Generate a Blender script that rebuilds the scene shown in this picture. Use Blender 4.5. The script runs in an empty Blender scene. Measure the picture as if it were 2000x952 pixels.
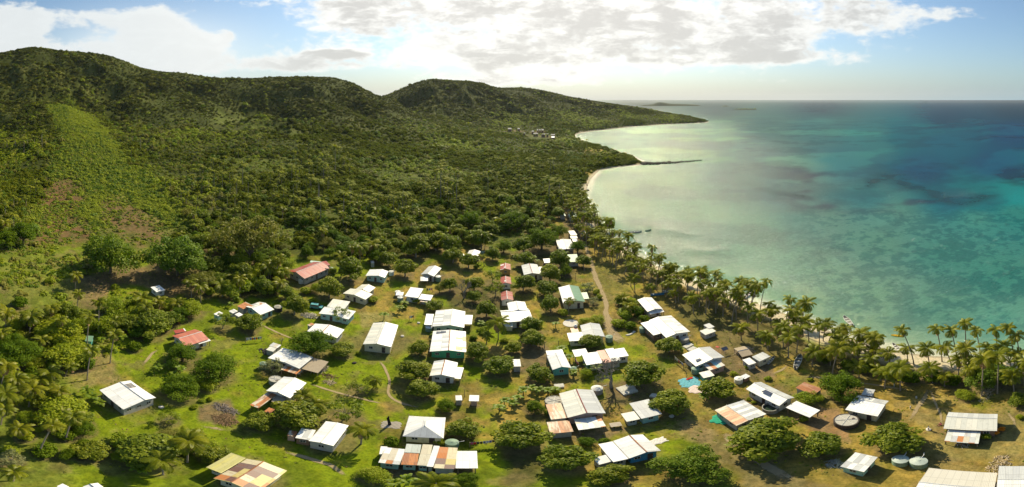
import bpy, math, random
import numpy as np
from mathutils import Vector
R = math.radians
random.seed(7)
RNG = np.random.default_rng(11)
C = bpy.context.scene.collection
SC = bpy.context.scene

# ------------------------------------------------------------------ camera
CAMZ, FPX, CX, HY = 75.0, 730.0, 1000.0, 195.0          # photo: 2000x952 equirectangular drone panorama
cd = bpy.data.cameras.new('camera'); cam = bpy.data.objects.new('camera', cd); C.objects.link(cam)
cam.location = (0, 0, CAMZ); cam.rotation_euler = (R(90), 0, 0)
cd.type = 'PANO'
cd.clip_start = 0.1; cd.clip_end = 200000
for tgt in (cd, getattr(cd, 'cycles', None)):
    try:
        tgt.panorama_type = 'EQUIRECTANGULAR'
        tgt.longitude_min = -1000 / FPX; tgt.longitude_max = 1000 / FPX
        tgt.latitude_max = HY / FPX; tgt.latitude_min = -(952 - HY) / FPX
    except Exception as e:
        print('pano', tgt, e)
SC.camera = cam
SC.render.engine = 'CYCLES'
SC.cycles.max_bounces = 6; SC.cycles.diffuse_bounces = 3; SC.cycles.glossy_bounces = 2
SC.cycles.transmission_bounces = 3; SC.cycles.transparent_max_bounces = 12; SC.cycles.volume_bounces = 0
SC.cycles.use_denoising = True
SC.cycles.sample_clamp_indirect = 6.0

# ------------------------------------------------------------------ sun + sky
SUN_AZ, SUN_EL = (1085 - CX) / FPX, R(43)
SUN_DIR = Vector((math.sin(SUN_AZ) * math.cos(SUN_EL), math.cos(SUN_AZ) * math.cos(SUN_EL), math.sin(SUN_EL)))
sl = bpy.data.lights.new('sun', 'SUN'); so = bpy.data.objects.new('sun', sl); C.objects.link(so)
sl.energy = 5.0; sl.angle = R(0.55); sl.color = (1.0, 0.87, 0.60)
so.location = (0, 0, 400); so.rotation_euler = SUN_DIR.to_track_quat('Z', 'Y').to_euler()
SC.view_settings.view_transform = 'Standard'; SC.view_settings.look = 'None'
SC.view_settings.gamma = 1.0; SC.view_settings.use_curve_mapping = False
SC.view_settings.exposure = 0.45

class NT:
    """tiny node-tree writer"""
    def __init__(s, tree): s.t = tree; s.n = tree.nodes; s.l = tree.links
    def new(s, typ, **kw):
        n = s.n.new(typ)
        for k, v in kw.items(): setattr(n, k, v)
        return n
    def put(s, sock, v):
        if isinstance(v, bpy.types.NodeSocket): s.l.new(v, sock)
        elif v is not None:
            try: sock.default_value = v
            except Exception: sock.default_value = (v[0], v[1], v[2], 1.0) if hasattr(v, '__len__') else (v, v, v, 1)
    def math(s, op, a, b=None, c=None, clamp=False):
        n = s.new('ShaderNodeMath', operation=op, use_clamp=clamp)
        for i, v in enumerate((a, b, c)):
            if v is not None: s.put(n.inputs[i], v)
        return n.outputs[0]
    def mix(s, f, a, b, bt='MIX'):
        n = s.new('ShaderNodeMix', data_type='RGBA', blend_type=bt)
        s.put(n.inputs[0], f)
        for k, v in ((6, a), (7, b)):
            if not isinstance(v, bpy.types.NodeSocket) and len(v) == 3: v = (*v, 1.0)
            s.put(n.inputs[k], v)
        return n.outputs[2]
    def mixf(s, f, a, b):
        n = s.new('ShaderNodeMix', data_type='FLOAT')
        s.put(n.inputs[0], f); s.put(n.inputs[2], a); s.put(n.inputs[3], b); return n.outputs[0]
    def noise(s, vec, scale, detail=3, rough=0.5, dist=0.0, out=0):
        n = s.new('ShaderNodeTexNoise'); s.put(n.inputs['Scale'], scale)
        n.inputs['Detail'].default_value = detail; n.inputs['Roughness'].default_value = rough
        n.inputs['Distortion'].default_value = dist
        if vec is not None: s.l.new(vec, n.inputs['Vector'])
        return n.outputs[out]
    def ss(s, v, lo, hi, a=0.0, b=1.0):
        n = s.new('ShaderNodeMapRange', interpolation_type='SMOOTHSTEP')
        s.put(n.inputs[0], v); s.put(n.inputs[1], lo); s.put(n.inputs[2], hi); s.put(n.inputs[3], a); s.put(n.inputs[4], b)
        return n.outputs[0]
    def ramp(s, v, stops, interp='LINEAR'):
        n = s.new('ShaderNodeValToRGB'); cr = n.color_ramp; cr.interpolation = interp
        while len(cr.elements) < len(stops): cr.elements.new(0.5)
        for e, (p, c) in zip(cr.elements, stops): e.position = p; e.color = (*c, 1)
        s.put(n.inputs[0], v); return n.outputs[0]
    def comb(s, x, y, z=0.0):
        n = s.new('ShaderNodeCombineXYZ')
        for i, v in enumerate((x, y, z)): s.put(n.inputs[i], v)
        return n.outputs[0]
    def sep(s, v):
        n = s.new('ShaderNodeSeparateXYZ'); s.l.new(v, n.inputs[0]); return n.outputs
    def vmul(s, v, k):
        n = s.new('ShaderNodeVectorMath', operation='MULTIPLY'); s.l.new(v, n.inputs[0]); n.inputs[1].default_value = k
        return n.outputs[0]
    def attr(s, name, out='Fac'):
        n = s.new('ShaderNodeAttribute', attribute_name=name); return n.outputs[out]

def build_world():
    w = bpy.data.worlds.new('World'); SC.world = w; w.use_nodes = True
    T = NT(w.node_tree); T.n.clear()
    out = T.new('ShaderNodeOutputWorld'); bg = T.new('ShaderNodeBackground')
    sky = T.new('ShaderNodeTexSky', sky_type='NISHITA')
    sky.sun_disc = False; sky.sun_elevation = SUN_EL; sky.sun_rotation = SUN_AZ
    sky.altitude = 80; sky.air_density = 1.0; sky.dust_density = 1.6; sky.ozone_density = 1.6
    co = T.new('ShaderNodeTexCoord').outputs['Generated']
    X, Y, Z = T.sep(co)
    az = T.math('ARCTAN2', X, Y); el = T.math('ARCSINE', Z)
    def blob(cx, cy, wx, wy):                                   # soft ellipse of cloudiness, photo coordinates
        a = T.math('MULTIPLY', T.math('SUBTRACT', az, (cx - CX) / FPX), FPX / wx)
        b = T.math('MULTIPLY', T.math('SUBTRACT', el, (HY - cy) / FPX), FPX / wy)
        d = T.math('ADD', T.math('MULTIPLY', a, a), T.math('MULTIPLY', b, b))
        return T.math('EXPONENT', T.math('MULTIPLY', d, -1.0))
    blobs = [(1000, 70, 330, 75, .62), (1330, 70, 330, 62, .55), (1180, 20, 420, 60, .55), (1650, 10, 190, 35, .40), (700, 20, 180, 40, .42),
             (1560, 110, 220, 18, .34), (560, 128, 190, 17, .42), (650, 106, 55, 8, .50), (435, 70, 24, 14, .52), (20, 70, 75, 80, .75),
             (260, 110, 230, 50, .50), (180, 30, 130, 28, .30), (330, 70, 100, 80, .42), (1900, 25, 90, 18, .30), (1030, 160, 330, 16, .25),
             (1480, 45, 170, 35, .28)]
    m = None
    for cx, cy, wx, wy, k in blobs:
        b = T.math('MULTIPLY', blob(cx, cy, wx, wy), k)
        m = b if m is None else T.math('ADD', m, b)
    m = T.math('MINIMUM', m, 0.58)
    def dens(dy, det):
        v = T.comb(T.math('MULTIPLY', az, 5.2), T.math('MULTIPLY', T.math('ADD', el, dy), 12.5), 3.3)
        n1 = T.noise(v, 1.0, det, 0.58, 0.15)
        v2 = T.comb(T.math('MULTIPLY', az, 21), T.math('MULTIPLY', T.math('ADD', el, dy), 34), 8.1)
        n2 = T.noise(v2, 1.0, 5, 0.6, 0.2)
        n = T.math('ADD', T.math('ADD', T.math('MULTIPLY', n1, 1.05), T.math('MULTIPLY', n2, 0.45)), -.24)
        return T.math('ADD', n, m)
    d0 = dens(0.0, 8); d1 = dens(0.024, 8)
    cov = T.ss(d0, 0.80, 1.02)
    thick = T.ss(d0, 0.84, 1.12)
    above = T.ss(d1, 0.86, 1.06)
    fine = T.noise(T.comb(T.math('MULTIPLY', az, 11), T.math('MULTIPLY', el, 30), 1.7), 1.0, 7, .62, .3)
    shade = T.math('MULTIPLY', T.math('MULTIPLY', thick, above), T.ss(fine, .30, .56))
    shade = T.math('MULTIPLY', shade, T.ss(az, -.85, -.45, .12, 1.0))
    # brighter towards the sun (real forward scattering through the cloud), warm there, cool away from it
    sx, sy, sz = SUN_DIR
    dp = T.math('ADD', T.math('ADD', T.math('MULTIPLY', X, sx), T.math('MULTIPLY', Y, sy)), T.math('MULTIPLY', Z, sz))
    glow = T.ss(dp, 0.35, 1.0)
    lit = T.mix(glow, (6.6, 6.9, 6.9), (9.6, 9.3, 8.6))
    dark = T.mix(glow, (4.4, 4.6, 4.6), (6.1, 5.8, 5.3))
    ccol = T.mix(shade, lit, dark)
    # low hazy band of the air near the horizon
    hz = T.math('EXPONENT', T.math('MULTIPLY', T.math('MAXIMUM', el, 0.0), -13.0))
    hzc = T.mix(T.ss(dp, 0.15, 0.75), (3.0, 4.4, 5.1), (4.9, 5.1, 4.8))
    skyc = T.mix(1.0, sky.outputs[0], (0.84, 1.0, 1.06), 'MULTIPLY')
    base = T.mix(T.math('MULTIPLY', hz, 0.88), skyc, hzc)
    base = T.mix(T.math('MULTIPLY', T.math('MULTIPLY', blob(300, 110, 190, 75), 0.75), 1.0), base, (8.4, 8.8, 8.6))
    col = T.mix(T.math('MULTIPLY', cov, 0.94), base, ccol)
    T.put(bg.inputs[0], col); bg.inputs[1].default_value = 0.095
    T.l.new(bg.outputs[0], out.inputs[0])
build_world()

# ------------------------------------------------------------------ numpy noise
def _h(ix, iy, s):
    n = (ix * 374761393 + iy * 668265263 + s * 1442695041) & 0x7fffffff
    n = ((n ^ (n >> 13)) * 1274126177) & 0x7fffffff
    return ((n ^ (n >> 16)) & 0xffff) / 65535.0
def vnoise(x, y, s=0):
    x = np.asarray(x, float); y = np.asarray(y, float)
    ix = np.floor(x).astype(np.int64); iy = np.floor(y).astype(np.int64)
    fx = x - ix; fy = y - iy; fx = fx * fx * (3 - 2 * fx); fy = fy * fy * (3 - 2 * fy)
    a = _h(ix, iy, s); b = _h(ix + 1, iy, s); c = _h(ix, iy + 1, s); d = _h(ix + 1, iy + 1, s)
    return (a + (b - a) * fx) * (1 - fy) + (c + (d - c) * fx) * fy
def fbm(x, y, o=4, s=0, g=0.5):
    t = 0.0; a = 1.0; w = 0.0
    for k in range(o):
        t = t + a * vnoise(x * 2 ** k + 17.3 * k, y * 2 ** k - 9.1 * k, s + k); w += a; a *= g
    return t / w
def sst(v, lo, hi):
    t = np.clip((v - lo) / (hi - lo), 0, 1); return t * t * (3 - 2 * t)

# ------------------------------------------------------------------ geography
def pol(az, r): return (math.sin(az) * r, math.cos(az) * r)
def sea_px(px, py):                                              # photo pixel -> point at sea level
    return pol((px - CX) / FPX, CAMZ / math.tan((py - HY) / FPX))
COAST_PX = [(2000, 706), (1940, 702), (1880, 699), (1830, 697), (1770, 690), (1720, 680), (1660, 661), (1600, 640), (1540, 616), (1470, 590),
            (1400, 566), (1340, 545), (1280, 519), (1230, 493), (1195, 466), (1172, 442), (1156, 418), (1147, 398), (1143, 380), (1147, 365),
            (1153, 350), (1170, 333), (1200, 327), (1256, 321), (1254, 316), (1232, 306), (1190, 292), (1150, 280), (1124, 270), (1124, 263),
            (1135, 259), (1160, 256), (1230, 248), (1300, 243), (1376, 240), (1384, 237.5)]
LAND = [pol(2.6, 600), pol(2.2, 210), pol(1.9, 130), pol(1.6, 97)] + [sea_px(*p) for p in COAST_PX] + \
       [pol(.47, 1330), pol(.36, 1420), pol(.12, 2000), pol(-.6, 2900), pol(-1.7, 2800), pol(-2.6, 2200), pol(3.14, 1500)]
LP = np.array(LAND)
def inland(x, y):
    """signed distance to the shoreline, positive on land"""
    sh = np.shape(x); x = np.ravel(x); y = np.ravel(y)
    best = np.full(x.shape, 1e18); ins = np.zeros(x.shape, bool)
    for i in range(len(LP)):
        ax, ay = LP[i]; bx, by = LP[(i + 1) % len(LP)]
        dx, dy = bx - ax, by - ay
        t = np.clip(((x - ax) * dx + (y - ay) * dy) / (dx * dx + dy * dy), 0, 1)
        best = np.minimum(best, (x - ax - t * dx) ** 2 + (y - ay - t * dy) ** 2)
        c = (ay > y) != (by > y)
        with np.errstate(divide='ignore', invalid='ignore'):
            ins ^= c & (x < (bx - ax) * (y - ay) / (by - ay if by != ay else 1e-9) + ax)
    d = np.sqrt(best); return np.where(ins, d, -d).reshape(sh)

def crest(pts):                                                  # (px, py, distance, width) -> (x, y, z, width)
    o = []
    for px, py, d, w in pts:
        x, y = pol((px - CX) / FPX, d); o.append((x, y, CAMZ + d * math.tan((HY - py) / FPX), w))
    return o
TREE_H = 5.0
RIDGES = [
    crest([(-420, 130, 900, 300), (-150, 112, 880, 290), (0, 100, 860, 270), (60, 88, 850, 250), (130, 96, 850, 240), (210, 103, 850, 240), (265, 128, 850, 240),
           (330, 136, 850, 300), (440, 150, 850, 290), (540, 145, 840, 260), (640, 144, 800, 190), (690, 162, 790, 120), (755, 193, 830, 60)]),
    crest([(690, 175, 770, 110), (740, 212, 720, 100), (800, 231, 690, 85), (900, 257, 640, 75), (1000, 284, 570, 75), (1100, 304, 510, 60), (1170, 314, 478, 45), (1245, 321, 452, 25)]),
    crest([(765, 194, 980, 60), (800, 168, 1020, 100), (840, 150, 1080, 190), (920, 155, 1120, 210), (960, 168, 1180, 240), (1010, 167, 1260, 240), (1060, 174, 1300, 230),
           (1150, 192, 1330, 200), (1250, 205, 1320, 150), (1330, 219, 1290, 110), (1370, 231, 1240, 60)]),
    crest([(1020, 172, 1200, 130), (1080, 215, 1060, 90), (1130, 240, 960, 70)]),
    crest([(95, 190, 520, 110), (115, 225, 430, 90), (135, 275, 350, 70), (150, 345, 285, 55), (180, 420, 232, 38)]),
    crest([(330, 200, 620, 130), (400, 250, 480, 90), (470, 300, 380, 55)]),
    crest([(640, 200, 620, 120), (700, 270, 470, 80), (740, 325, 385, 45)]),
    crest([(-260, 330, 260, 95), (-120, 380, 200, 70), (-30, 470, 150, 42)]),
]
def _samples(rd):
    out = []
    for (ax, ay, az_, aw), (bx, by, bz_, bw_) in zip(rd[:-1], rd[1:]):
        n = max(1, int(math.hypot(bx - ax, by - ay) / (.22 * (aw + bw_) / 2) + .5))
        for k in range(n): t = k / n; out.append((ax + (bx - ax) * t, ay + (by - ay) * t, az_ + (bz_ - az_) * t, aw + (bw_ - aw) * t))
    out.append(rd[-1]); return out
RS = np.array([q for r in RIDGES for q in _samples(r)]); RS[:, 2] = np.maximum(RS[:, 2] - TREE_H - 7, 0)
RF_ = np.ones(len(RS)) * .82                                      # per-sample weight, solved so that the crests reach their height
def _hills(x, y):
    wx = x + 26 * (fbm(x * .008, y * .008, 3, 21) - .5); wy = y + 26 * (fbm(x * .008, y * .008, 3, 22) - .5)
    acc = np.zeros(x.shape); top = np.zeros(x.shape)
    for (sx, sy, hz_, sw), f in zip(RS, RF_):
        if hz_ <= 0: continue
        q = ((wx - sx) ** 2 + (wy - sy) ** 2) / (sw * sw); m = q < 14
        if m.any(): e = np.exp(-q[m] ** .8); acc[m] += (hz_ * f * e) ** 7; top[m] = np.maximum(top[m], e)
    return acc ** (1 / 7), top
for _ in range(7):
    _h_, _ = _hills(RS[:, 0], RS[:, 1]); RF_ = np.clip(RF_ * np.clip(RS[:, 2] / np.maximum(_h_, 1), .5, 1.5) ** .9, .05, 1.4)
def height(x, y, detail=True):
    x = np.asarray(x, float); y = np.asarray(y, float)
    d = inland(x, y)
    z = np.where(d < 0, np.maximum(d * 0.07, -4.0), np.minimum(d * 0.16, 1.7) + np.minimum(np.maximum(d - 11, 0) * 0.007, 2.5))
    z = z + np.where(d > 14, 1, 0) * 0.35 * (fbm(x * .03, y * .03, 3, 5) - .5)
    H, tp = _hills(x, y)
    rid = 1 - np.abs(2 * fbm(x * .0105 + 3, y * .0105, 4, 31) - 1)
    rb = 1 - np.abs(2 * fbm(x * .0042 + 9, y * .0042, 3, 35) - 1)
    off = 1 - sst(tp, .55, .97)
    H = H * (1 + (0.60 * (rid - .80) + .70 * (rb - .82)) * sst(H, 5, 35) * off)
    H = H * (1 - np.exp(-np.maximum(d, 0) / 22))
    if detail: H = H + 1.6 * (fbm(x * .05, y * .05, 3, 41) - .5) * sst(H, 3, 15)
    return z + np.where(d > 0, H, 0)
def h1(x, y): return float(height(np.array([x]), np.array([y]))[0])
_RR = np.concatenate([np.arange(30, 320, 1.2), np.geomspace(320, 3200, 420)])
def gpt(px, py, off=0.0):
    """photo pixel -> first hit on the terrain lifted by off"""
    az = (px - CX) / FPX; t = math.tan((py - HY) / FPX)
    X = math.sin(az) * _RR; Y = math.cos(az) * _RR
    f = CAMZ - _RR * t - (height(X, Y) + off)
    i = np.nonzero(f < 0)[0]
    if len(i) == 0: r = _RR[-1]
    elif i[0] == 0: r = _RR[0]
    else:
        i = i[0]; r = _RR[i - 1] + (_RR[i] - _RR[i - 1]) * f[i - 1] / (f[i - 1] - f[i])
    x, y = pol(az, r); return x, y, CAMZ - r * t - off
def ray_z(px, py, z):
    az = (px - CX) / FPX; r = (CAMZ - z) / math.tan((py - HY) / FPX); return pol(az, r)
def toPX(x, y, z):
    r = np.hypot(x, y); return CX + FPX * np.arctan2(x, y), HY + FPX * np.arctan2(CAMZ - z, r)
def poly_sd(px, py, P):
    """signed distance in photo pixels, positive inside"""
    best = np.full(px.shape, 1e18); ins = np.zeros(px.shape, bool); n = len(P)
    for i in range(n):
        ax, ay = P[i]; bx, by = P[(i + 1) % n]; dx, dy = bx - ax, by - ay
        t = np.clip(((px - ax) * dx + (py - ay) * dy) / (dx * dx + dy * dy + 1e-9), 0, 1)
        best = np.minimum(best, (px - ax - t * dx) ** 2 + (py - ay - t * dy) ** 2)
        c = (ay > py) != (by > py)
        ins ^= c & (px < dx * (py - ay) / (dy if dy else 1e-9) + ax)
    d = np.sqrt(best); return np.where(ins, d, -d)

# ------------------------------------------------------------------ mesh + tag helpers
def np_mesh(name, V, F, mats=(), mi=None, attrs=None, cols=None, uv=None, smooth=False):
    """V (n,3); F (m,3) or (m,4) array"""
    V = np.asarray(V, np.float32); F = np.asarray(F, np.int32); k = F.shape[1] if len(F) else 4
    me = bpy.data.meshes.new(name)
    me.vertices.add(len(V)); me.vertices.foreach_set('co', V.ravel())
    me.loops.add(F.size); me.loops.foreach_set('vertex_index', F.ravel())
    me.polygons.add(len(F)); me.polygons.foreach_set('loop_start', np.arange(0, F.size, k, dtype=np.int32))
    if smooth: me.polygons.foreach_set('use_smooth', np.ones(len(F), bool))
    for m in mats: me.materials.append(m)
    if mi is not None: me.polygons.foreach_set('material_index', np.asarray(mi, np.int32))
    for an, (typ, dom, arr) in (attrs or {}).items():
        a = me.attributes.new(an, typ, dom)
        key = {'FLOAT': 'value', 'INT': 'value', 'FLOAT_VECTOR': 'vector', 'FLOAT_COLOR': 'color'}[typ]
        a.data.foreach_set(key, np.ravel(arr))
    if uv is not None:
        l = me.uv_layers.new(name='UVMap'); l.data.foreach_set('uv', np.asarray(uv, np.float32)[F.ravel()].ravel())
    me.update(calc_edges=True); me.validate()
    return me
def ob(name, me, parent=None, loc=(0, 0, 0)):
    o = bpy.data.objects.new(name, me); C.objects.link(o); o.location = loc
    if parent is not None: o.parent = parent
    return o
def tag(o, label=None, cat=None, group=None, kind=None):
    if label: o['label'] = label
    if cat: o['category'] = cat
    if group: o['group'] = group
    if kind: o['kind'] = kind
    return o
def empty(name, loc, label, cat, group=None, rz=0.0, s=1.0):
    o = ob(name, None, None, loc); o.rotation_euler = (0, 0, rz); o.scale = (s, s, s) if not hasattr(s, '__len__') else s
    o.empty_display_size = 0.5
    return tag(o, label, cat, group)

class MB:
    """collects polygons, builds one mesh; uv in metres"""
    def __init__(s): s.v = []; s.f = []; s.m = []; s.uv = []
    def face(s, pts, m=0, uv=None):
        b = len(s.v); s.v += [tuple(p) for p in pts]; s.f.append(tuple(range(b, b + len(pts)))); s.m.append(m)
        s.uv += list(uv) if uv else [(p[0], p[1]) for p in pts]
    def prism(s, bot, top, m=0, cap=True):
        n = len(bot)
        for i in range(n):
            j = (i + 1) % n
            L = math.dist(bot[i], bot[j]); Hh = math.dist(bot[i], top[i])
            s.face([bot[i], bot[j], top[j], top[i]], m, [(0, 0), (L, 0), (L, Hh), (0, Hh)])
        if cap: s.face(list(top), m); s.face(list(reversed(bot)), m)
    def box(s, c, size, rz=0.0, m=0):
        cx, cy, cz = c; a, b, h = size[0] / 2, size[1] / 2, size[2] / 2; co, si = math.cos(rz), math.sin(rz)
        q = [(cx + x * co - y * si, cy + x * si + y * co) for x, y in ((-a, -b), (a, -b), (a, b), (-a, b))]
        s.prism([(x, y, cz - h) for x, y in q], [(x, y, cz + h) for x, y in q], m)
    def tube(s, pts, rad, n=6, m=0, cap=True):
        """tapered tube through pts; rad float or list"""
        P = [Vector(p) for p in pts]; K = len(P)
        rr = rad if hasattr(rad, '__len__') else [rad] * K
        rings = []
        for i, p in enumerate(P):
            t = (P[min(i + 1, K - 1)] - P[max(i - 1, 0)])
            t = t.normalized() if t.length > 1e-9 else Vector((0, 0, 1))
            a = t.cross(Vector((0.31, 0.95, 0.05)) if abs(t.z) > .2 else Vector((0, 0, 1))).normalized(); b = t.cross(a)
            rings.append([p + (a * math.cos(2 * math.pi * k / n) + b * math.sin(2 * math.pi * k / n)) * rr[i] for k in range(n)])
        for i in range(K - 1):
            for k in range(n):
                j = (k + 1) % n; s.face([rings[i][k], rings[i][j], rings[i + 1][j], rings[i + 1][k]], m)
        if cap: s.face(list(reversed(rings[0])), m); s.face(rings[-1], m)
    def cyl(s, c, r, h, n=20, m=0, r2=None):
        r2 = r if r2 is None else r2
        bot = [(c[0] + r * math.cos(2 * math.pi * k / n), c[1] + r * math.sin(2 * math.pi * k / n), c[2]) for k in range(n)]
        top = [(c[0] + r2 * math.cos(2 * math.pi * k / n), c[1] + r2 * math.sin(2 * math.pi * k / n), c[2] + h) for k in range(n)]
        s.prism(bot, top, m)
    def mesh(s, name, mats):
        me = bpy.data.meshes.new(name); me.from_pydata([tuple(v) for v in s.v], [], s.f)
        for m_ in mats: me.materials.append(m_)
        me.polygons.foreach_set('material_index', s.m)
        l = me.uv_layers.new(name='UVMap'); l.data.foreach_set('uv', np.array(s.uv, np.float32).ravel())
        me.update(); return me
    def build(s, name, mats, parent=None, loc=(0, 0, 0)):
        if not hasattr(mats, '__len__'): mats = [mats]
        return ob(name, s.mesh(name, mats), parent, loc)

# ------------------------------------------------------------------ materials
_M = {}
def new_mat(name):
    m = bpy.data.materials.new(name); m.use_nodes = True; T = NT(m.node_tree); T.n.clear()
    out = T.new('ShaderNodeOutputMaterial'); return m, T, out
def principled(T, out, col, rough=0.8, spec=0.3, metal=0.0, bump=None, bs=0.3, bd=0.05):
    p = T.new('ShaderNodeBsdfPrincipled')
    T.put(p.inputs['Base Color'], col if isinstance(col, bpy.types.NodeSocket) else (*col, 1.0))
    T.put(p.inputs['Roughness'], rough); T.put(p.inputs['Metallic'], metal); T.put(p.inputs['Specular IOR Level'], spec)
    if bump is not None:
        b = T.new('ShaderNodeBump'); b.inputs['Strength'].default_value = bs; b.inputs['Distance'].default_value = bd
        T.l.new(bump, b.inputs['Height']); T.l.new(b.outputs[0], p.inputs['Normal'])
    T.l.new(p.outputs[0], out.inputs[0]); return p
def paint(name, col, rough=0.7, dirt=0.35, scale=1.2, spec=0.3, metal=0.0):
    """painted or plain surface with weathering stains"""
    if name in _M: return _M[name]
    m, T, out = new_mat(name)
    co = T.new('ShaderNodeTexCoord').outputs['Object']
    n = T.noise(co, scale, 5, 0.65); g = T.noise(T.vmul(co, (3, 3, .35)), scale, 4, 0.6)
    f = T.math('MULTIPLY', T.ss(T.math('MULTIPLY', n, g), .20, .42), dirt)
    dk = tuple(c * .45 + .02 * k for c, k in zip(col, (1.4, 1, .6)))
    principled(T, out, T.mix(f, col, dk), rough, spec, metal)
    _M[name] = m; return m
def roofmat(name, pal, sheet=(0.85, 2.6), rust=0.15, rough=0.42, spec=0.4, dirt=0.3):
    """corrugated iron: every sheet its own tone from the palette, rust and lichen stains, laps, ribs"""
    if name in _M: return _M[name]
    m, T, out = new_mat(name)
    uv = T.new('ShaderNodeUVMap').outputs[0]; u, v, _ = T.sep(uv)
    oi = T.new('ShaderNodeObjectInfo').outputs['Random']
    su = T.math('FLOOR', T.math('DIVIDE', u, sheet[0])); sv = T.math('FLOOR', T.math('DIVIDE', v, sheet[1]))
    wn = T.new('ShaderNodeTexWhiteNoise', noise_dimensions='3D'); T.l.new(T.comb(su, sv, T.math('MULTIPLY', oi, 37.0)), wn.inputs[0])
    r = wn.outputs[0]; n = len(pal)
    col = T.ramp(r, [(k / n, c) for k, c in enumerate(pal)], 'CONSTANT')
    wn2 = T.new('ShaderNodeTexWhiteNoise', noise_dimensions='3D'); T.l.new(T.comb(su, sv, T.math('ADD', oi, 5.5)), wn2.inputs[0])
    col = T.mix(T.math('MULTIPLY', wn2.outputs[0], 0.22 if dirt > .2 else .08), col, (.42, .42, .40))
    st = T.noise(T.comb(T.math('MULTIPLY', u, 2.2), T.math('MULTIPLY', v, .45), T.math('MULTIPLY', oi, 9)), 1.0, 5, .65)
    col = T.mix(T.ss(st, .62 - .28 * rust, .80 - .22 * rust, 0, min(1, .25 + rust)), col, (.30, .115, .04))
    dn = T.noise(T.comb(u, v, oi), 1.4, 6, .7)
    col = T.mix(T.ss(dn, .5, .75, 0, dirt), col, (.17, .16, .13))
    fu = T.math('FRACT', T.math('DIVIDE', u, sheet[0])); fv = T.math('FRACT', T.math('DIVIDE', v, sheet[1]))
    lap = T.math('MAXIMUM', T.math('LESS_THAN', fu, .06), T.math('LESS_THAN', fv, .035))
    col = T.mix(T.math('MULTIPLY', lap, .30), col, (.12, .10, .085))
    rib = T.math('SINE', T.math('MULTIPLY', u, 2 * math.pi / .19))
    principled(T, out, col, rough, spec, 0.0, rib, 0.25, 0.02)
    _M[name] = m; return m
def leafmat(name, a, b, rough=0.45, trans=0.32, spec=0.45, tint=0.35):
    """leaf: per-leaf tone between a and b, per-tree shift, light shining through"""
    if name in _M: return _M[name]
    m, T, out = new_mat(name)
    v = T.attr('tone'); oi = T.new('ShaderNodeObjectInfo').outputs['Random']
    col = T.mix(v, a, b)
    col = T.mix(T.math('MULTIPLY', oi, tint), col, T.mix(1.0, col, (1.7, 1.25, .7), 'MULTIPLY'))
    p = T.new('ShaderNodeBsdfPrincipled'); T.put(p.inputs['Base Color'], col)
    p.inputs['Roughness'].default_value = rough; p.inputs['Specular IOR Level'].default_value = spec
    tr = T.new('ShaderNodeBsdfTranslucent'); T.put(tr.inputs[0], T.mix(1.0, col, (1.5, 1.7, .6), 'MULTIPLY'))
    mx = T.new('ShaderNodeMixShader'); mx.inputs[0].default_value = trans
    T.l.new(p.outputs[0], mx.inputs[1]); T.l.new(tr.outputs[0], mx.inputs[2]); T.l.new(mx.outputs[0], out.inputs[0])
    _M[name] = m; return m
# ================================================================== land
# open (unwooded) areas and soil, outlined where the photo shows them: polygon, colour, edge softness px
SPUR = [(85, 208), (150, 205), (205, 255), (262, 325), (330, 385), (372, 428), (345, 470), (280, 480), (60, 476), (70, 420), (95, 350), (118, 300), (110, 250)]
GLADES = [[(440, 300), (560, 312), (620, 335), (640, 352), (560, 350), (470, 330), (410, 322)],
          [(700, 318), (780, 320), (850, 345), (830, 362), (750, 368), (690, 350)],
          [(955, 455), (1010, 440), (1050, 450), (1045, 475), (1010, 492), (955, 480)],
          [(520, 430), (620, 440), (640, 470), (560, 478), (500, 455)],
          [(1035, 262), (1075, 264), (1078, 269), (1040, 271)],
          [(560, 395), (660, 400), (680, 425), (600, 428)],
          [(430, 215), (520, 232), (600, 260), (590, 275), (500, 262), (420, 240)]]
CLEAR_EDGE = [(-200, 500), (0, 482), (90, 478), (170, 470), (270, 480), (330, 482), (400, 505), (450, 520), (520, 505), (560, 500), (640, 500), (700, 500), (760, 496),
              (800, 500), (850, 488), (900, 478), (960, 470), (1000, 462), (1050, 455), (1075, 440), (1090, 420), (1110, 404), (1143, 396)]
CE = np.array(CLEAR_EDGE, float)
def clear_margin(px, py): return py - np.interp(px, CE[:, 0], CE[:, 1])        # >0 in the cleared village land
G_GREEN, G_DRY, G_FLOOR = np.array((.165, .210, .009)), np.array((.300, .215, .050)), np.array((.042, .050, .010))
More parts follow.
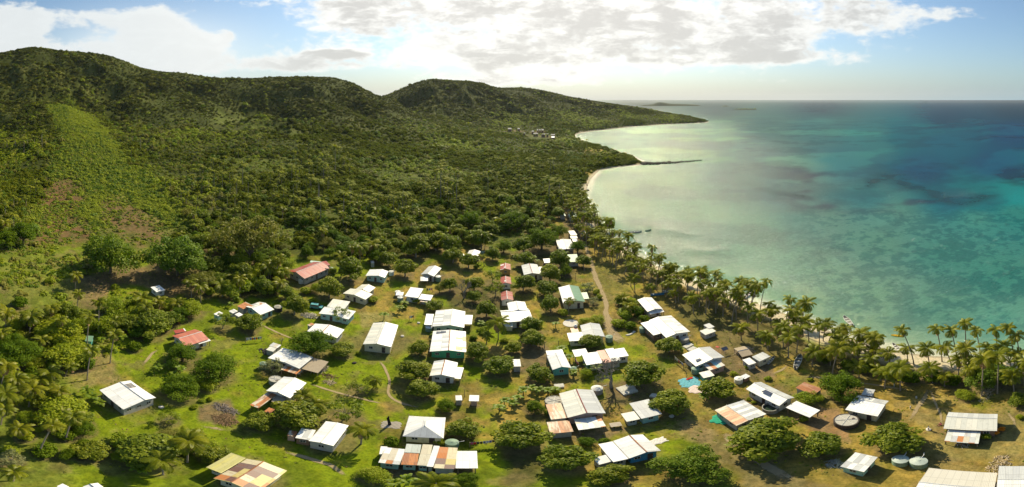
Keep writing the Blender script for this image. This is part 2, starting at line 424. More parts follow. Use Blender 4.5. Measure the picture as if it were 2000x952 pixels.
SOIL = [  # polygon, colour, softness
    (SPUR, (.140, .145, .032), 24),
    ([(118, 225), (150, 222), (200, 285), (240, 340), (300, 395), (340, 430), (250, 400), (190, 360), (150, 320), (125, 270)], (.27, .265, .035), 20),
    ([(170, 340), (250, 370), (340, 440), (300, 455), (230, 400), (190, 380)], (.20, .215, .035), 12),
    ([(95, 350), (150, 345), (170, 380), (150, 415), (190, 470), (80, 470), (75, 400)], (.165, .088, .044), 26),
    ([(205, 395), (240, 388), (275, 410), (320, 440), (300, 470), (250, 465), (200, 430)], (.17, .105, .05), 22),
    ([(115, 545), (200, 535), (285, 520), (330, 545), (370, 570), (330, 580), (270, 555), (215, 560), (200, 600), (150, 610), (110, 580)], (.25, .165, .080), 5),
    ([(285, 520), (300, 508), (345, 525), (372, 560), (345, 572)], (.13, .085, .045), 5),
    ([(0, 520), (60, 540), (110, 560), (60, 590), (0, 600)], (.20, .15, .06), 12),
    ([(1155, 520), (1225, 500), (1240, 560), (1200, 600), (1160, 590)], (.24, .20, .05), 15),
    ([(1000, 470), (1090, 475), (1130, 500), (1100, 560), (1020, 560)], (.07, .065, .022), 14),
    ([(700, 612), (768, 614), (764, 640), (707, 642)], (.25, .21, .07), 4),
    ([(1330, 800), (1400, 850), (1500, 900), (1600, 960), (1480, 960), (1400, 900), (1310, 850)], (.25, .185, .085), 14),
    ([(1370, 680), (1430, 676), (1500, 700), (1520, 740), (1440, 735), (1390, 722)], (.19, .135, .075), 8),
    ([(1570, 790), (1640, 800), (1660, 860), (1600, 850), (1555, 820)], (.27, .17, .085), 8),
    ([(1150, 740), (1260, 745), (1290, 780), (1250, 800), (1190, 790)], (.16, .115, .06), 9),
    ([(1080, 850), (1220, 830), (1230, 842), (1160, 868)], (.25, .18, .09), 6),
    ([(1020, 680), (1060, 660), (1075, 690), (1060, 730), (1010, 730)], (.17, .125, .07), 8),
    ([(860, 545), (1000, 570), (1000, 640), (940, 640), (870, 600)], (.10, .085, .035), 14),
    ([(980, 880), (1060, 870), (1060, 952), (980, 952)], (.09, .075, .03), 16),
    ([(745, 905), (930, 910), (930, 935), (760, 935)], (.17, .125, .075), 5),
    ([(1380, 660), (1440, 690), (1500, 690), (1560, 700), (1640, 735), (1760, 745), (1900, 760), (2000, 770), (2000, 720), (1830, 722), (1700, 700), (1600, 668), (1500, 628), (1420, 600), (1340, 572), (1240, 520), (1210, 500), (1215, 520), (1300, 580)], (.15, .125, .05), 9),
    ([(1800, 790), (1995, 790), (1995, 900), (1790, 905)], (.25, .20, .065), 25),
    ([(1085, 400), (1140, 396), (1160, 430), (1150, 470), (1110, 470)], (.17, .125, .06), 8),
    ([(380, 790), (450, 780), (465, 820), (420, 835), (385, 825)], (.17, .12, .065), 7),
    ([(170, 690), (210, 680), (230, 740), (150, 760), (120, 742)], (.24, .19, .07), 10),
    ([(150, 590), (330, 600), (360, 610), (330, 640), (180, 640)], (.15, .12, .05), 12),
]
PATHS = [  # footpaths and the dirt track: photo pixels along the middle, width m
    ('dirt_track', [(1143, 476), (1150, 500), (1160, 530), (1168, 555), (1180, 580), (1184, 603), (1184, 622), (1195, 645), (1218, 665)], 1.5, 'thin dirt track across the dry field beside the beach palms'),
    ('dirt_track', [(1184, 612), (1190, 640), (1206, 662), (1224, 672)], 2.6, 'widened earth bend of the track by the garden hedge'),
    ('footpath', [(735, 702), (745, 706), (757, 725), (764, 750), (756, 775), (800, 795), (840, 798)], .5, 'faint footpath curving below the long cream-walled house'),
    ('footpath', [(505, 632), (535, 647), (560, 658), (600, 672)], .55, 'pale footpath across the lawn beside the clothes line'),
    ('footpath', [(600, 748), (640, 762), (700, 778), (760, 792)], .5, 'thin footpath from the white roofed house towards the stump'),
    ('footpath', [(1815, 757), (1808, 775), (1790, 800), (1775, 828)], .75, 'worn footpath leading from the beach gap to the lawn'),
    ('footpath', [(1817, 757), (1824, 778), (1838, 810), (1842, 840)], .4, 'faint second footpath forking from the beach gap'),
    ('footpath', [(1410, 838), (1430, 858), (1460, 885), (1510, 915), (1560, 945)], 1.5, 'broad worn earth track below the big breadfruit tree'),
    ('footpath', [(385, 832), (420, 838), (470, 846)], .7, 'sandy footpath by the brush piles'),
    ('footpath', [(545, 880), (600, 895), (650, 910), (690, 940)], .7, 'footpath crossing the dark lawn near the patchwork roof'),
    ('footpath', [(1560, 735), (1620, 738), (1700, 750), (1790, 764)], .6, 'sandy footpath along the foot of the palm belt'),
    ('footpath', [(1500, 735), (1530, 722), (1545, 708)], .6, 'short footpath from the white long house to the beached boat'),
    ('footpath', [(1965, 800), (1980, 820), (1985, 840)], .5, 'pale footpath at the edge of the lawn by the sea'),
    ('footpath', [(275, 720), (300, 690), (320, 680)], .6, 'footpath bending past the dark mango trees'),
    ('footpath', [(985, 496), (1030, 500), (1000, 500)], .6, 'short footpath behind the red sheds'),
]
HOUSE_SPOTS = []   # filled before the land is built: (x, y, radius)
def ground_colour(X, Y, Z, d):
    px, py = toPX(X, Y, Z)
    n1 = fbm(X * .045, Y * .045, 4, 51); n2 = fbm(X * .23, Y * .23, 3, 61); n3 = fbm(X * .9, Y * .9, 2, 71)
    dry = sst(n1 * .5 + n2 * .5 + (px - 1000) / 4600 + .02, .40, .62)
    col = G_GREEN[None] * (1 - dry[:, None]) + G_DRY[None] * dry[:, None]
    cm = clear_margin(px, py)
    wood = 1 - sst(cm + 26 * (n2 - .5), -14, 14)
    wood = np.where((px > 1143) & (np.hypot(X, Y) < 600), 0, wood)
    fl = G_FLOOR[None] * (0.75 + .9 * n2[:, None]) + np.array((.03, .036, .004))[None] * sst(n1, .45, .7)[:, None]
    col = col * (1 - wood[:, None]) + fl * wood[:, None]
    for g in GLADES:
        k = sst(poly_sd(px, py, g) + 34 * (n2 - .5), -14, 14)[:, None]; col = col * (1 - k) + np.array((.105, .125, .024)) * k
    for P, c, s in SOIL:
        k = sst(poly_sd(px, py, P) + s * 2.6 * (n2 - .5) + s * 1.2 * (n1 - .5) + s * .8 * (n3 - .5), -s * .8, s * .8)[:, None]; col = col * (1 - k * .92) + np.array(c) * k * .92
    # grassy hillside lower left
    k = (sst(-px + 170 + 60 * (n1 - .5), -20, 60) * sst(py, 470, 510))[:, None]
    hill = np.array((.12, .15, .02)) * (1 - n2[:, None]) + np.array((.21, .22, .04)) * n2[:, None]
    col = col * (1 - k * .8) + hill * k * .8
    # dead-grass ridge lines
    k = (sst(n1, .55, .75) * wood * .35)[:, None]; col = col * (1 - k) + np.array((.12, .10, .04)) * k
    n5 = fbm(X * .11 + 7, Y * .11, 4, 57, .6); k = (sst(n5, .50, .66) * .38)[:, None]; col = col * (1 - k) + np.array((.060, .078, .014)) * k
    n6 = fbm(X * .16 + 3, Y * .16, 4, 59, .6); k = (sst(n6, .56, .70) * .5 * (1 - wood))[:, None]; col = col * (1 - k) + np.array((.20, .15, .065)) * k
    for hx, hy, hr in HOUSE_SPOTS:
        m = np.abs(X - hx) + np.abs(Y - hy) < hr * 3
        if m.any():
            q = np.hypot(X[m] - hx, Y[m] - hy) / hr; k = ((1 - sst(q + .6 * (n2[m] - .5), .72, 1.3)) * .68)[:, None]
            col[m] = col[m] * (1 - k) + np.array((.17, .125, .065)) * k
    col = col * (.62 + .76 * n3[:, None])
    far_ = sst(np.hypot(X, Y), 200, 330); sand = 1 - sst(d + 3 * (n2 - .5) + 2.5 * (n1 - .5) + 4.6 * far_, 5.5, 9.5)
    k = sand[:, None]; col = col * (1 - k) + np.array((.56, .47, .33)) * k
    wet = sst(-d, -1.6, .2)[:, None]; col = col * (1 - wet * .4)
    return col
def land_material():
    m, T, out = new_mat('ground_cover')
    co = T.new('ShaderNodeTexCoord').outputs['Object']
    col = T.attr('gcol', 'Color')
    a = T.noise(co, 2.2, 4, .65); b = T.noise(co, .55, 4, .6)
    col = T.mix(T.ss(a, .35, .70, 0, .80), col, T.mix(1.0, col, (.42, .50, .45), 'MULTIPLY'))
    col = T.mix(T.ss(b, .48, .70, 0, .65), col, T.mix(1.0, col, (1.45, 1.25, 1.1), 'MULTIPLY'))
    principled(T, out, col, .95, .08, 0, T.noise(co, 3.0, 4, .7), .5, .12)
    return m
def build_land():
    az = np.concatenate([np.linspace(-math.pi, -1.5, 40, endpoint=False), np.linspace(-1.5, 1.5, 1050), np.linspace(1.5, math.pi, 41)[1:-1]])
    dep = np.linspace(R(72), math.atan(CAMZ / 330), 300)
    rr = np.concatenate([[4, 12, 18], CAMZ / np.tan(dep), np.geomspace(334, 2950, 300)])
    A, Rr = np.meshgrid(az, rr)
    X = (np.sin(A) * Rr).ravel(); Y = (np.cos(A) * Rr).ravel()
    d = inland(X, Y); Z = height(X, Y)
    nr, na = len(rr), len(az)
    i, j = np.meshgrid(np.arange(nr - 1), np.arange(na), indexing='ij'); j2 = (j + 1) % na
    F = np.stack([i * na + j, i * na + j2, (i + 1) * na + j2, (i + 1) * na + j], -1).reshape(-1, 4)
    keep = (d[F] > -25).any(1) | (Rr.ravel()[F[:, 0]] < 30)
    F = F[keep][:, ::-1]
    used = np.unique(F); mp = np.full(len(X), -1); mp[used] = np.arange(len(used)); F = mp[F]
    X, Y, Z, d = X[used], Y[used], Z[used], d[used]
    col = np.ones((len(X), 4)); col[:, :3] = ground_colour(X, Y, Z, d)
    me = np_mesh('terrain', np.stack([X, Y, Z], 1), F, [land_material()], attrs={'gcol': ('FLOAT_COLOR', 'POINT', col)}, smooth=True)
    o = ob('terrain', me); tag(o, kind='structure')
    # seabed / deep earth under everything so that the ground reaches the horizon
    return o
# ------------------------------------------------------------------ sea
SEA_C = [  # photo pixel, water colour over sand / weed / deep water
    (1150, 262, (.27, .33, .24)), (1250, 262, (.25, .32, .24)), (1400, 250, (.20, .27, .22)), (1330, 290, (.22, .25, .20)), (1200, 380, (.27, .32, .22)),
    (1290, 350, (.25, .30, .21)), (1180, 430, (.34, .38, .27)), (1250, 480, (.30, .36, .25)), (1350, 420, (.22, .29, .21)), (1350, 520, (.33, .40, .28)),
    (1450, 560, (.30, .38, .27)), (1450, 470, (.18, .27, .20)), (1550, 600, (.27, .37, .26)), (1560, 520, (.17, .28, .21)), (1650, 640, (.27, .38, .27)),
    (1700, 590, (.16, .28, .21)), (1750, 680, (.30, .42, .31)), (1830, 600, (.12, .25, .20)), (1850, 680, (.30, .44, .34)), (1980, 690, (.30, .46, .36)),
    (1950, 630, (.14, .30, .25)), (1950, 540, (.075, .21, .18)), (1850, 500, (.075, .20, .175)), (1700, 480, (.10, .22, .18)), (1600, 430, (.11, .21, .18)),
    (1750, 420, (.11, .24, .21)), (1900, 430, (.085, .23, .21)), (1990, 420, (.06, .20, .19)), (1993, 384, (.06, .26, .28)), (1920, 394, (.03, .14, .17)),
    (1850, 395, (.03, .13, .18)), (1700, 385, (.05, .15, .17)), (1550, 370, (.12, .18, .17)), (1450, 340, (.16, .20, .18)), (1650, 320, (.055, .14, .18)),
    (1800, 330, (.020, .10, .18)), (1950, 320, (.010, .085, .17)), (1980, 260, (.008, .075, .16)), (1850, 280, (.02, .13, .20)), (1780, 260, (.03, .14, .19)),
    (1700, 268, (.07, .19, .21)), (1600, 245, (.08, .17, .18)), (1500, 250, (.10, .16, .16)), (1850, 225, (.012, .06, .11)), (1980, 215, (.010, .045, .08)),
    (1600, 210, (.04, .07, .09)), (1400, 215, (.10, .12, .12)), (1250, 200, (.12, .13, .12)), (1500, 300, (.14, .20, .19)), (2100, 500, (.08, .21, .19)), (2100, 300, (.008, .08, .16)),
    (2100, 640, (.14, .30, .25))]
def sea_colour(X, Y):
    r = np.hypot(X, Y); wx = X + r * .05 * (fbm(X * .02, Y * .02, 3, 91) - .5); wy = Y + r * .05 * (fbm(X * .02, Y * .02, 3, 92) - .5)
    px, py = toPX(wx, wy, np.zeros_like(X))
    px = np.clip(px, 1100, 2140)
    px = px + 14 * (fbm(X * .01, Y * .01, 4, 97) - .5) * 2
    num = np.zeros((len(X), 3)); den = np.zeros(len(X))
    for cx, cy, c in SEA_C:
        w = 1.0 / (((px - cx) / 1.8) ** 2 + ((py - cy)) ** 2 + 60) ** 1.6
        num += w[:, None] * np.array(c); den += w
    col = num / den[:, None]
    # weed and coral patches on the shelf
    sh = sst(py, 215, 260)
    n = fbm(X * .018, Y * .018, 5, 101, .6); k = sst(n, .52, .66) * sh * .38
    col = col * (1 - k[:, None] * np.array((.62, .62, .52)))
    n = fbm(X * .21, Y * .21, 4, 111, .7) * .7 + .3 * fbm(X * .03, Y * .03, 3, 115); reef = sst(px, 1420, 1700) * sst(py, 392, 425) * (1 - sst(py, 600, 690))
    k = sst(n, .46, .56) * reef * .52; col = col * (1 - k[:, None] * np.array((.75, .60, .50)))
    n = fbm(X * .006, Y * .010, 5, 121, .55); k = sst(n, .50, .62) * (1 - sst(py, 300, 400)) * sh * .5
    col = col * (1 + k[:, None] * np.array((.8, .9, .5)))
    n = fbm(X * .012 + 40, Y * .012, 4, 131, .6); k = sst(n, .56, .68) * sst(px, 1450, 1600) * sst(py, 300, 345) * (1 - sst(py, 400, 430))
    col = col * (1 - k[:, None] * np.array((.4, .55, .45)))
    g = col.mean(1, keepdims=True); col = g + (col - g) * 1.45
    rt = (sst(px, 1500, 1850) * (1 - sst(py, 340, 420)))[:, None]; col = col * (1 - .22 * rt) * np.array((1.0, .95, .90)); col[:, 0] *= .74 + .26 * sst(px, 1350, 1800)
    edge = np.exp(-((py - (372 + 18 * np.sin(px * .021) + 30 * (fbm(X * .02, Y * .02, 3, 141) - .5))) / 9) ** 2) * sst(px, 1380, 1600) * sst(fbm(X * .03, Y * .03, 3, 143), .40, .52)
    col = col * (1 - .45 * edge[:, None])
    return np.clip(col, .003, 1) * .56
def water_material():
    m, T, out = new_mat('sea_water')
    co = T.new('ShaderNodeTexCoord').outputs['Object']; X, Y, Z = T.sep(co)
    dist = T.math('SQRT', T.math('ADD', T.math('MULTIPLY', X, X), T.math('MULTIPLY', Y, Y)))
    rot = T.comb(T.math('SUBTRACT', T.math('MULTIPLY', X, .72), T.math('MULTIPLY', Y, .69)), T.math('ADD', T.math('MULTIPLY', X, .69), T.math('MULTIPLY', Y, .72)), 0.0)
    a = T.noise(T.vmul(rot, (.42, 1.0, 1)), 1.0, 4, .6, .3)
    b = T.noise(T.vmul(rot, (.05, .14, 1)), 1.0, 3, .5, .3)
    c = T.noise(T.vmul(rot, (1.3, 2.6, 1)), 1.0, 3, .6)
    pat = T.ss(T.noise(T.vmul(rot, (.035, .16, 1)), 1.0, 4, .6, .6), .40, .66, .55, 1.5)
    h = T.math('ADD', T.math('ADD', T.math('MULTIPLY', a, pat), T.math('MULTIPLY', b, 1.0)), T.math('MULTIPLY', c, .40))
    col = T.attr('scol', 'Color')
    fk = T.noise(T.vmul(rot, (.35, 1.1, 1)), 1.0, 4, .7)
    col = T.mix(T.ss(fk, .38, .68, 0, .5), T.mix(1.0, col, (1.12, 1.12, 1.1), 'MULTIPLY'), T.mix(1.0, col, (.62, .70, .74), 'MULTIPLY'))
    bp = T.new('ShaderNodeBump'); bp.inputs['Distance'].default_value = 1.0
    T.put(bp.inputs['Strength'], T.ss(dist, 100, 6000, .95, .7)); T.l.new(h, bp.inputs['Height'])
    df = T.new('ShaderNodeBsdfDiffuse'); T.put(df.inputs[0], col)
    gl = T.new('ShaderNodeBsdfGlossy'); T.put(gl.inputs['Color'], (1, 1, 1, 1)); T.put(gl.inputs['Roughness'], T.ss(dist, 150, 2500, .09, .22)); T.l.new(bp.outputs[0], gl.inputs['Normal'])
    fr = T.new('ShaderNodeFresnel'); fr.inputs['IOR'].default_value = 1.33; T.l.new(bp.outputs[0], fr.inputs['Normal'])
    # wave faces tilt towards the viewer, so the mean reflectance of a rough sea stays well under a mirror's
    grp = T.ss(T.noise(T.vmul(rot, (.16, .60, 1)), 1.0, 3, .65, .8), .48, .72, .92, 1.12)
    fac = T.math('MULTIPLY', T.math('MINIMUM', T.math('MULTIPLY', fr.outputs[0], .8), .095), T.mixf(T.ss(dist, 150, 1500), grp, 1.0))
    mx = T.new('ShaderNodeMixShader'); T.put(mx.inputs[0], fac); T.l.new(df.outputs[0], mx.inputs[1]); T.l.new(gl.outputs[0], mx.inputs[2])
    T.l.new(mx.outputs[0], out.inputs[0]); return m
def build_sea():
    az = np.concatenate([np.linspace(-math.pi, -.3, 60, endpoint=False), np.linspace(-.3, 1.5, 620), np.linspace(1.5, math.pi, 31)[1:-1]])
    rr = np.concatenate([[30, 60], CAMZ / np.tan(np.linspace(R(47), math.atan(CAMZ / 6000), 520)), [9000, 15000, 30000, 70000]])
    A, Rr = np.meshgrid(az, rr); X = (np.sin(A) * Rr).ravel(); Y = (np.cos(A) * Rr).ravel()
    nr, na = len(rr), len(az)
    i, j = np.meshgrid(np.arange(nr - 1), np.arange(na), indexing='ij'); j2 = (j + 1) % na
    F = np.stack([(i + 1) * na + j, (i + 1) * na + j2, i * na + j2, i * na + j], -1).reshape(-1, 4)
    d = inland(X, Y); F = F[(d[F] < 14).any(1)]
    used = np.unique(F); mp = np.full(len(X), -1); mp[used] = np.arange(len(used)); F = mp[F]; X = X[used]; Y = Y[used]
    col = np.ones((len(X), 4)); col[:, :3] = sea_colour(X, Y)
    d = inland(X, Y); k = sst(d, -7, 0)[:, None]; col[:, :3] = col[:, :3] * (1 - k) + np.array((.44, .43, .32)) * k
    me = np_mesh('sea', np.stack([X, Y, np.zeros_like(X)], 1), F, [water_material()], attrs={'scol': ('FLOAT_COLOR', 'POINT', col)}, smooth=True)
    tag(ob('sea', me), kind='structure')
def build_paths():
    m, T, out = new_mat('trodden_earth')
    co = T.new('ShaderNodeTexCoord').outputs['Object']
    e = T.attr('edge'); n = T.noise(co, 1.3, 5, .7)
    col = T.mix(n, (.30, .225, .12), (.44, .35, .21))
    p = T.new('ShaderNodeBsdfPrincipled'); T.put(p.inputs['Base Color'], col); p.inputs['Roughness'].default_value = .95; p.inputs['Specular IOR Level'].default_value = .05
    tr = T.new('ShaderNodeBsdfTransparent'); mx = T.new('ShaderNodeMixShader')
    T.put(mx.inputs[0], T.math('MULTIPLY', T.ss(T.math('ADD', e, T.math('MULTIPLY', T.math('SUBTRACT', n, .5), 1.2)), .12, .8), .8))
    T.l.new(tr.outputs[0], mx.inputs[1]); T.l.new(p.outputs[0], mx.inputs[2]); T.l.new(mx.outputs[0], out.inputs[0])
    for name, pts, w, lab in PATHS:
        W = np.array([gpt(*q)[:2] for q in pts]); seg = np.hypot(*np.diff(W, axis=0).T); s = np.concatenate([[0], np.cumsum(seg)])
        t = np.arange(0, s[-1], .8); xs = np.interp(t, s, W[:, 0]); ys = np.interp(t, s, W[:, 1])
        k = np.ones(7) / 7; 
        if len(xs) > 20:
            xs = np.convolve(np.pad(xs, 3, 'edge'), k, 'valid'); ys = np.convolve(np.pad(ys, 3, 'edge'), k, 'valid')
        xs += .5 * (vnoise(t * .3, t * 0, 3) - .5); tx = np.gradient(xs); ty = np.gradient(ys); L = np.hypot(tx, ty) + 1e-9; nx, ny = -ty / L, tx / L
        cols = np.array([-1, -.5, 0, .5, 1]) * .7; ed = np.array([0, .8, 1, .8, 0]); ww = w * (.8 + .5 * vnoise(t * .2, t * 0 + 3, 9))
        X = (xs[:, None] + nx[:, None] * cols * ww[:, None]).ravel(); Y = (ys[:, None] + ny[:, None] * cols * ww[:, None]).ravel()
        Z = height(X, Y) + .05 + .002 * len(name); nn = len(xs)
        i, j = np.meshgrid(np.arange(nn - 1), np.arange(4), indexing='ij'); b = i * 5 + j
        F = np.stack([b, b + 1, b + 6, b + 5], -1).reshape(-1, 4)
        fade = np.minimum(1, np.minimum(t / 4, (t[-1] - t) / 4))[:nn]
        E = (ed[None] * fade[:, None] ).ravel()
        tag(ob(name, np_mesh(name, np.stack([X, Y, Z], 1), F, [m], attrs={'edge': ('FLOAT', 'POINT', E)}, smooth=True)), lab, kind='structure')
# ================================================================== plants
BARK = paint('bark', (.16, .125, .09), .9, .5, 2.0, .1)
BARKG = paint('grey_bark', (.27, .235, .19), .9, .5, 2.0, .1)
PALMBARK = paint('palm_bark', (.30, .25, .19), .9, .4, 2.0, .1)
LF = {
    'breadfruit': leafmat('breadfruit_leaves', (.050, .095, .004), (.250, .285, .020), .50, .38, .22),
    'mango': leafmat('mango_leaves', (.034, .084, .003), (.150, .215, .008), .6, .34, .12),
    'rain': leafmat('rain_tree_leaves', (.052, .115, .004), (.170, .230, .010), .6, .30, .25),
    'lime': leafmat('lime_green_leaves', (.130, .195, .005), (.290, .330, .012), .6, .35, .25),
    'pale': leafmat('pale_leaves', (.10, .12, .04), (.24, .25, .10), .6, .25, .3),
    'olive': leafmat('olive_leaves', (.095, .115, .015), (.220, .215, .030), .6, .25, .25),
    'palm': leafmat('palm_leaves', (.070, .108, .004), (.275, .285, .016), .42, .42, .25),
    'upland_shade': leafmat('upland_shade_leaves', (.036, .054, .010), (.105, .120, .022), .8, .28, .12, .5),  # upland green darkened in the colour to stand for cloud shadow
    'feather': leafmat('feathery_leaves', (.175, .215, .024), (.350, .375, .050), .8, .35, .1, .12),
    'farpalm': leafmat('far_palm_leaves', (.065, .095, .004), (.220, .235, .015), .7, .3, .15),
    'banana': leafmat('banana_leaves', (.070, .130, .004), (.190, .260, .010), .5, .35, .3),
    'forest': leafmat('forest_leaves', (.042, .074, .003), (.150, .175, .008), .8, .32, .12, .6),
    'dead': leafmat('dry_leaves', (.20, .14, .08), (.30, .21, .12), .8, .1, .1),
    'orange': leafmat('orange_blossom', (.75, .20, .01), (.85, .42, .02), .6, .3, .2, .1),
}
def rnd_dirs(n, rng, up=-1.0):
    z = rng.uniform(up, 1, n); a = rng.uniform(0, 2 * math.pi, n); s = np.sqrt(1 - z * z)
    return np.stack([s * np.cos(a), s * np.sin(a), z], 1)
def leaf_quads(c, nrm, ln, wd, rng, droop=0.0):
    """pointed leaves: 4-corner rhombs lying across nrm"""
    n = len(c); t = rng.normal(size=(n, 3)); nrm = nrm / (np.linalg.norm(nrm, axis=1)[:, None] + 1e-9)
    t -= nrm * (t * nrm).sum(1)[:, None]; t /= np.linalg.norm(t, axis=1)[:, None] + 1e-9
    b = np.cross(nrm, t); ln = np.broadcast_to(ln, n)[:, None]; wd = np.broadcast_to(wd, n)[:, None]
    tip = c + t * ln * .6; tip[:, 2] -= ln[:, 0] * droop
    V = np.stack([c - t * ln * .4, c + b * wd * .5, tip, c - b * wd * .5], 1).reshape(-1, 3)
    return V, np.arange(4 * n).reshape(n, 4)
KIND = {  # lobes, lobe radius, leaves per lobe, leaf size, vertical squash, crown centre height, trunk radius, shell
    'breadfruit': dict(n=40, lr=(.18, .34), k=100, ls=(.070, .120), sq=.80, ch=.86, tr=.055, out=.84, leaf='breadfruit', asp=.62),
    'mango': dict(n=60, lr=(.16, .27), k=95, ls=(.045, .075), sq=.80, ch=.76, tr=.06, out=.86, leaf='mango', asp=.5),
    'rain': dict(n=120, lr=(.11, .20), k=115, ls=(.038, .064), sq=.56, ch=.50, tr=.045, out=.90, leaf='rain', asp=.6),
    'lime': dict(n=34, lr=(.18, .30), k=80, ls=(.05, .09), sq=.74, ch=.66, tr=.04, out=.84, leaf='lime', asp=.5),
    'sparse': dict(n=22, lr=(.12, .24), k=40, ls=(.06, .11), sq=.70, ch=1.0, tr=.04, out=.85, leaf='breadfruit', asp=.6),
    'pale': dict(n=26, lr=(.14, .26), k=60, ls=(.05, .09), sq=.68, ch=.80, tr=.04, out=.84, leaf='pale', asp=.6),
    'olive': dict(n=60, lr=(.12, .22), k=70, ls=(.035, .065), sq=.55, ch=.70, tr=.045, out=.88, leaf='olive', asp=.6),
    'bush': dict(n=16, lr=(.25, .42), k=55, ls=(.09, .16), sq=.62, ch=.45, tr=.03, out=.72, leaf='lime', asp=.6),
    'darkbush': dict(n=16, lr=(.25, .42), k=55, ls=(.09, .16), sq=.66, ch=.50, tr=.03, out=.72, leaf='mango', asp=.6),
    'orange': dict(n=14, lr=(.22, .40), k=60, ls=(.08, .14), sq=.6, ch=.45, tr=.03, out=.75, leaf='orange', asp=.8),
}
def make_tree_meshes(kind, seed):
    q = KIND[kind]; rng = np.random.default_rng(seed); n = q['n']
    # lobes spread over an uneven dome
    d = rnd_dirs(n, rng, -.1 if kind in ('rain', 'olive') else -.6); rad = q['out'] * rng.uniform(.55, 1.0, n) ** .6
    warp = 1 + .34 * np.sin(np.arctan2(d[:, 1], d[:, 0]) * rng.integers(2, 4) + rng.uniform(0, 6)) * rng.uniform(.5, 1)
    lr = rng.uniform(*q['lr'], n); lc = d * ((rad - lr * .6) * warp)[:, None]; lc[:, 2] *= q['sq']; lc[:, 2] += q['ch']
    Vs, Fs, ton = [], [], []; off = 0
    for c, r in zip(lc, lr):
        k = int(q['k'] * (r / .25) ** 1.3) + 8
        dd = rnd_dirs(k, rng, -.45); rr = r * np.where(rng.random(k) < .25, rng.uniform(.3, .8, k), rng.uniform(.82, 1.12, k))
        p = c + dd * rr[:, None] * np.array((1, 1, .75)); nr = dd * .7 + np.array((0, 0, .55)) + rng.normal(size=(k, 3)) * .45
        L = rng.uniform(*q['ls'], k) * 1.35
        V, F = leaf_quads(p, nr, L, L * q['asp'], rng, .15)
        Vs.append(V); Fs.append(F + off); off += len(V); lt = rng.uniform(0, .45)
        ton.append(np.clip(np.repeat(lt + rng.uniform(0, .55, k), 4), 0, 1))
    # inner leaves that close the crown
    k = n * 9; dd = rnd_dirs(k, rng, -.3); p = dd * rng.uniform(.15, .62, k)[:, None]; p[:, 2] *= q['sq']; p[:, 2] += q['ch']
    L = rng.uniform(*q['ls'], k) * 2.2
    if kind not in ('sparse', 'pale'):
        V, F = leaf_quads(p, dd + rng.normal(size=(k, 3)) * .6, L, L * q['asp'], rng); Vs.append(V); Fs.append(F + off); off += len(V); ton.append(np.repeat(rng.uniform(0, .4, k), 4))
    V = np.concatenate(Vs); F = np.concatenate(Fs); ton = np.concatenate(ton)
    crown = np_mesh('crown', V, F, [LF[q['leaf']]], attrs={'tone': ('FLOAT', 'POINT', ton)})
    tb = MB(); tr = q['tr']; fork = q['ch'] * .42
    tb.tube([(0, 0, -.12), (.01, 0, fork * .5), (0.02, .01, fork)], [tr * 1.25, tr, tr * .9], 7)
    for c in lc[:: max(1, n // 11)]:
        mid = np.array((c[0] * .45, c[1] * .45, fork + (c[2] - fork) * .55))
        tb.tube([(0.02, .01, fork - .03), tuple(mid), tuple(c)], [tr * .6, tr * .38, tr * .14], 5)
    return crown, tb.mesh('trunk', [BARKG if kind in ('breadfruit', 'sparse', 'pale') else BARK])
PROTO = {}
def proto(kind, v):
    if (kind, v) not in PROTO: PROTO[(kind, v)] = make_tree_meshes(kind, 100 * len(kind) + 7 * v + ord(kind[0]))
    return PROTO[(kind, v)]
NV = {'breadfruit': 5, 'mango': 3, 'rain': 2, 'lime': 2, 'sparse': 2, 'pale': 2, 'olive': 2, 'bush': 3, 'darkbush': 2, 'orange': 1}
TREES = []   # (object, x, y, kind, radius) for labelling
def tree(px, py, wpx, kind='breadfruit', sq=1.0, name=None, label=None, group=None, cat='tree'):
    """broad tree whose crown centre shows at the photo pixel with the given width in photo pixels"""
    x, y, z = gpt(px, py); r = math.hypot(x, y)
    for _ in range(3):
        rad = .5 * wpx / FPX * r * (1.26 if wpx > 20 else 1.1); cz = KIND[kind]['ch'] * rad * sq
        x, y, z = gpt(px, py, cz); r = math.hypot(x, y)
    v = len(TREES) % NV[kind]; crown, trunk = proto(kind, v); j = random.uniform(.94, 1.06)
    e = empty(name or ('bush' if 'bush' in kind or kind == 'orange' else 'tree'), (x, y, h1(x, y) - .05), None, cat, group, random.uniform(0, 6.28), (rad * j, rad * j, rad * sq))
    ob('trunk', trunk, e); ob('crown', crown, e)
    TREES.append([e, x, y, kind, rad, label]); return e
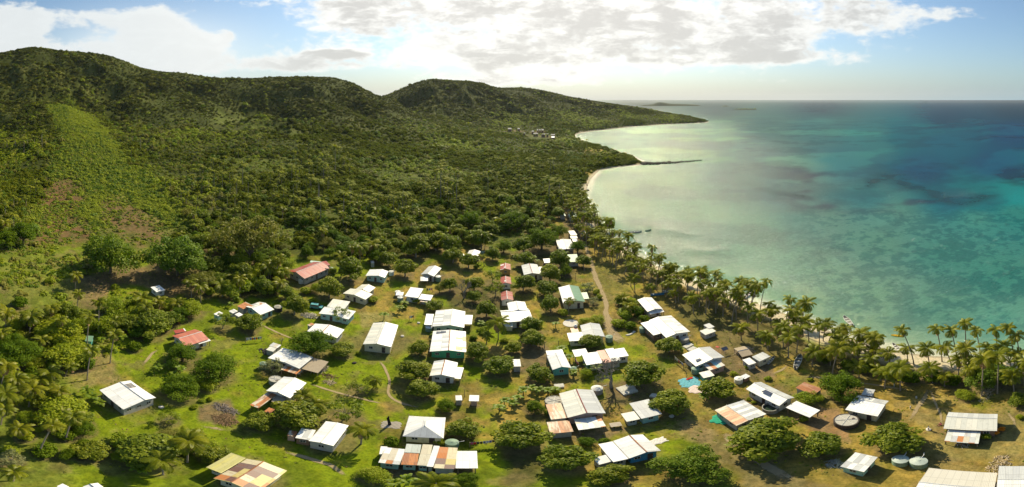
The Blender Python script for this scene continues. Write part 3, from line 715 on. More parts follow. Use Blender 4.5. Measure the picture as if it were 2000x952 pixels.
# ---- coconut palms: the crown is shared, the leaning trunk is each palm's own
def palm_crown(seed, nf=19, Lf=3.1, segs=11, wl=.22):
    rng = np.random.default_rng(seed); V, F, ton, mi = [], [], [], []; dead = [0]
    def quad(a, b, c, d, t): k = len(V); V.extend((a, b, c, d)); F.append((k, k + 1, k + 2, k + 3)); ton.extend([t] * 4); mi.append(dead[0])
    for i in range(nf):
        dead[0] = 1 if i >= nf - 2 - seed % 2 else 0
        a = i * 2.399 + rng.uniform(-.2, .2); e0 = R(rng.uniform(48, 78)) if i < 6 else R(rng.uniform(-5, 50)) if i < nf - 4 else R(rng.uniform(-62, -20))
        L = Lf * rng.uniform(.82, 1.1); dirh = np.array((math.cos(a), math.sin(a), 0)); side = np.array((-math.sin(a), math.cos(a), 0))
        p = np.array((0, 0, 0.)) + dirh * .12; e = e0; prev = p; t0 = .85 if i >= nf - 3 else rng.uniform(0, .5); pts = [p]
        curl = R(rng.uniform(8.5, 12)); tw = rng.uniform(-.25, .25)
        for s in range(segs):
            p = p + (dirh * math.cos(e) + np.array((0, 0, math.sin(e)))) * L / segs; e -= curl; pts.append(p)
        for s in range(segs):
            p0, p1 = pts[s], pts[s + 1]; w = .035 * (1 - s / segs) + .008
            quad(p0 - side * w, p0 + side * w, p1 + side * w, p1 - side * w, t0 + .3)
            if s < 1: continue
            f = math.sin(math.pi * min(1, (s + .7) / (segs + .4))) ** .55; ll = .78 * f * L / 3.0
            fw = (p1 - p0) / np.linalg.norm(p1 - p0)
            for sd in (-1, 1):
                for h in (0.0, .5):
                    b0 = p0 + (p1 - p0) * h; out = side * sd * .80 + fw * .52 + np.array((0, 0, -.30 + tw * sd))
                    out /= np.linalg.norm(out); tip = b0 + out * ll * rng.uniform(.85, 1.1); tip[2] -= .16 * ll; mid = b0 + out * ll * .5
                    quad(b0 - fw * wl * .25, mid - fw * wl * .5, tip, mid + fw * wl * .5 + fw * .02, np.clip(t0 + rng.uniform(0, .5), 0, 1))
    me = np_mesh('crown', V, F, [LF['palm'], LF['dead']], mi, attrs={'tone': ('FLOAT', 'POINT', np.array(ton))}); return me
PALMC = [palm_crown(300 + k, 17 + k % 3 * 2) for k in range(6)]
NUTS = MB()
for k in range(7): NUTS.tube([(.22 * math.cos(k * .9), .22 * math.sin(k * .9), -.35), (.25 * math.cos(k * .9), .25 * math.sin(k * .9), -.2), (.22 * math.cos(k * .9), .22 * math.sin(k * .9), -.05)], [.06, .13, .06], 6)
NUTM = NUTS.mesh('coconut_bunch', [paint('coconut_husk', (.20, .19, .05), .6, .3)])
PALMS = []
def palm_at(x, y, H, dx=0.0, dy=0.0, s=1.0, group='coconut palms along the beach', label=None, nuts=True):
    z = h1(x, y)
    e = empty('coconut_palm', (x, y, z), None, 'palm tree', group, 0, 1)
    tb = MB(); K = 7; pts = []
    for k in range(K + 1):
        t = k / K; u = t ** 1.5; pts.append((dx * u, dy * u, -.2 + (H + .2) * t))
    tb.tube(pts, [.20] + [.155 - .05 * k / K for k in range(K)], 6)
    tb.build('trunk', PALMBARK, e)
    c = ob('crown', PALMC[len(PALMS) % len(PALMC)], e, (dx, dy, H)); c.scale = (s, s, s); c.rotation_euler = (random.uniform(-.12, .12), random.uniform(-.12, .12), random.uniform(0, 6.28))
    if nuts and len(PALMS) % 2 == 0: n = ob('coconut_bunch', NUTM, e, (dx, dy, H)); n.scale = (s, s, s)
    PALMS.append([e, x, y, label]); return e
def palm_px(cx, cy, bx, by, w=30, **k):
    x, y, z = gpt(bx, by); rb = math.hypot(x, y)
    if rb > 300: print('FARPALM', cx, cy, bx, by, rb); return None
    H = (CAMZ - rb * math.tan((cy - HY) / FPX)) - z
    c = pol((cx - CX) / FPX, rb); H = max(2.2, min(H, 17)); s = max(.75, min(2.0, (w / FPX * rb) / 4.5))
    return palm_at(x, y, H, c[0] - x, c[1] - y, s, **k)
# ---- bananas
def banana_mesh(seed):
    rng = np.random.default_rng(seed); V, F, ton = [], [], []
    for i in range(9):
        a = i * 2.4 + rng.uniform(-.3, .3); d = np.array((math.cos(a), math.sin(a), 0)); sd = np.array((-d[1], d[0], 0)); e = R(rng.uniform(45, 80)); p = np.array((0, 0, 1.5)); L = rng.uniform(1.5, 2.2); pr = None
        for s in range(6):
            w = .33 * math.sin(math.pi * (s + .6) / 6.4); row = (p - sd * w - np.array((0, 0, .1 * w)), p, p + sd * w - np.array((0, 0, .1 * w)))
            if pr:
                for q in (0, 1):
                    k = len(V); V.extend((pr[q], pr[q + 1], row[q + 1], row[q])); F.append((k, k + 1, k + 2, k + 3)); ton.extend([rng.uniform(0, 1)] * 4)
            pr = row; p = p + (d * math.cos(e) + np.array((0, 0, math.sin(e)))) * L / 5; e -= R(24)
    cr = np_mesh('crown', V, F, [LF['banana']], attrs={'tone': ('FLOAT', 'POINT', np.array(ton))})
    t = MB(); t.tube([(0, 0, -.1), (0, 0, 1.65)], [.13, .08], 6); return cr, t.mesh('stem', [paint('banana_stem', (.16, .19, .06), .6, .3)])
BAN = [banana_mesh(k) for k in (1, 2, 3)]
def banana(px, py, s=1.0, label='', group='banana plants in the village gardens'):
    x, y, z = gpt(px, py); e = empty('banana_plant', (x, y, z), None, 'banana plant', group, random.uniform(0, 6), s)
    c, t = BAN[random.randrange(3)]; ob('crown', c, e); ob('stem', t, e); TREES.append([e, x, y, 'banana', 1.2 * s, label or None]); return e
# ---- leafless tree
def bare_tree(px, py, H, label, seed=3, spread=.62, lv=5, lean=(0, 0)):
    x, y, z = gpt(px, py); e = empty('bare_tree', (x, y, z), label, 'tree'); rng = random.Random(seed); t = MB(); b = MB()
    def br(p, d, L, r, k):
        q = p + d * L; m = p + d * L * .5 + Vector((rng.uniform(-1, 1), rng.uniform(-1, 1), 0)) * L * .07
        (t if k >= lv - 1 else b).tube([p, m, q], [r, r * .82, r * .65], 6 if k > 2 else 4)
        if k == 0: return
        for i in range(3 if k > 1 else 4):
            dd = (d + Vector((rng.uniform(-1, 1), rng.uniform(-1, 1), rng.uniform(-.15, .5))) * spread * 1.3).normalized(); br(q, dd, L * rng.uniform(.62, .82), r * .60, k - 1)
    br(Vector((0, 0, -.2)), Vector((lean[0], lean[1], 1)).normalized(), H * .26, H * .036, lv)
    t.build('trunk', BARKG, e); b.build('branches', BARKG, e); return e
# ---- masses nobody could count: one object, instanced on its own points
def stuff_field(name, label, variants, pos, scl, rot, vi):
    """variants: (V, F, material index per face, tone per vertex); the object carries them next to the points"""
    pos = np.asarray(pos, np.float32); n = len(pos)
    V = [pos]; part = [np.zeros(n, np.int32)]; ton = [np.zeros(n)]; F = []; MI = []; off = n
    mats = []
    for k, (v, f, mat, tn) in enumerate(variants):
        V.append(v); part.append(np.full(len(v), k + 1, np.int32)); ton.append(tn); F.append(f + off); off += len(v)
        for mm in mat[0]:
            if mm not in mats: mats.append(mm)
        MI.append(np.array([mats.index(mat[0][q]) for q in mat[1]], np.int32))
    V = np.concatenate(V); F = np.concatenate(F); part = np.concatenate(part); ton = np.concatenate(ton); MI = np.concatenate(MI)
    z = np.zeros(len(V)); S = np.ones((len(V), 3)); S[:n] = scl; Rz = z.copy(); Rz[:n] = rot; VI = z.astype(np.int32); VI[:n] = vi
    me = np_mesh(name, V, F, mats, MI, attrs={'tone': ('FLOAT', 'POINT', ton), 'piece': ('INT', 'POINT', part), 'scl': ('FLOAT_VECTOR', 'POINT', S), 'spin': ('FLOAT', 'POINT', Rz), 'pick': ('INT', 'POINT', VI)})
    g = bpy.data.node_groups.new(name, 'GeometryNodeTree')
    g.interface.new_socket('Geometry', in_out='INPUT', socket_type='NodeSocketGeometry'); g.interface.new_socket('Geometry', in_out='OUTPUT', socket_type='NodeSocketGeometry')
    N, L = g.nodes, g.links; gi = N.new('NodeGroupInput'); go = N.new('NodeGroupOutput')
    def named(nm, typ):
        a = N.new('GeometryNodeInputNamedAttribute'); a.data_type = typ; a.inputs[0].default_value = nm; return a.outputs[0]
    pc = named('piece', 'INT')
    def sel(k):
        c = N.new('FunctionNodeCompare'); c.data_type = 'INT'; c.operation = 'EQUAL'; L.new(pc, c.inputs[2]); c.inputs[3].default_value = k
        s = N.new('GeometryNodeSeparateGeometry'); s.domain = 'POINT'; L.new(gi.outputs[0], s.inputs[0]); L.new(c.outputs[0], s.inputs[1]); return s.outputs[0]
    g2i = N.new('GeometryNodeGeometryToInstance')
    for k in range(len(variants), 0, -1): L.new(sel(k), g2i.inputs[0])
    iop = N.new('GeometryNodeInstanceOnPoints'); L.new(sel(0), iop.inputs['Points']); L.new(g2i.outputs[0], iop.inputs['Instance'])
    iop.inputs['Pick Instance'].default_value = True; L.new(named('pick', 'INT'), iop.inputs['Instance Index'])
    cb = N.new('ShaderNodeCombineXYZ'); L.new(named('spin', 'FLOAT'), cb.inputs[2]); er = N.new('FunctionNodeEulerToRotation'); L.new(cb.outputs[0], er.inputs[0]); L.new(er.outputs[0], iop.inputs['Rotation'])
    L.new(named('scl', 'FLOAT_VECTOR'), iop.inputs['Scale']); L.new(iop.outputs[0], go.inputs[0])
    o = ob(name, me); md = o.modifiers.new('scatter', 'NODES'); md.node_group = g; tag(o, label, kind='stuff'); return o
def low_crown(seed, n=14, k=17, ls=(.16, .27), sq=.85, ch=.75, leaf='forest', lo=.0):
    rng = np.random.default_rng(seed); d = rnd_dirs(n, rng, -.1); lc = d * rng.uniform(.35, .72, n)[:, None]; lc[:, 2] = lc[:, 2] * sq + ch
    Vs, Fs, tn = [], [], []; off = 0
    for c in lc:
        r = rng.uniform(.25, .42); dd = rnd_dirs(k, rng, -.3); p = c + dd * r * np.array((1, 1, .8)); L = rng.uniform(*ls, k)
        V, F = leaf_quads(p, dd * .8 + np.array((0, 0, .5)) + rng.normal(size=(k, 3)) * .35, L * 1.3, L, rng, .1); Vs.append(V); Fs.append(F + off); off += len(V)
        tn.append(np.repeat(np.clip(rng.uniform(0, .5) + rng.uniform(0, .5, k), 0, 1), 4))
    F = np.concatenate(Fs); return np.concatenate(Vs), F, ([LF[leaf]], [0] * len(F)), np.concatenate(tn)
def low_palm(seed, H=8.0, nf=13, L=2.9):
    """unit: metres, scaled per point"""
    rng = np.random.default_rng(seed); V, F, tn, mi = [], [], [], []
    def quad(q, m, t): k = len(V); V.extend(q); F.append((k, k + 1, k + 2, k + 3)); mi.append(m); tn.extend([t] * 4)
    for k in range(4):
        a, b = k * math.pi / 2, (k + 1) * math.pi / 2
        quad([(.14 * math.cos(a), .14 * math.sin(a), 0), (.14 * math.cos(b), .14 * math.sin(b), 0), (.09 * math.cos(b), .09 * math.sin(b), H), (.09 * math.cos(a), .09 * math.sin(a), H)], 1, .5)
    for i in range(nf):
        a = i * 2.4; d = np.array((math.cos(a), math.sin(a), 0)); sd = np.array((-d[1], d[0], 0)); e = R(rng.uniform(10, 70)); p = np.array((0, 0, H)) + d * .1; t = rng.uniform(0, 1); prev = None
        for s in range(5):
            w = .42 * math.sin(math.pi * (s + .7) / 5.6); row = (p - sd * w - np.array((0, 0, .35 * w)), p, p + sd * w - np.array((0, 0, .35 * w)))
            if prev:
                for q in (0, 1): quad([prev[q], prev[q + 1], row[q + 1], row[q]], 0, t)
            prev = row; p = p + (d * math.cos(e) + np.array((0, 0, math.sin(e)))) * L / 4; e -= R(27)
    return np.array(V), np.array(F), ([LF['farpalm'], PALMBARK], mi), np.array(tn)
def in_px(px, py, polys, m=0): 
    s = np.zeros(px.shape, bool)
    for P in polys: s |= poly_sd(px, py, P) > m
    return s
FIELD_FAR = [[(1028, 263), (1080, 264), (1082, 270), (1035, 272)]]
def scatter_land(n, rlo, rhi, seed, azlo=-1.42, azhi=.55):
    rng = np.random.default_rng(seed); a = rng.uniform(azlo, azhi, n); r = np.sqrt(rng.uniform(rlo ** 2, rhi ** 2, n)); x, y = np.sin(a) * r, np.cos(a) * r
    d = inland(x, y); m = d > 2.5; x, y, d, r = x[m], y[m], d[m], r[m]; z = height(x, y); px, py = toPX(x, y, z); return x, y, z, d, r, px, py, rng
def build_forest():
    def place(n, lo, hi, seed, smin, smax):
        x, y, z, d, r, px, py, rng = scatter_land(n, lo, hi, seed)
        cm = clear_margin(px, py); n2 = fbm(x * .03, y * .03, 3, 77)
        keep = (cm < -3) | ((r > 480)); keep &= ~((px > 1143) & (r < 330))
        op = np.zeros(len(x))
        for P in GLADES + [SPUR]: op = np.maximum(op, sst(poly_sd(px, py, P) + (22 if P is SPUR else 50) * (n2 - .5) + 20 * (rng.random(len(x)) - .5), -14, 8 if P is SPUR else 14))
        keep &= rng.random(len(x)) > op * .93; keep &= ~(poly_sd(px, py + 6, SPUR) + 44 * (n2 - .5) + 22 * (rng.random(len(x)) - .5) > 0)
        keep &= ~in_px(px, py, FIELD_FAR, -1)
        keep &= ~((px < 175) & (py > 462) & (r < 300)); keep &= (py > 60)
        x, y, z, px, r, d = x[keep], y[keep], z[keep], px[keep], r[keep], d[keep]; s = rng.uniform(smin, smax, len(x)) * (1 + .9 * (fbm(x * .02, y * .02, 3, 78) - .5) * 2) * np.where(rng.random(len(x)) < .06, 1.7, 1.0)
        s *= np.clip(.55 + d / 18, .55, 1)
        return x, y, z, s, rng, r, d
    v = [low_crown(1), low_crown(2, 18, 15), low_crown(3, 12, 20, sq=.7), low_crown(4, 16, 16, leaf='olive'), low_crown(5, 16, 16, (.14, .24), leaf='rain'), low_crown(6, 16, 14, (.14, .24), sq=.7, leaf='lime'), low_crown(7, 14, 16, leaf='upland_shade'), low_crown(8, 18, 14, (.13, .23), leaf='upland_shade'), low_crown(9, 18, 14, (.13, .23), sq=.7, leaf='olive')]
    X = []; 
    for a in (place(24000, 165, 470, 5, 1.6, 3.3), place(95000, 440, 1450, 6, 1.8, 3.6)):
        x, y, z, s, rng, r, d = a; rz = rng.uniform(0, 6.28, len(x)); n4 = fbm(x * .012, y * .012, 3, 79) + .25 * (rng.random(len(x)) - .5)
        pick = np.where(n4 < .47, rng.integers(0, 3, len(x)), np.where(n4 < .53, 4, np.where(n4 < .60, 3, 5))); pick = np.where(rng.random(len(x)) < .25, rng.integers(0, 3, len(x)), pick)
        up = rng.random(len(x)) < sst(z, 18, 60) * .85; pick = np.where(up, np.where(rng.random(len(x)) < .12, 8, rng.integers(6, 8, len(x))), pick)  # most crowns higher up take the leaves with cloud shadow in their colour
        X.append((x, y, z - .55 * s, s, rz, pick))
    x, y, z, s, rz, pk = [np.concatenate(q) for q in zip(*X)]
    stuff_field('hill_forest', 'dense green woodland covering the hills and the valley behind the village', v, np.stack([x, y, z], 1), np.stack([s, s, s * .95], 1), rz, pk)
    # palms mixed in the lower wood
    x, y, z, s, rng, r, d = place(9000, 170, 950, 8, .8, 1.15); h = z < 30
    k = h & ((r < 400) | (d > 30)) & (fbm(x * .011, y * .011, 3, 83) > .47) & (rng.random(len(x)) < np.where(r < 450, .75, .35)); x, y, z, s = x[k], y[k], z[k], s[k]
    stuff_field('palm_forest', 'coconut palms mixed through the far valley woodland', [low_palm(1), low_palm(2, 10), low_palm(3, 6)], np.stack([x, y, z], 1), np.stack([s, s, s], 1), rng.uniform(0, 6.28, len(x)), rng.integers(0, 3, len(x)))
    # low scrub on open slopes, glades and gardens
    x, y, z, d, r, px, py, rng = scatter_land(150000, 75, 520, 12, -1.42, .15)
    cm = clear_margin(px, py); n2 = fbm(x * .06, y * .06, 3, 88)
    fields = [[(115, 545), (200, 535), (285, 520), (372, 570), (330, 580), (215, 560), (200, 600), (150, 610)]]
    op = in_px(px, py, GLADES + [SPUR]) | ((px < 185 + 60 * (n2 - .5)) & (py > 470) & (py < 700)) | in_px(px, py, [[(215, 560), (330, 550), (345, 610), (250, 620)], [(120, 620), (230, 600), (250, 680), (140, 720)], [(0, 820), (90, 830), (120, 900), (60, 940), (0, 940)], [(1195, 580), (1240, 575), (1262, 620), (1240, 655), (1200, 645), (1190, 610)]])
    k = op & (n2 > .42) & ((rng.random(len(x)) < .7) | ~in_px(px, py, [SPUR], 4)) & ~in_px(px, py, fields, -2) & (~in_px(px, py, [SOIL[3][0], SOIL[4][0]], 6) | (n2 > .6)) & (d > 8) & (rng.random(len(x)) < np.where(py < 480, .8, .6))
    x, y, z = x[k], y[k], z[k]; s = rng.uniform(.35, 1.0, len(x)) * np.where(toPX(x, y, z)[0] < 190, 1.4, 1.0) * np.where(rng.random(len(x)) < .10, 2.0, 1.0); rz = rng.uniform(0, 6.28, len(x))
    stuff_field('scrub', 'low scrub and weeds on the open slopes and garden edges', [low_crown(11, 7, 9, (.3, .5), .5, .25, 'lime'), low_crown(12, 7, 9, (.3, .5), .5, .25, 'rain'), low_crown(13, 7, 9, (.25, .45), .5, .25, 'olive')],
                np.stack([x, y, z - .1], 1), np.stack([s, s, s * .8], 1), rz, rng.integers(0, 3, len(x)))
    # tufts, weeds and fallen leaves on the village ground
    x, y, z, d, r, px, py, rng = scatter_land(120000, 46, 330, 15, -1.42, 1.42); n2 = fbm(x * .09, y * .09, 4, 93)
    k = (clear_margin(px, py) > 0) & (d > 9) & (rng.random(len(x)) < np.clip((n2 - .36) * 3.2, .04, 1)); x, y, z = x[k], y[k], z[k]; s = rng.uniform(.10, .34, len(x))
    stuff_field('weeds', 'grass tufts, weeds and fallen leaves across the village ground', [low_crown(31, 4, 7, (.4, .7), .5, .2, 'lime'), low_crown(32, 4, 7, (.4, .7), .5, .2, 'mango'), low_crown(33, 4, 6, (.4, .7), .3, .1, 'dead'), low_crown(34, 4, 7, (.4, .7), .5, .2, 'olive')],
                np.stack([x, y, z - .03], 1), np.stack([s, s, s * .7], 1), rng.uniform(0, 6.28, len(x)), rng.integers(0, 4, len(x)))
    # pale feathery shrubs that clothe the spur
    x, y, z, d, r, px, py, rng = scatter_land(260000, 190, 620, 18, -1.42, -.75); n2 = fbm(x * .05, y * .05, 4, 95)
    sd = poly_sd(px, py, SPUR) + 70 * (n2 - .5) + 34 * (rng.random(len(x)) - .5); bare = np.maximum(poly_sd(px, py, SOIL[3][0]), poly_sd(px, py, SOIL[4][0])) + 26 * (n2 - .5)
    k = (sd > -9) & (rng.random(len(x)) < np.where(bare > -5, .08, .75)); x, y, z, r = x[k], y[k], z[k], r[k]; s = rng.uniform(.45, 1.15, len(x)) * np.where(rng.random(len(x)) < .05, 2.2, 1)
    stuff_field('spur_shrubs', 'pale yellow green feathery shrubs covering the rounded spur', [low_crown(41, 9, 9, (.2, .36), .7, .35, 'feather'), low_crown(42, 9, 9, (.2, .36), .7, .35, 'feather'), low_crown(43, 9, 9, (.2, .36), .7, .35, 'rain')],
                np.stack([x, y, z - .1], 1), np.stack([s, s, s], 1), rng.uniform(0, 6.28, len(x)), np.where(rng.random(len(x)) < .45 + .5 * sst(fbm(x * .02, y * .02, 3, 99), .40, .60), rng.integers(0, 2, len(x)), 2))
# ================================================================== the trees one can tell apart
VILLAGE = [  # crown centre px, py, width px (photo), kind, vertical squash
    (575, 595, 52, 'breadfruit', 1), (435, 625, 46, 'sparse', .9), (487, 628, 52, 'breadfruit', .8), (515, 558, 42, 'breadfruit', 1), (482, 560, 28, 'mango', 1), (559, 572, 34, 'breadfruit', 1),
    (643, 560, 50, 'breadfruit', 1), (617, 563, 26, 'lime', 1), (685, 526, 52, 'breadfruit', 1), (606, 670, 80, 'mango', .85), (667, 612, 32, 'sparse', 1.1), (668, 682, 44, 'breadfruit', .8),
    (791, 520, 45, 'breadfruit', 1), (812, 480, 50, 'breadfruit', 1), (882, 476, 44, 'breadfruit', 1), (851, 470, 40, 'breadfruit', 1), (885, 498, 36, 'breadfruit', 1), (915, 507, 36, 'breadfruit', 1),
    (962, 494, 28, 'breadfruit', 1), (984, 482, 30, 'mango', 1), (1023, 479, 38, 'breadfruit', 1), (1058, 466, 54, 'mango', .95), (1025, 504, 38, 'breadfruit', .9), (1094, 507, 42, 'breadfruit', 1),
    (1128, 482, 28, 'mango', 1.1), (1139, 510, 28, 'breadfruit', 1), (1074, 532, 42, 'breadfruit', 1), (1105, 528, 28, 'mango', 1), (1022, 553, 42, 'breadfruit', .9), (1070, 562, 40, 'breadfruit', .9),
    (879, 556, 30, 'breadfruit', 1.1), (926, 553, 34, 'breadfruit', 1), (962, 536, 34, 'sparse', 1), (968, 560, 32, 'sparse', 1.1), (927, 578, 28, 'breadfruit', 1), (950, 602, 40, 'breadfruit', 1),
    (858, 564, 22, 'olive', 1.2), (850, 596, 32, 'breadfruit', .8), (813, 588, 18, 'lime', 1), (1076, 593, 40, 'breadfruit', 1), (1037, 635, 44, 'breadfruit', 1), (1040, 660, 48, 'breadfruit', .9), (1003, 678, 34, 'breadfruit', .9),
    (932, 688, 50, 'breadfruit', .9), (820, 680, 40, 'breadfruit', .9), (1141, 628, 26, 'lime', .8), (1167, 626, 34, 'lime', .8), (1148, 561, 36, 'pale', .8), (1159, 588, 26, 'pale', .8), (1151, 667, 42, 'breadfruit', .8),
    (809, 725, 68, 'breadfruit', .8), (826, 758, 60, 'breadfruit', .8), (975, 712, 58, 'breadfruit', .8), (1053, 728, 54, 'breadfruit', .8), (871, 793, 40, 'mango', 1), (903, 836, 60, 'breadfruit', .8),
    (1045, 796, 42, 'mango', .9), (1018, 848, 100, 'breadfruit', .75), (908, 937, 52, 'mango', .8), (730, 928, 70, 'lime', .75), (1256, 728, 78, 'breadfruit', .8), (1309, 784, 78, 'breadfruit', .8), (1106, 892, 104, 'breadfruit', .75),
    (1196, 926, 82, 'breadfruit', .7), (1147, 863, 36, 'mango', .8), (1352, 910, 136, 'rain', .95), (1144, 728, 30, 'lime', 1), (1403, 757, 72, 'breadfruit', .75), (1500, 852, 134, 'breadfruit', .72), (1608, 868, 88, 'breadfruit', .75),
    (1577, 777, 56, 'lime', .8), (1644, 752, 86, 'mango', .95), (1747, 857, 110, 'breadfruit', .75), (1886, 772, 42, 'lime', .8), (1992, 781, 44, 'breadfruit', .8), (1930, 733, 92, 'rain', 1.05), (1306, 674, 50, 'breadfruit', .8),
    (356, 690, 70, 'mango', .8), (420, 718, 88, 'mango', .8), (352, 757, 80, 'mango', .75), (403, 752, 44, 'lime', .9), (294, 878, 130, 'breadfruit', .55), (176, 880, 76, 'breadfruit', .6), (118, 802, 118, 'lime', .7), (22, 895, 66, 'pale', .8),
    (580, 808, 96, 'breadfruit', .75), (506, 822, 58, 'breadfruit', .75), (676, 798, 74, 'sparse', .9), (700, 752, 52, 'sparse', .8), (412, 885, 62, 'breadfruit', .7), (215, 502, 118, 'rain', 1.05), (347, 507, 116, 'rain', 1.05), (394, 549, 60, 'olive', 1.1),
    (295, 632, 70, 'breadfruit', .75), (246, 630, 52, 'breadfruit', .8), (353, 612, 44, 'mango', .8), (122, 645, 92, 'lime', .65), (35, 690, 84, 'mango', .75), (135, 692, 96, 'lime', .7), (488, 466, 118, 'olive', 1.15), (432, 470, 60, 'olive', 1.0),
    (395, 470, 44, 'breadfruit', 1), (528, 520, 40, 'breadfruit', 1), (466, 532, 46, 'breadfruit', 1), (446, 512, 40, 'mango', 1), (500, 505, 34, 'mango', 1), (430, 545, 34, 'breadfruit', 1), (45, 455, 60, 'mango', .9), (15, 465, 50, 'mango', .9),
    (1000, 430, 46, 'mango', .9), (1042, 440, 36, 'breadfruit', .9), (1088, 452, 36, 'mango', 1), (916, 430, 44, 'mango', 1), (940, 468, 40, 'breadfruit', 1), (760, 505, 34, 'breadfruit', 1), (735, 500, 34, 'mango', 1),
    (1174, 447, 24, 'mango', 1.3), (1190, 440, 22, 'breadfruit', 1.3), (560, 770, 18, 'lime', 1.3), (621, 740, 16, 'lime', 1.5), (530, 714, 46, 'pale', .9), (330, 815, 52, 'sparse', .7), (330, 850, 60, 'olive', .6), (850, 620, 20, 'lime', 1),
]
SHRUBS = [(757, 647, 22, 'bush'), (745, 640, 24, 'darkbush'), (715, 580, 18, 'darkbush'), (728, 586, 22, 'bush'), (625, 530, 26, 'bush'), (597, 568, 26, 'bush'), (650, 530, 20, 'bush'), (462, 585, 20, 'bush'), (445, 622, 18, 'bush'),
          (1213, 588, 26, 'darkbush'), (1232, 590, 30, 'bush'), (1246, 607, 30, 'darkbush'), (1222, 615, 34, 'bush'), (1207, 632, 30, 'bush'), (1232, 636, 28, 'darkbush'), (1258, 622, 24, 'darkbush'), (1500, 740, 20, 'bush'), (1462, 780, 14, 'bush'),
          (1472, 786, 14, 'bush'), (1432, 730, 20, 'bush'), (1460, 716, 18, 'bush'), (1570, 818, 24, 'bush'), (1582, 742, 16, 'bush'), (1992, 815, 22, 'bush'), (1965, 728, 50, 'darkbush'), (1690, 718, 40, 'darkbush'), (1860, 742, 44, 'darkbush'),
          (1780, 738, 44, 'darkbush'), (1820, 733, 44, 'darkbush'), (1735, 728, 40, 'darkbush'), (1655, 712, 36, 'darkbush'), (1610, 700, 34, 'darkbush'), (1925, 852, 30, 'bush'), (1943, 843, 22, 'orange'), (1957, 838, 18, 'orange'),
          (380, 795, 20, 'bush'), (215, 680, 26, 'bush'), (200, 640, 24, 'bush'), (170, 640, 30, 'bush'), (310, 590, 26, 'darkbush'), (330, 600, 24, 'bush'), (380, 605, 22, 'darkbush'), (40, 590, 40, 'darkbush'), (20, 610, 30, 'bush'),
          (100, 660, 40, 'darkbush'), (60, 740, 40, 'darkbush'), (240, 860, 60, 'bush'), (90, 880, 60, 'darkbush'), (50, 850, 46, 'bush'), (130, 850, 46, 'darkbush'), (350, 880, 40, 'bush'), (225, 560, 20, 'bush'), (98, 548, 24, 'bush'),
          (1165, 570, 20, 'bush'), (1170, 580, 18, 'bush'), (1100, 610, 24, 'bush'), (905, 505, 14, 'darkbush'), (930, 522, 14, 'darkbush'), (1038, 520, 20, 'bush'), (1146, 740, 14, 'bush'), (790, 600, 16, 'bush'), (855, 800, 8, 'bush'),
          (765, 862, 40, 'darkbush'), (795, 855, 20, 'darkbush'), (860, 862, 28, 'bush'), (655, 884, 14, 'bush'), (410, 780, 20, 'bush'), (395, 783, 18, 'bush'), (1180, 862, 26, 'darkbush'), (1072, 806, 24, 'darkbush'), (1085, 765, 20, 'bush'),
          (945, 645, 24, 'bush'), (925, 660, 20, 'darkbush'), (985, 665, 20, 'bush'), (700, 690, 14, 'bush'), (610, 592, 20, 'darkbush'), (540, 600, 20, 'darkbush'), (410, 570, 24, 'bush'), (360, 590, 24, 'bush'), (290, 662, 24, 'darkbush')]
BANANAS = [(330, 722), (340, 738), (310, 727), (352, 730), (1040, 765), (1052, 770), (1070, 770), (1085, 768), (985, 790), (1000, 795), (1010, 785), (975, 805), (1022, 772), (1113, 706), (1120, 735), (1150, 722), (1165, 728),
           (780, 610), (790, 600), (750, 625), (560, 765), (850, 660), (836, 600), (890, 645), (940, 640), (1330, 690), (270, 660), (230, 650), (205, 655), (198, 670), (240, 668), (180, 785), (195, 795), (168, 772), (1470, 770), (1085, 640),
           (1095, 690), (1100, 688), (1210, 600), (1225, 605), (1240, 600), (1215, 612), (1145, 706), (1375, 782), (770, 950), (795, 945), (272, 925), (290, 905), (460, 590), (450, 600), (1105, 500), (1115, 505), (1050, 515), (1042, 510), (935, 515)]
LEFT_PALMS = [  # crown px, crown py, base px, base py, crown width px
    (148, 538, 147, 566, 28), (153, 574, 151, 606, 26), (193, 590, 193, 653, 30), (174, 620, 170, 680, 34), (118, 626, 118, 665, 30), (82, 664, 81, 688, 36), (225, 628, 232, 652, 30), (224, 652, 215, 710, 36),
    (178, 684, 170, 743, 34), (138, 716, 127, 736, 30), (98, 728, 106, 752, 52), (12, 716, 0, 770, 46), (33, 740, 31, 767, 46), (64, 760, 56, 795, 52), (116, 764, 110, 790, 40), (9, 800, 2, 830, 46), (37, 838, 37, 858, 52), (103, 832, 77, 888, 46),
    (144, 814, 128, 862, 44), (28, 922, 26, 940, 60), (345, 593, 343, 609, 32), (709, 840, 705, 868, 58), (617, 790, 622, 810, 50), (592, 773, 590, 790, 40), (733, 742, 730, 757, 34), (973, 630, 973, 664, 46), (852, 945, 850, 965, 84),
    (545, 505, 540, 545, 28), (530, 512, 528, 545, 24), (547, 553, 547, 575, 34), (434, 475, 432, 505, 24), (415, 490, 414, 512, 22), (444, 490, 442, 515, 22), (900, 450, 900, 475, 26), (948, 462, 947, 486, 28), (940, 500, 946, 520, 10),
    (703, 482, 703, 515, 34), (728, 478, 728, 506, 34), (665, 500, 664, 530, 28), (688, 482, 686, 508, 26), (1014, 412, 1013, 432, 26), (978, 430, 977, 448, 26), (40, 437, 44, 466, 24), (10, 436, 14, 460, 24), (20, 448, 22, 470, 22),
    (1112, 588, 1110, 610, 24), (1216, 582, 1214, 596, 30), (1228, 598, 1226, 615, 30), (952, 655, 950, 672, 18), (1056, 420, 1056, 440, 22)]
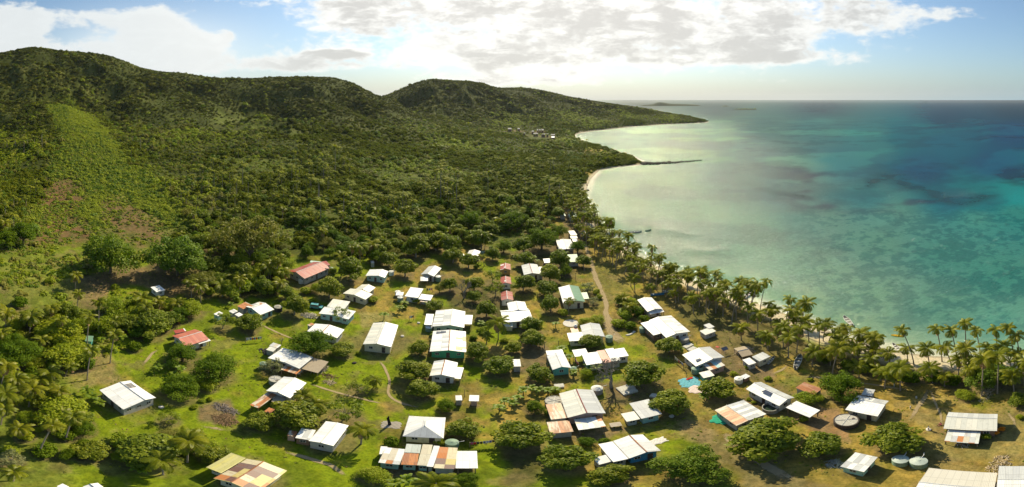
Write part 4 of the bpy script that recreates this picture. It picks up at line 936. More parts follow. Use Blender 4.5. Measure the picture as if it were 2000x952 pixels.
BEACH_PALMS = [
    (1762, 645, 1785, 713, 30), (1829, 642, 1840, 707, 32), (1858, 645, 1870, 713, 34), (1885, 632, 1887, 712, 30), (1906, 645, 1915, 698, 30), (1944, 645, 1950, 712, 32), (1970, 641, 1982, 716, 24), (1809, 681, 1815, 712, 44),
    (1844, 678, 1859, 719, 40), (1885, 681, 1886, 728, 46), (1929, 681, 1947, 712, 44), (1960, 676, 1974, 716, 44), (1709, 663, 1726, 700, 38), (1815, 719, 1822, 748, 46), (1756, 719, 1762, 748, 50), (1673, 678, 1676, 705, 42),
    (1985, 655, 1993, 716, 38), (1990, 690, 1998, 722, 44), (1978, 735, 1980, 765, 46), (1901, 702, 1900, 726, 36), (1770, 680, 1773, 708, 34), (1574, 627, 1580, 668, 34), (1601, 636, 1600, 680, 38), (1590, 688, 1586, 715, 46),
    (1227, 460, 1228, 505, 22), (1243, 480, 1238, 512, 24), (1222, 492, 1224, 515, 22), (1235, 520, 1232, 560, 24), (1255, 520, 1256, 552, 24), (1274, 528, 1270, 562, 22), (1286, 532, 1280, 565, 22), (1300, 555, 1302, 580, 24),
    (1295, 532, 1292, 560, 20), (1344, 538, 1342, 575, 28), (1322, 553, 1325, 590, 26), (1368, 552, 1366, 600, 28), (1238, 542, 1240, 572, 26), (1270, 560, 1272, 577, 22), (1350, 580, 1355, 614, 32), (1400, 570, 1398, 612, 30),
    (1414, 584, 1412, 620, 34), (1437, 573, 1438, 625, 28), (1462, 597, 1460, 640, 32), (1316, 572, 1320, 592, 22), (1480, 612, 1480, 655, 34), (1446, 640, 1448, 665, 36), (1497, 655, 1500, 685, 40), (1530, 640, 1530, 680, 38),
    (1552, 620, 1550, 660, 34), (1540, 660, 1540, 700, 42), (1506, 606, 1506, 640, 32), (1178, 462, 1178, 488, 16), (1192, 470, 1192, 492, 16), (1186, 430, 1186, 465, 22), (1162, 424, 1160, 445, 16), (1150, 428, 1152, 447, 16), (1208, 487, 1206, 505, 18),
    (1628, 655, 1632, 690, 38), (1645, 668, 1650, 700, 40), (1622, 690, 1622, 714, 38), (1700, 700, 1702, 722, 40), (1735, 690, 1738, 716, 38), (1676, 715, 1678, 738, 40), (1715, 722, 1720, 745, 36), (1652, 640, 1660, 676, 30), (1845, 735, 1845, 755, 36)]
def build_trees():
    for px, py, w, k, q in VILLAGE: tree(px, py, w, k, q)
    for px, py, w, k in SHRUBS: tree(px, py, w, k, 1.0, cat='bush')
    for px, py in BANANAS: banana(px, py, random.uniform(.8, 1.15))
    for a in LEFT_PALMS: palm_px(*a, group='coconut palms among the houses and gardens')
    for a in BEACH_PALMS: palm_px(*a)
    # the rest of the belt behind the sand
    rng = random.Random(5); P = [sea_px(*p) for p in [(2030, 707)] + COAST_PX[:19]]; seg = [(P[i], P[i + 1]) for i in range(len(P) - 1)]
    occ = [(p[1], p[2]) for p in PALMS]; n = 0
    for t in range(4000):
        (ax, ay), (bx, by) = rng.choices(seg, [math.dist(*s) for s in seg])[0]; u = rng.random(); dd = rng.uniform(4.5, 19)
        x, y = ax + (bx - ax) * u, ay + (by - ay) * u; L = math.dist((ax, ay), (bx, by)); nx, ny = -(by - ay) / L, (bx - ax) / L
        if inland(np.array([x + nx * 5]), np.array([y + ny * 5]))[0] < 0: nx, ny = -nx, -ny
        x += nx * dd; y += ny * dd
        if toPX(x, y, 2.0)[0] > 1740 and (dd < 11 or rng.random() < .35): continue
        if math.hypot(x, y) > 255 or any((x - a) ** 2 + (y - b) ** 2 < 2.7 ** 2 for a, b in occ): continue
        a_px = toPX(x, y, 2.0)
        if 1000 < a_px[0] < 1175 and a_px[1] < 455 and rng.random() < .3: continue
        palm_at(x, y, rng.choice([rng.uniform(3.5, 6.5), rng.uniform(6, 9), rng.uniform(8, 12.5)]), -nx * rng.uniform(-1.2, 3.2), -ny * rng.uniform(-1.2, 3.2), rng.uniform(.88, 1.2)); occ.append((x, y)); n += 1
        if n >= 150: break
    # the thick garden growth at the lower left
    occ = [(t[1], t[2]) for t in TREES + PALMS]; n = 0; rng = random.Random(21); hs = [(h[1], h[2]) for h in HOUSES]
    zones = [[(0, 640), (120, 600), (240, 640), (330, 620), (330, 670), (230, 690), (150, 720), (100, 790), (200, 800), (170, 860), (380, 850), (430, 900), (330, 930), (180, 930), (60, 940), (0, 940)], [(200, 590), (330, 600), (380, 570), (400, 600), (320, 670), (230, 660)], [(400, 520), (560, 500), (560, 560), (440, 590)]]
    for t in range(3000):
        px, py = rng.uniform(0, 560), rng.uniform(500, 940)
        if not in_px(np.array([px]), np.array([py]), zones, 0)[0]: continue
        x, y, z = gpt(px, py)
        if any((x - a) ** 2 + (y - b) ** 2 < 2.9 ** 2 for a, b in occ) or any((x - a) ** 2 + (y - b) ** 2 < 9 ** 2 for a, b in hs): continue
        occ.append((x, y)); n += 1; q = rng.random()
        if q < .22: palm_at(x, y, rng.uniform(3.0, 7.5), rng.uniform(-1, 1), rng.uniform(-1, 1), rng.uniform(1.0, 1.4), group='coconut palms among the houses and gardens')
        elif q < .62: tree(px, py, rng.uniform(24, 44), rng.choice(['bush', 'bush', 'darkbush']), 1.1, cat='bush')
        else: tree(px, py, rng.uniform(36, 60), rng.choice(['breadfruit', 'lime', 'mango', 'lime']), .9)
        if n >= 105: break
    # near wood behind the village: the trees that can be told apart
    occ = [(t[1], t[2]) for t in TREES]; n = 0; rng = random.Random(9)
    for t in range(6000):
        px, py = rng.uniform(330, 1140), rng.uniform(385, 500)
        cm = py - float(np.interp(px, CE[:, 0], CE[:, 1]))
        if cm > -4 or cm < -95: continue
        if in_px(np.array([px]), np.array([py]), GLADES + [SPUR], -2)[0]: continue
        x, y, z = gpt(px, py)
        if math.hypot(x, y) > 360: continue
        if any((x - a) ** 2 + (y - b) ** 2 < 5.0 ** 2 for a, b in occ): continue
        occ.append((x, y)); n += 1
        if rng.random() < .42 and n % 2: palm_at(x, y, rng.uniform(5.5, 9.5), rng.uniform(-1, 1), rng.uniform(-1, 1), rng.uniform(.9, 1.15), group='coconut palms in the wood behind the village', label='coconut palm rising from the dark wood behind the village', nuts=False)
        else:
            tree(px, py, rng.uniform(4.5, 8.5) / math.hypot(x, y) * FPX, rng.choice(['breadfruit', 'mango', 'mango', 'breadfruit', 'rain', 'olive']), 1.0, name='tree', label='broad leafy tree in the dark wood behind the village', group='trees in the wood behind the village')
        if n >= 230: break
# ================================================================== buildings
W_, WW, GR, DG, RU, RD, TN, YL, TQ, GN, BR = (.74, .73, .69), (.82, .81, .78), (.50, .51, .50), (.30, .31, .31), (.50, .165, .022), (.34, .050, .030), (.56, .50, .38), (.62, .54, .20), (.38, .62, .60), (.13, .26, .15), (.16, .075, .055)
RF = {
    'white': roofmat('white_roof_iron', [WW, WW, WW, (.78, .77, .73), (.72, .72, .70)], rust=.06, dirt=.26),
    'whitemix': roofmat('weathered_white_iron', [WW, W_, GR, WW, (.62, .62, .60)], rust=.12, dirt=.30),
    'cream': roofmat('cream_roof_iron', [(.68, .66, .56), (.72, .70, .60), (.60, .60, .53)], rust=.02, dirt=.30),
    'grey': roofmat('grey_roof_iron', [GR, (.56, .57, .56), (.46, .47, .47)], rust=.02, dirt=.30),
    'greypatch': roofmat('mottled_grey_iron', [GR, W_, (.42, .43, .43), (.60, .60, .58)], rust=.08, dirt=.65),
    'red': roofmat('red_roof_iron', [RD, (.36, .075, .045), (.30, .060, .040)], rust=.02, dirt=.28),
    'redlight': roofmat('faded_red_iron', [(.46, .13, .08), (.50, .16, .10), (.42, .11, .07)], rust=.05, dirt=.2),
    'redwhite': roofmat('red_iron_with_white_sheets', [RD, WW, (.34, .07, .045), RD], (.9, 1.3), rust=.02, dirt=.2),
    'rust': roofmat('rusty_roof_iron', [RU, (.40, .15, .05), (.32, .11, .04), (.44, .20, .09)], rust=.8, dirt=.3),
    'rustmix': roofmat('half_rusted_iron', [(.52, .46, .34), (.52, .34, .17), RU, (.58, .51, .38)], rust=.8, dirt=.35),
    'patch': roofmat('patchwork_iron', [(.60, .48, .13), RU, BR, (.62, .54, .34), (.50, .20, .05), RU, (.60, .48, .15), BR, (.55, .36, .10), (.48, .15, .02)], (1.3, 1.5), rust=.35, dirt=.3),
    'yellow': roofmat('lichen_yellow_sheeting', [(.52, .47, .14), (.60, .54, .20), (.46, .43, .16)], (.55, 5), rust=.05, dirt=.45),
    'mix': roofmat('mixed_iron_sheets', [WW, GR, RU, WW, (.60, .62, .56), W_, TN], (.9, 1.6), rust=.25, dirt=.35),
    'tan': roofmat('tan_roof_iron', [(.52, .46, .33), (.55, .50, .36)], rust=.08, dirt=.3),
    'greygreen': roofmat('grey_green_iron', [(.48, .52, .46), (.52, .55, .50)], rust=.08, dirt=.3),
    'green': roofmat('green_roof_iron', [(.115, .235, .140), (.13, .25, .15)], rust=0, dirt=.12),
    'palegreen': roofmat('pale_green_iron', [(.40, .58, .50), (.46, .60, .52)], rust=0, dirt=.15),
    'turq': roofmat('turquoise_striped_iron', [TQ, RU, GR, (.60, .54, .46), TQ], (1.0, 3), rust=.15, dirt=.3),
    'farroof': paint('distant_roof_iron', (.26, .255, .24), .9, .3, .3, .05),
    'beige': roofmat('beige_roof_iron', [(.54, .51, .43), (.56, .53, .45)], rust=0, dirt=.10),
    'thatch': paint('weathered_thatch', (.36, .30, .22), .95, .6, 3.0, .05),
}
WL = {k: paint(n, c, .75, .4, .9) for k, n, c in (('cream', 'cream_wall', (.62, .56, .38)), ('white', 'white_wall', (.66, .65, .60)), ('teal', 'teal_wall', (.10, .40, .36)), ('aqua', 'aqua_wall', (.30, .50, .45)),
      ('green', 'green_wall', (.05, .30, .16)), ('blue', 'blue_wall', (.05, .24, .42)), ('brown', 'brown_wall', (.24, .15, .10)), ('wood', 'wood_wall', (.45, .27, .09)), ('greyw', 'grey_wall', (.42, .41, .37)),
      ('pink', 'pink_wall', (.50, .33, .27)), ('mint', 'mint_wall', (.34, .55, .42)), ('tin', 'tin_wall', (.40, .40, .36)))}
TRIM = paint('white_trim', (.70, .69, .65), .6, .3); DOORM = paint('dark_door', (.07, .05, .045), .6, .3); FRAMEM = paint('window_frame', (.52, .50, .45), .6, .3)
def glass_mat():
    m, T, out = new_mat('window_glass'); principled(T, out, (.030, .035, .035), .12, .6); return m
GLASS = glass_mat(); CONC = paint('concrete', (.42, .40, .35), .9, .5, 1.5, .1); POST = paint('timber_post', (.26, .19, .12), .9, .4); SOLAR = paint('solar_cells', (.035, .045, .075), .25, .1, 1, .6)
Z_ = {'A': (0, 420, 3.4), 'B': (400, 420, 3.4), 'C': (800, 420, 3.4), 'D': (1150, 420, 3.4), 'E': (1550, 560, 3.4), 'F': (0, 672, 3.4), 'G': (400, 672, 3.4), 'H': (700, 672, 3.4), 'I': (1000, 672, 3.4), 'J': (1300, 672, 3.4),
      'K': (1600, 672, 3.4), 'L': (320, 560, 5.44), 'M': (540, 490, 5.44), 'N': (760, 480, 5.44), 'O': (960, 400, 5.44), 'P': (1030, 540, 5.44), 'Q': (480, 650, 5.44), 'R': (380, 777, 5.44), 'S': (720, 777, 5.44), 'T': (800, 600, 5.44),
      'U': (1040, 740, 5.44), 'V': (1300, 660, 5.44), 'W': (1750, 777, 5.44), 'Y': (940, 220, 8.0)}
def zp(reg, p): a, b, s = Z_[reg]; return a + p[0] / s, b + p[1] / s
def footprint(px, eave):
    """four roof corners in the photo -> rectangle on the plane of the eaves, and the ground height"""
    cx = sum(p[0] for p in px) / 4; cy = sum(p[1] for p in px) / 4
    gx, gy, gz = gpt(cx, cy, eave); g = h1(gx, gy)
    W = [np.array(ray_z(*p, g + eave)) for p in px]; A, B, Cc, D = W; c = sum(W) / 4
    u = (B - A) + (Cc - D); v = (D - A) + (Cc - B); lu = np.linalg.norm(u) / 2; lv = np.linalg.norm(v) / 2
    u /= np.linalg.norm(u); v /= np.linalg.norm(v)
    # shared rotation that squares the corner
    au = math.atan2(u[1], u[0]); av = math.atan2(v[1], v[0]); s = 1 if math.sin(av - au) > 0 else -1
    av2 = av - s * math.pi / 2; dlt = (av2 - au + math.pi) % (2 * math.pi) - math.pi; a = au + dlt * (lv / (lu + lv))
    u = np.array((math.cos(a), math.sin(a))); v = np.array((-u[1], u[0])) * s
    return c, u, v, lu, lv, g
def slab(mb, P, th, m, uvs):
    """thin roof sheet from 3-4 upper points"""
    lo = [(p[0], p[1], p[2] - th) for p in P]
    mb.face(P, m, uvs); mb.face(list(reversed(lo)), m, list(reversed(uvs)))
    for i in range(len(P)):
        j = (i + 1) % len(P); mb.face([lo[i], lo[j], P[j], P[i]], m, [uvs[i], uvs[j], uvs[j], uvs[i]])
def block(root, O, px, kind='s', eave=2.5, rise=.7, roof='white', roof2=None, wall='white', t=.5, over=.45, win=True, open_=False, low=None, ridge=None, th=.07):
    """one roofed volume: kind x (ridge along AB), y (ridge along AD), s (single slope, far edge high), f (single slope, near edge high), h (hipped along AD)"""
    c, u, v, lu, lv, g = footprint(px, eave); gz = g - O[2]; c = c - np.array(O[:2])
    def P(a, b, z): q = c + u * (a * lu / 2) + v * (b * lv / 2); return (q[0], q[1], gz + z)
    r1 = RF[roof]; r2 = RF[roof2 or roof]; mb = MB()
    ou = .25
    if kind == 'y':
        k = 2 * t - 1; a = lu * t; b = lu * (1 - t); zr = eave + rise
        slab(mb, [P(-1, -1, eave), P(-1, 1, eave), P(k, 1, zr), P(k, -1, zr)], th, 0, [(0, 0), (lv, 0), (lv, a), (0, a)])
        slab(mb, [P(k, -1, zr), P(k, 1, zr), P(1, 1, eave), P(1, -1, eave)], th, 1, [(0, 0), (lv, 0), (lv, b), (0, b)])
        rdg = [P(k, -1, zr + .03), P(k, 1, zr + .03)]
    elif kind == 'x':
        k = 2 * t - 1; a = lv * t; b = lv * (1 - t); zr = eave + rise
        slab(mb, [P(-1, -1, eave), P(-1, k, zr), P(1, k, zr), P(1, -1, eave)], th, 0, [(0, 0), (0, a), (lu, a), (lu, 0)])
        slab(mb, [P(-1, k, zr), P(-1, 1, eave), P(1, 1, eave), P(1, k, zr)], th, 1, [(0, a), (0, a + b), (lu, a + b), (lu, a)])
        rdg = [P(-1, k, zr + .03), P(1, k, zr + .03)]
    elif kind == 'h':
        zr = eave + rise; q = 1 - min(.9, lu / lv * .85); h = q
        slab(mb, [P(-1, -1, eave), P(-1, 1, eave), P(0, h, zr), P(0, -h, zr)], th, 0, [(0, 0), (lv, 0), (lv * .8, lu / 2), (lv * .2, lu / 2)])
        slab(mb, [P(0, -h, zr), P(0, h, zr), P(1, 1, eave), P(1, -1, eave)], th, 0, [(lv * .2, 0), (lv * .8, 0), (lv, lu / 2), (0, lu / 2)])
        slab(mb, [P(-1, 1, eave), P(1, 1, eave), P(0, h, zr)], th, 1, [(0, 0), (lu, 0), (lu / 2, lu / 2)])
        slab(mb, [P(1, -1, eave), P(-1, -1, eave), P(0, -h, zr)], th, 1, [(0, 0), (lu, 0), (lu / 2, lu / 2)])
        rdg = [P(0, -h, zr + .03), P(0, h, zr + .03)]
    else:
        z0, z1 = (eave + rise, eave) if kind == 's' else (eave, eave + rise)
        slab(mb, [P(-1, -1, z0), P(-1, 1, z1), P(1, 1, z1), P(1, -1, z0)], th, 0, [(0, 0), (0, lv), (lu, lv), (lu, 0)]); rdg = None
    ro = mb.build('roof', [r1, r2], root)
    if rdg:
        rc = MB(); rc.tube(rdg, .11, 4); rc.build('ridge_cap', RF[ridge] if ridge else TRIM, ro)
    # walls under the roof
    iu, iv = 1 - 2 * over / lu, 1 - 2 * over / lv; iu = max(iu, .3); iv = max(iv, .3)
    def zroof(a, b):
        if kind == 'y': k = 2 * t - 1; return eave + rise * (1 - (abs(a - k) / ((1 + k) if a < k else (1 - k) + 1e-6)))
        if kind == 'x': k = 2 * t - 1; return eave + rise * (1 - (abs(b - k) / ((1 + k) if b < k else (1 - k) + 1e-6)))
        if kind == 's': return eave + rise * (1 - b) / 2
        if kind == 'f': return eave + rise * (1 + b) / 2
        return eave + rise * .12
    q = [(-iu, -iv), (iu, -iv), (iu, iv), (-iu, iv)]
    if open_:
        for a, b in q + ([(0, iv), (0, -iv)] if lu > 5 else []):
            p = P(a, b, 0); z = zroof(a, b) - th; pm = MB(); pm.box((p[0], p[1], gz + z / 2 - .1), (.13, .13, z + .2)); pm.build('post', POST, root)
        return P, lu, lv, iu, iv, eave
    wb = MB(); ring = []
    for i in range(4):
        a, b = q[i]; a2, b2 = q[(i + 1) % 4]; n = 2
        ring.append((a, b))
        if kind == 'y' and i in (0, 2): ring.append((2 * t - 1, b))
        if kind == 'x' and i in (1, 3): ring.append((a, 2 * t - 1))
    for i in range(len(ring)):
        a, b = ring[i]; a2, b2 = ring[(i + 1) % len(ring)]; z1, z2 = zroof(a, b) - th - .01, zroof(a2, b2) - th - .01
        p0, p1 = P(a, b, -.5), P(a2, b2, -.5); wb.face([p0, p1, P(a2, b2, z2), P(a, b, z1)], 0, [(0, 0), (math.dist(p0, p1), 0), (math.dist(p0, p1), z2), (0, z1)])
    wo = wb.build('wall', WL[wall], root)
    if win:
        for (side, L, f) in (('near', lu, lambda s, z, o: P(s, iv + 2 * o / lv, z)), ('left', lv, lambda s, z, o: P(-iu - 2 * o / lu, s, z)), ('right', lv, lambda s, z, o: P(iu + 2 * o / lu, s, z)), ('far', lu, lambda s, z, o: P(s, -iv - 2 * o / lv, z))):
            n = max(1, int(L / 2.3)) if side != 'far' else max(1, int(L / 3.5)); lim = (iu if side in ('near', 'far') else iv)
            for k in range(n):
                s = -lim + 2 * lim * (k + .5) / n; w = .95 / L; zb, zt = eave * .40, eave * .74
                if side == 'near' and k == n // 2 and n > 1 or (side == 'right' and n == 1 and lu < 4):
                    d = MB(); w = .85 / L; d.face([f(s - w, .05, .03), f(s + w, .05, .03), f(s + w, eave * .78, .03), f(s - w, eave * .78, .03)]); d.face([f(s + w, .05, -.02), f(s - w, .05, -.02), f(s - w, eave * .78, -.02), f(s + w, eave * .78, -.02)])
                    dd = d.build('door', DOORM, root); hm = MB(); p = f(s + w * .7, eave * .4, .06); hm.box(p, (.05, .05, .12)); hm.build('handle', TRIM, dd); continue
                fr = MB(); o1 = .05
                for (s0, s1, za, zc) in ((s - w, s + w, zt - .07, zt), (s - w, s + w, zb, zb + .07), (s - w, s - w * .86, zb + .07, zt - .07), (s + w * .86, s + w, zb + .07, zt - .07), (s - w * .07, s + w * .07, zb + .07, zt - .07)):
                    lo = [f(s0, za, 0), f(s1, za, 0), f(s1, za, o1), f(s0, za, o1)]; hi = [f(s0, zc, 0), f(s1, zc, 0), f(s1, zc, o1), f(s0, zc, o1)]; fr.prism(lo, hi)
                fo = fr.build('window', FRAMEM, root); g_ = MB(); g_.face([f(s - w, zb, .02), f(s + w, zb, .02), f(s + w, zt, .02), f(s - w, zt, .02)]); g_.build('pane', GLASS, fo)
    return P, lu, lv, iu, iv, eave
HOUSES = []; LMK = []
def house(reg, label, blocks, cat='house', name='house', solar=None, group=None, short=None, hole=False):
    b0 = blocks[0]; px0 = [zp(reg, p) for p in b0[0]]; ev = b0[1].get('eave', 2.5); c, u, v, lu, lv, g = footprint(px0, ev)
    O = (c[0], c[1], g); root = empty(name, O, label, cat, group)
    for k, (pts, kw) in enumerate(blocks):
        r = block(root, O, [zp(reg, p) for p in pts], **kw)
        if k == 0 and solar:
            P = r[0]; kw0 = kw
            for (a, b, w, h) in solar:
                sm = MB(); z = ev + kw.get('rise', .7) * (1 - abs(a)) + .10 if kw.get('kind') == 'y' else ev + kw.get('rise', .7) * ((1 - abs(b)) if kw.get('kind') == 'x' else (1 - b) / 2) + .10
                P0 = [P(a - w / lu, b - h / lv, z), P(a + w / lu, b - h / lv, z), P(a + w / lu, b + h / lv, z), P(a - w / lu, b + h / lv, z)]
                sm.prism([(p[0], p[1], p[2] - .05) for p in P0], [(p[0], p[1], p[2] + .03) for p in P0]); sm.build('solar_panel', SOLAR, root)
    if hole:                                                # roof hole: a dark panel on the sheets paints the loft's shade, rafters across
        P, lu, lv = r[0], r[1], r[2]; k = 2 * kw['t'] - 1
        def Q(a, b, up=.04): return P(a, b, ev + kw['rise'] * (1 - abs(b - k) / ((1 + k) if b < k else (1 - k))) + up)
        d = MB(); d.face([Q(-.70, -.80), Q(-.25, -.80), Q(-.25, -.38), Q(-.70, -.38)]); d.build('roof_hole_shade', DOORM, root)
        for a in (-.70, -.58, -.47, -.36, -.25): t_ = MB(); t_.tube([Q(a, -.80, .09), Q(a, -.38, .09)], .05, 4); t_.build('rafter', TRIM, root)
        for b in (-.80, -.59, -.38): t_ = MB(); t_.tube([Q(-.70, b, .10), Q(-.25, b, .10)], .05, 4); t_.build('rafter', TRIM, root)
    HOUSE_SPOTS.append((c[0], c[1], max(lu, lv) * .62)); HOUSES.append((root, c[0], c[1], short or label)); return root
D_ = dict
def build_houses():
    house('A', 'tiny white hut alone on the dug field at the left', [([(1003, 484), (1058, 469), (1093, 498), (1040, 516)], D_(kind='s', eave=2.1, rise=.25, wall='white', over=.25))], 'hut', 'hut', short='tiny white hut')
    house('L', 'red roofed house with a white veranda strip beside the dark mango tree', [([(83, 525), (335, 452), (470, 560), (235, 640)], D_(kind='x', rise=1.0, roof='redlight', wall='white')),
          ([(350, 590), (470, 550), (494, 574), (372, 616)], D_(kind='s', eave=2.2, rise=.15, roof='white', open_=True, over=.2)), ([(95, 470), (215, 455), (245, 475), (130, 500)], D_(kind='s', eave=2.0, rise=.2, roof='redwhite', wall='tin', over=.2, win=False))], short='red roofed house with white veranda')
    house('L', 'white roofed house with rusty far slope and shacks behind the spreading trees', [([(890, 212), (1008, 160), (1170, 240), (1015, 312)], D_(kind='x', rise=.8, roof='mix', roof2='white', wall='aqua', t=.42)),
          ([(780, 215), (870, 168), (925, 195), (850, 243)], D_(kind='s', eave=2.2, rise=.3, roof='rustmix', wall='tin', over=.2, win=False)), ([(690, 265), (745, 243), (782, 262), (735, 290)], D_(kind='s', eave=1.9, rise=.2, roof='whitemix', wall='tin', over=.2, win=False)),
          ([(755, 300), (800, 280), (838, 297), (795, 326)], D_(kind='s', eave=1.9, rise=.2, roof='white', wall='tin', over=.2, win=False))], short='white house with rusty far slope')
    house('L', 'little white roofed teal outhouse beyond the spreading trees', [([(530, 295), (590, 265), (628, 285), (578, 318)], D_(kind='s', eave=2.0, rise=.15, roof='white', wall='aqua', over=.15, win=False))], 'outhouse', 'outhouse', short='little teal outhouse')
    house('M', 'long school building with a faded dark red roof', [([(125, 222), (395, 115), (565, 183), (300, 300)], D_(kind='x', eave=2.9, rise=1.3, roof='red', roof2='red', wall='greyw', over=.6)),
          ([(345, 130), (372, 113), (478, 113), (458, 130)], D_(kind='s', eave=2.6, rise=.2, roof='palegreen', wall='greyw', over=.2, win=False)), ([(482, 120), (530, 113), (568, 148), (525, 165)], D_(kind='s', eave=2.7, rise=.2, roof='red', wall='greyw', over=.3))], 'school', 'school', short='long dark red roofed school')
    house('M', 'small white roofed house with a green door below the dark wood', [([(975, 198), (1200, 220), (1140, 290), (965, 265)], D_(kind='y', rise=.7, roof='white', wall='aqua', t=.66))], short='small white house by the dark wood')
    house('M', 'cream roofed house with stepped plan and dark wide windows', [([(905, 357), (1050, 392), (985, 447), (848, 408)], D_(kind='y', rise=.75, roof='cream', wall='cream')), ([(783, 398), (1018, 465), (945, 522), (712, 455)], D_(kind='y', rise=.8, roof='cream', wall='cream'))], short='stepped cream roofed house')
    house('M', 'turquoise walled house with stained white roof behind a small tree', [([(510, 598), (760, 632), (700, 705), (445, 668)], D_(kind='y', rise=.35, roof='whitemix', wall='aqua', t=.6)), ([(740, 627), (835, 652), (765, 738), (692, 705)], D_(kind='s', rise=.3, roof='white', wall='aqua')),
          ([(610, 522), (790, 545), (722, 618), (520, 595)], D_(kind='s', rise=.25, roof='cream', wall='greyw', eave=2.6))], short='turquoise walled house')
    house('M', 'white roofed house with rusty ridge half hidden by a round mango tree', [([(395, 775), (720, 835), (640, 942), (345, 850)], D_(kind='y', rise=.8, roof='white', wall='white', ridge='rust')), ([(335, 785), (372, 772), (395, 775), (355, 815)], D_(kind='s', rise=.1, roof='rustmix', wall='tin', eave=2.0, over=.1, win=False))], short='white house with rusty ridge')
    house('B', 'long white roofed hall with cream walls in the open lawn', [([(1118, 718), (1282, 732), (1240, 880), (1050, 858)], D_(kind='y', eave=2.8, rise=.8, roof='cream', roof2='white', wall='cream', over=.35))], 'hall', 'hall', short='long cream walled hall')
    house('N', 'grey roofed house with small porch at the wood edge', [([(420, 224), (560, 238), (475, 330), (335, 305)], D_(kind='y', eave=2.7, rise=.9, roof='grey', wall='greyw')), ([(335, 340), (415, 330), (410, 378), (330, 372)], D_(kind='s', eave=2.1, rise=.2, roof='whitemix', open_=True, over=.2))], short='grey roofed house with porch')
    house('N', 'low white roofed house with add-ons on both ends', [([(240, 452), (360, 468), (316, 553), (152, 540)], D_(kind='s', rise=.4, roof='white', wall='white')), ([(75, 495), (150, 498), (150, 540), (80, 520)], D_(kind='s', eave=2.2, rise=.2, roof='whitemix', open_=True, over=.2)),
          ([(340, 515), (465, 535), (440, 585), (318, 568)], D_(kind='s', eave=2.3, rise=.2, roof='white', wall='tin')), ([(335, 572), (418, 582), (408, 604), (335, 596)], D_(kind='s', eave=1.9, rise=.1, roof='rustmix', open_=True, over=.1))], short='low white house with add-ons')
    house('N', 'white roofed house peeping out between breadfruit trees at the wood edge', [([(840, 48), (960, 62), (945, 130), (835, 105)], D_(kind='y', rise=.7, roof='whitemix', roof2='white', wall='greyw', t=.45)), ([(755, 92), (795, 90), (800, 108), (760, 108)], D_(kind='s', rise=.1, eave=2.1, wall='tin', over=.15, win=False))], short='white house at the wood edge')
    house('N', 'small red shed with wooden walls, farthest of the three red sheds', [([(1182, 197), (1288, 197), (1293, 258), (1182, 258)], D_(kind='y', eave=2.4, rise=.6, roof='redwhite', roof2='red', wall='wood', over=.25))], 'shed', 'shed', group='red sheds in a row', short='farthest red shed')
    house('N', 'small red shed with white sheets, middle of the three red sheds', [([(1182, 337), (1282, 337), (1310, 412), (1185, 406)], D_(kind='y', eave=2.4, rise=.6, roof='redwhite', roof2='red', wall='white', over=.25))], 'shed', 'shed', group='red sheds in a row', short='middle red shed')
    house('N', 'all red roofed shed, nearest of the three red sheds', [([(1187, 494), (1307, 494), (1323, 580), (1190, 584)], D_(kind='y', eave=2.4, rise=.6, roof='red', wall='white', over=.25))], 'shed', 'shed', group='red sheds in a row', short='nearest red shed')
    house('N', 'big very white roofed house with raised middle wing beside a palm', [([(1165, 688), (1480, 672), (1525, 790), (1225, 818)], D_(kind='x', eave=2.9, rise=.8, roof='white', wall='white', t=.3)), ([(1258, 612), (1440, 596), (1478, 690), (1268, 700)], D_(kind='y', eave=3.1, rise=.6, roof='white', wall='white', over=.3)),
          ([(1235, 820), (1315, 830), (1312, 862), (1230, 862)], D_(kind='s', eave=1.8, rise=.2, roof='cream', wall='cream', over=.1, win=False))], short='big very white house')
    house('T', 'large white house with lower wings at both ends', [([(285, 40), (592, 45), (580, 220), (232, 207)], D_(kind='y', eave=2.8, rise=.9, roof='whitemix', roof2='white', wall='cream', t=.57)), ([(177, 78), (262, 80), (235, 190), (155, 188)], D_(kind='s', eave=2.4, rise=.2, roof='white', wall='white')),
          ([(592, 88), (668, 93), (663, 185), (582, 180)], D_(kind='s', eave=2.4, rise=.2, roof='white', open_=True, over=.2))], short='large white house with wings')
    house('T', 'green walled house with littered patched white roof', [([(250, 255), (592, 262), (608, 482), (212, 472)], D_(kind='y', eave=2.6, rise=.7, roof='whitemix', roof2='mix', wall='green', t=.52, ridge='rust'))], solar=[(-.35, -.80, 1.3, .9), (-.62, -.78, 1.3, .9)], short='green walled house')
    house('T', 'white house with rusty ridge and side lean-to', [([(255, 575), (515, 592), (482, 752), (215, 733)], D_(kind='y', eave=2.6, rise=.85, roof='whitemix', roof2='white', wall='white', t=.46, ridge='rust')), ([(503, 645), (567, 650), (548, 772), (478, 752)], D_(kind='s', eave=2.4, rise=.2, roof='white', open_=True, over=.2))], short='white house with side lean-to')
    house('T', 'small pale shed under the right edge of two breadfruit trees', [([(1095, 566), (1170, 562), (1187, 630), (1098, 634)], D_(kind='s', eave=2.2, rise=.3, roof='whitemix', wall='greyw', over=.15, win=False))], 'shed', 'shed', short='small pale shed')
    house('H', 'narrow grey outhouse, left of the two outhouses on the lawn', [([(642, 346), (686, 346), (690, 375), (648, 376)], D_(kind='s', eave=2.0, rise=.2, roof='whitemix', wall='greyw', over=.12, win=False))], 'outhouse', 'outhouse', short='grey outhouse')
    house('H', 'pink walled outhouse with pure white roof on the lawn', [([(737, 344), (802, 345), (800, 382), (734, 380)], D_(kind='s', eave=2.2, rise=.2, roof='white', wall='pink', over=.35, win=False))], 'outhouse', 'outhouse', short='pink walled outhouse')
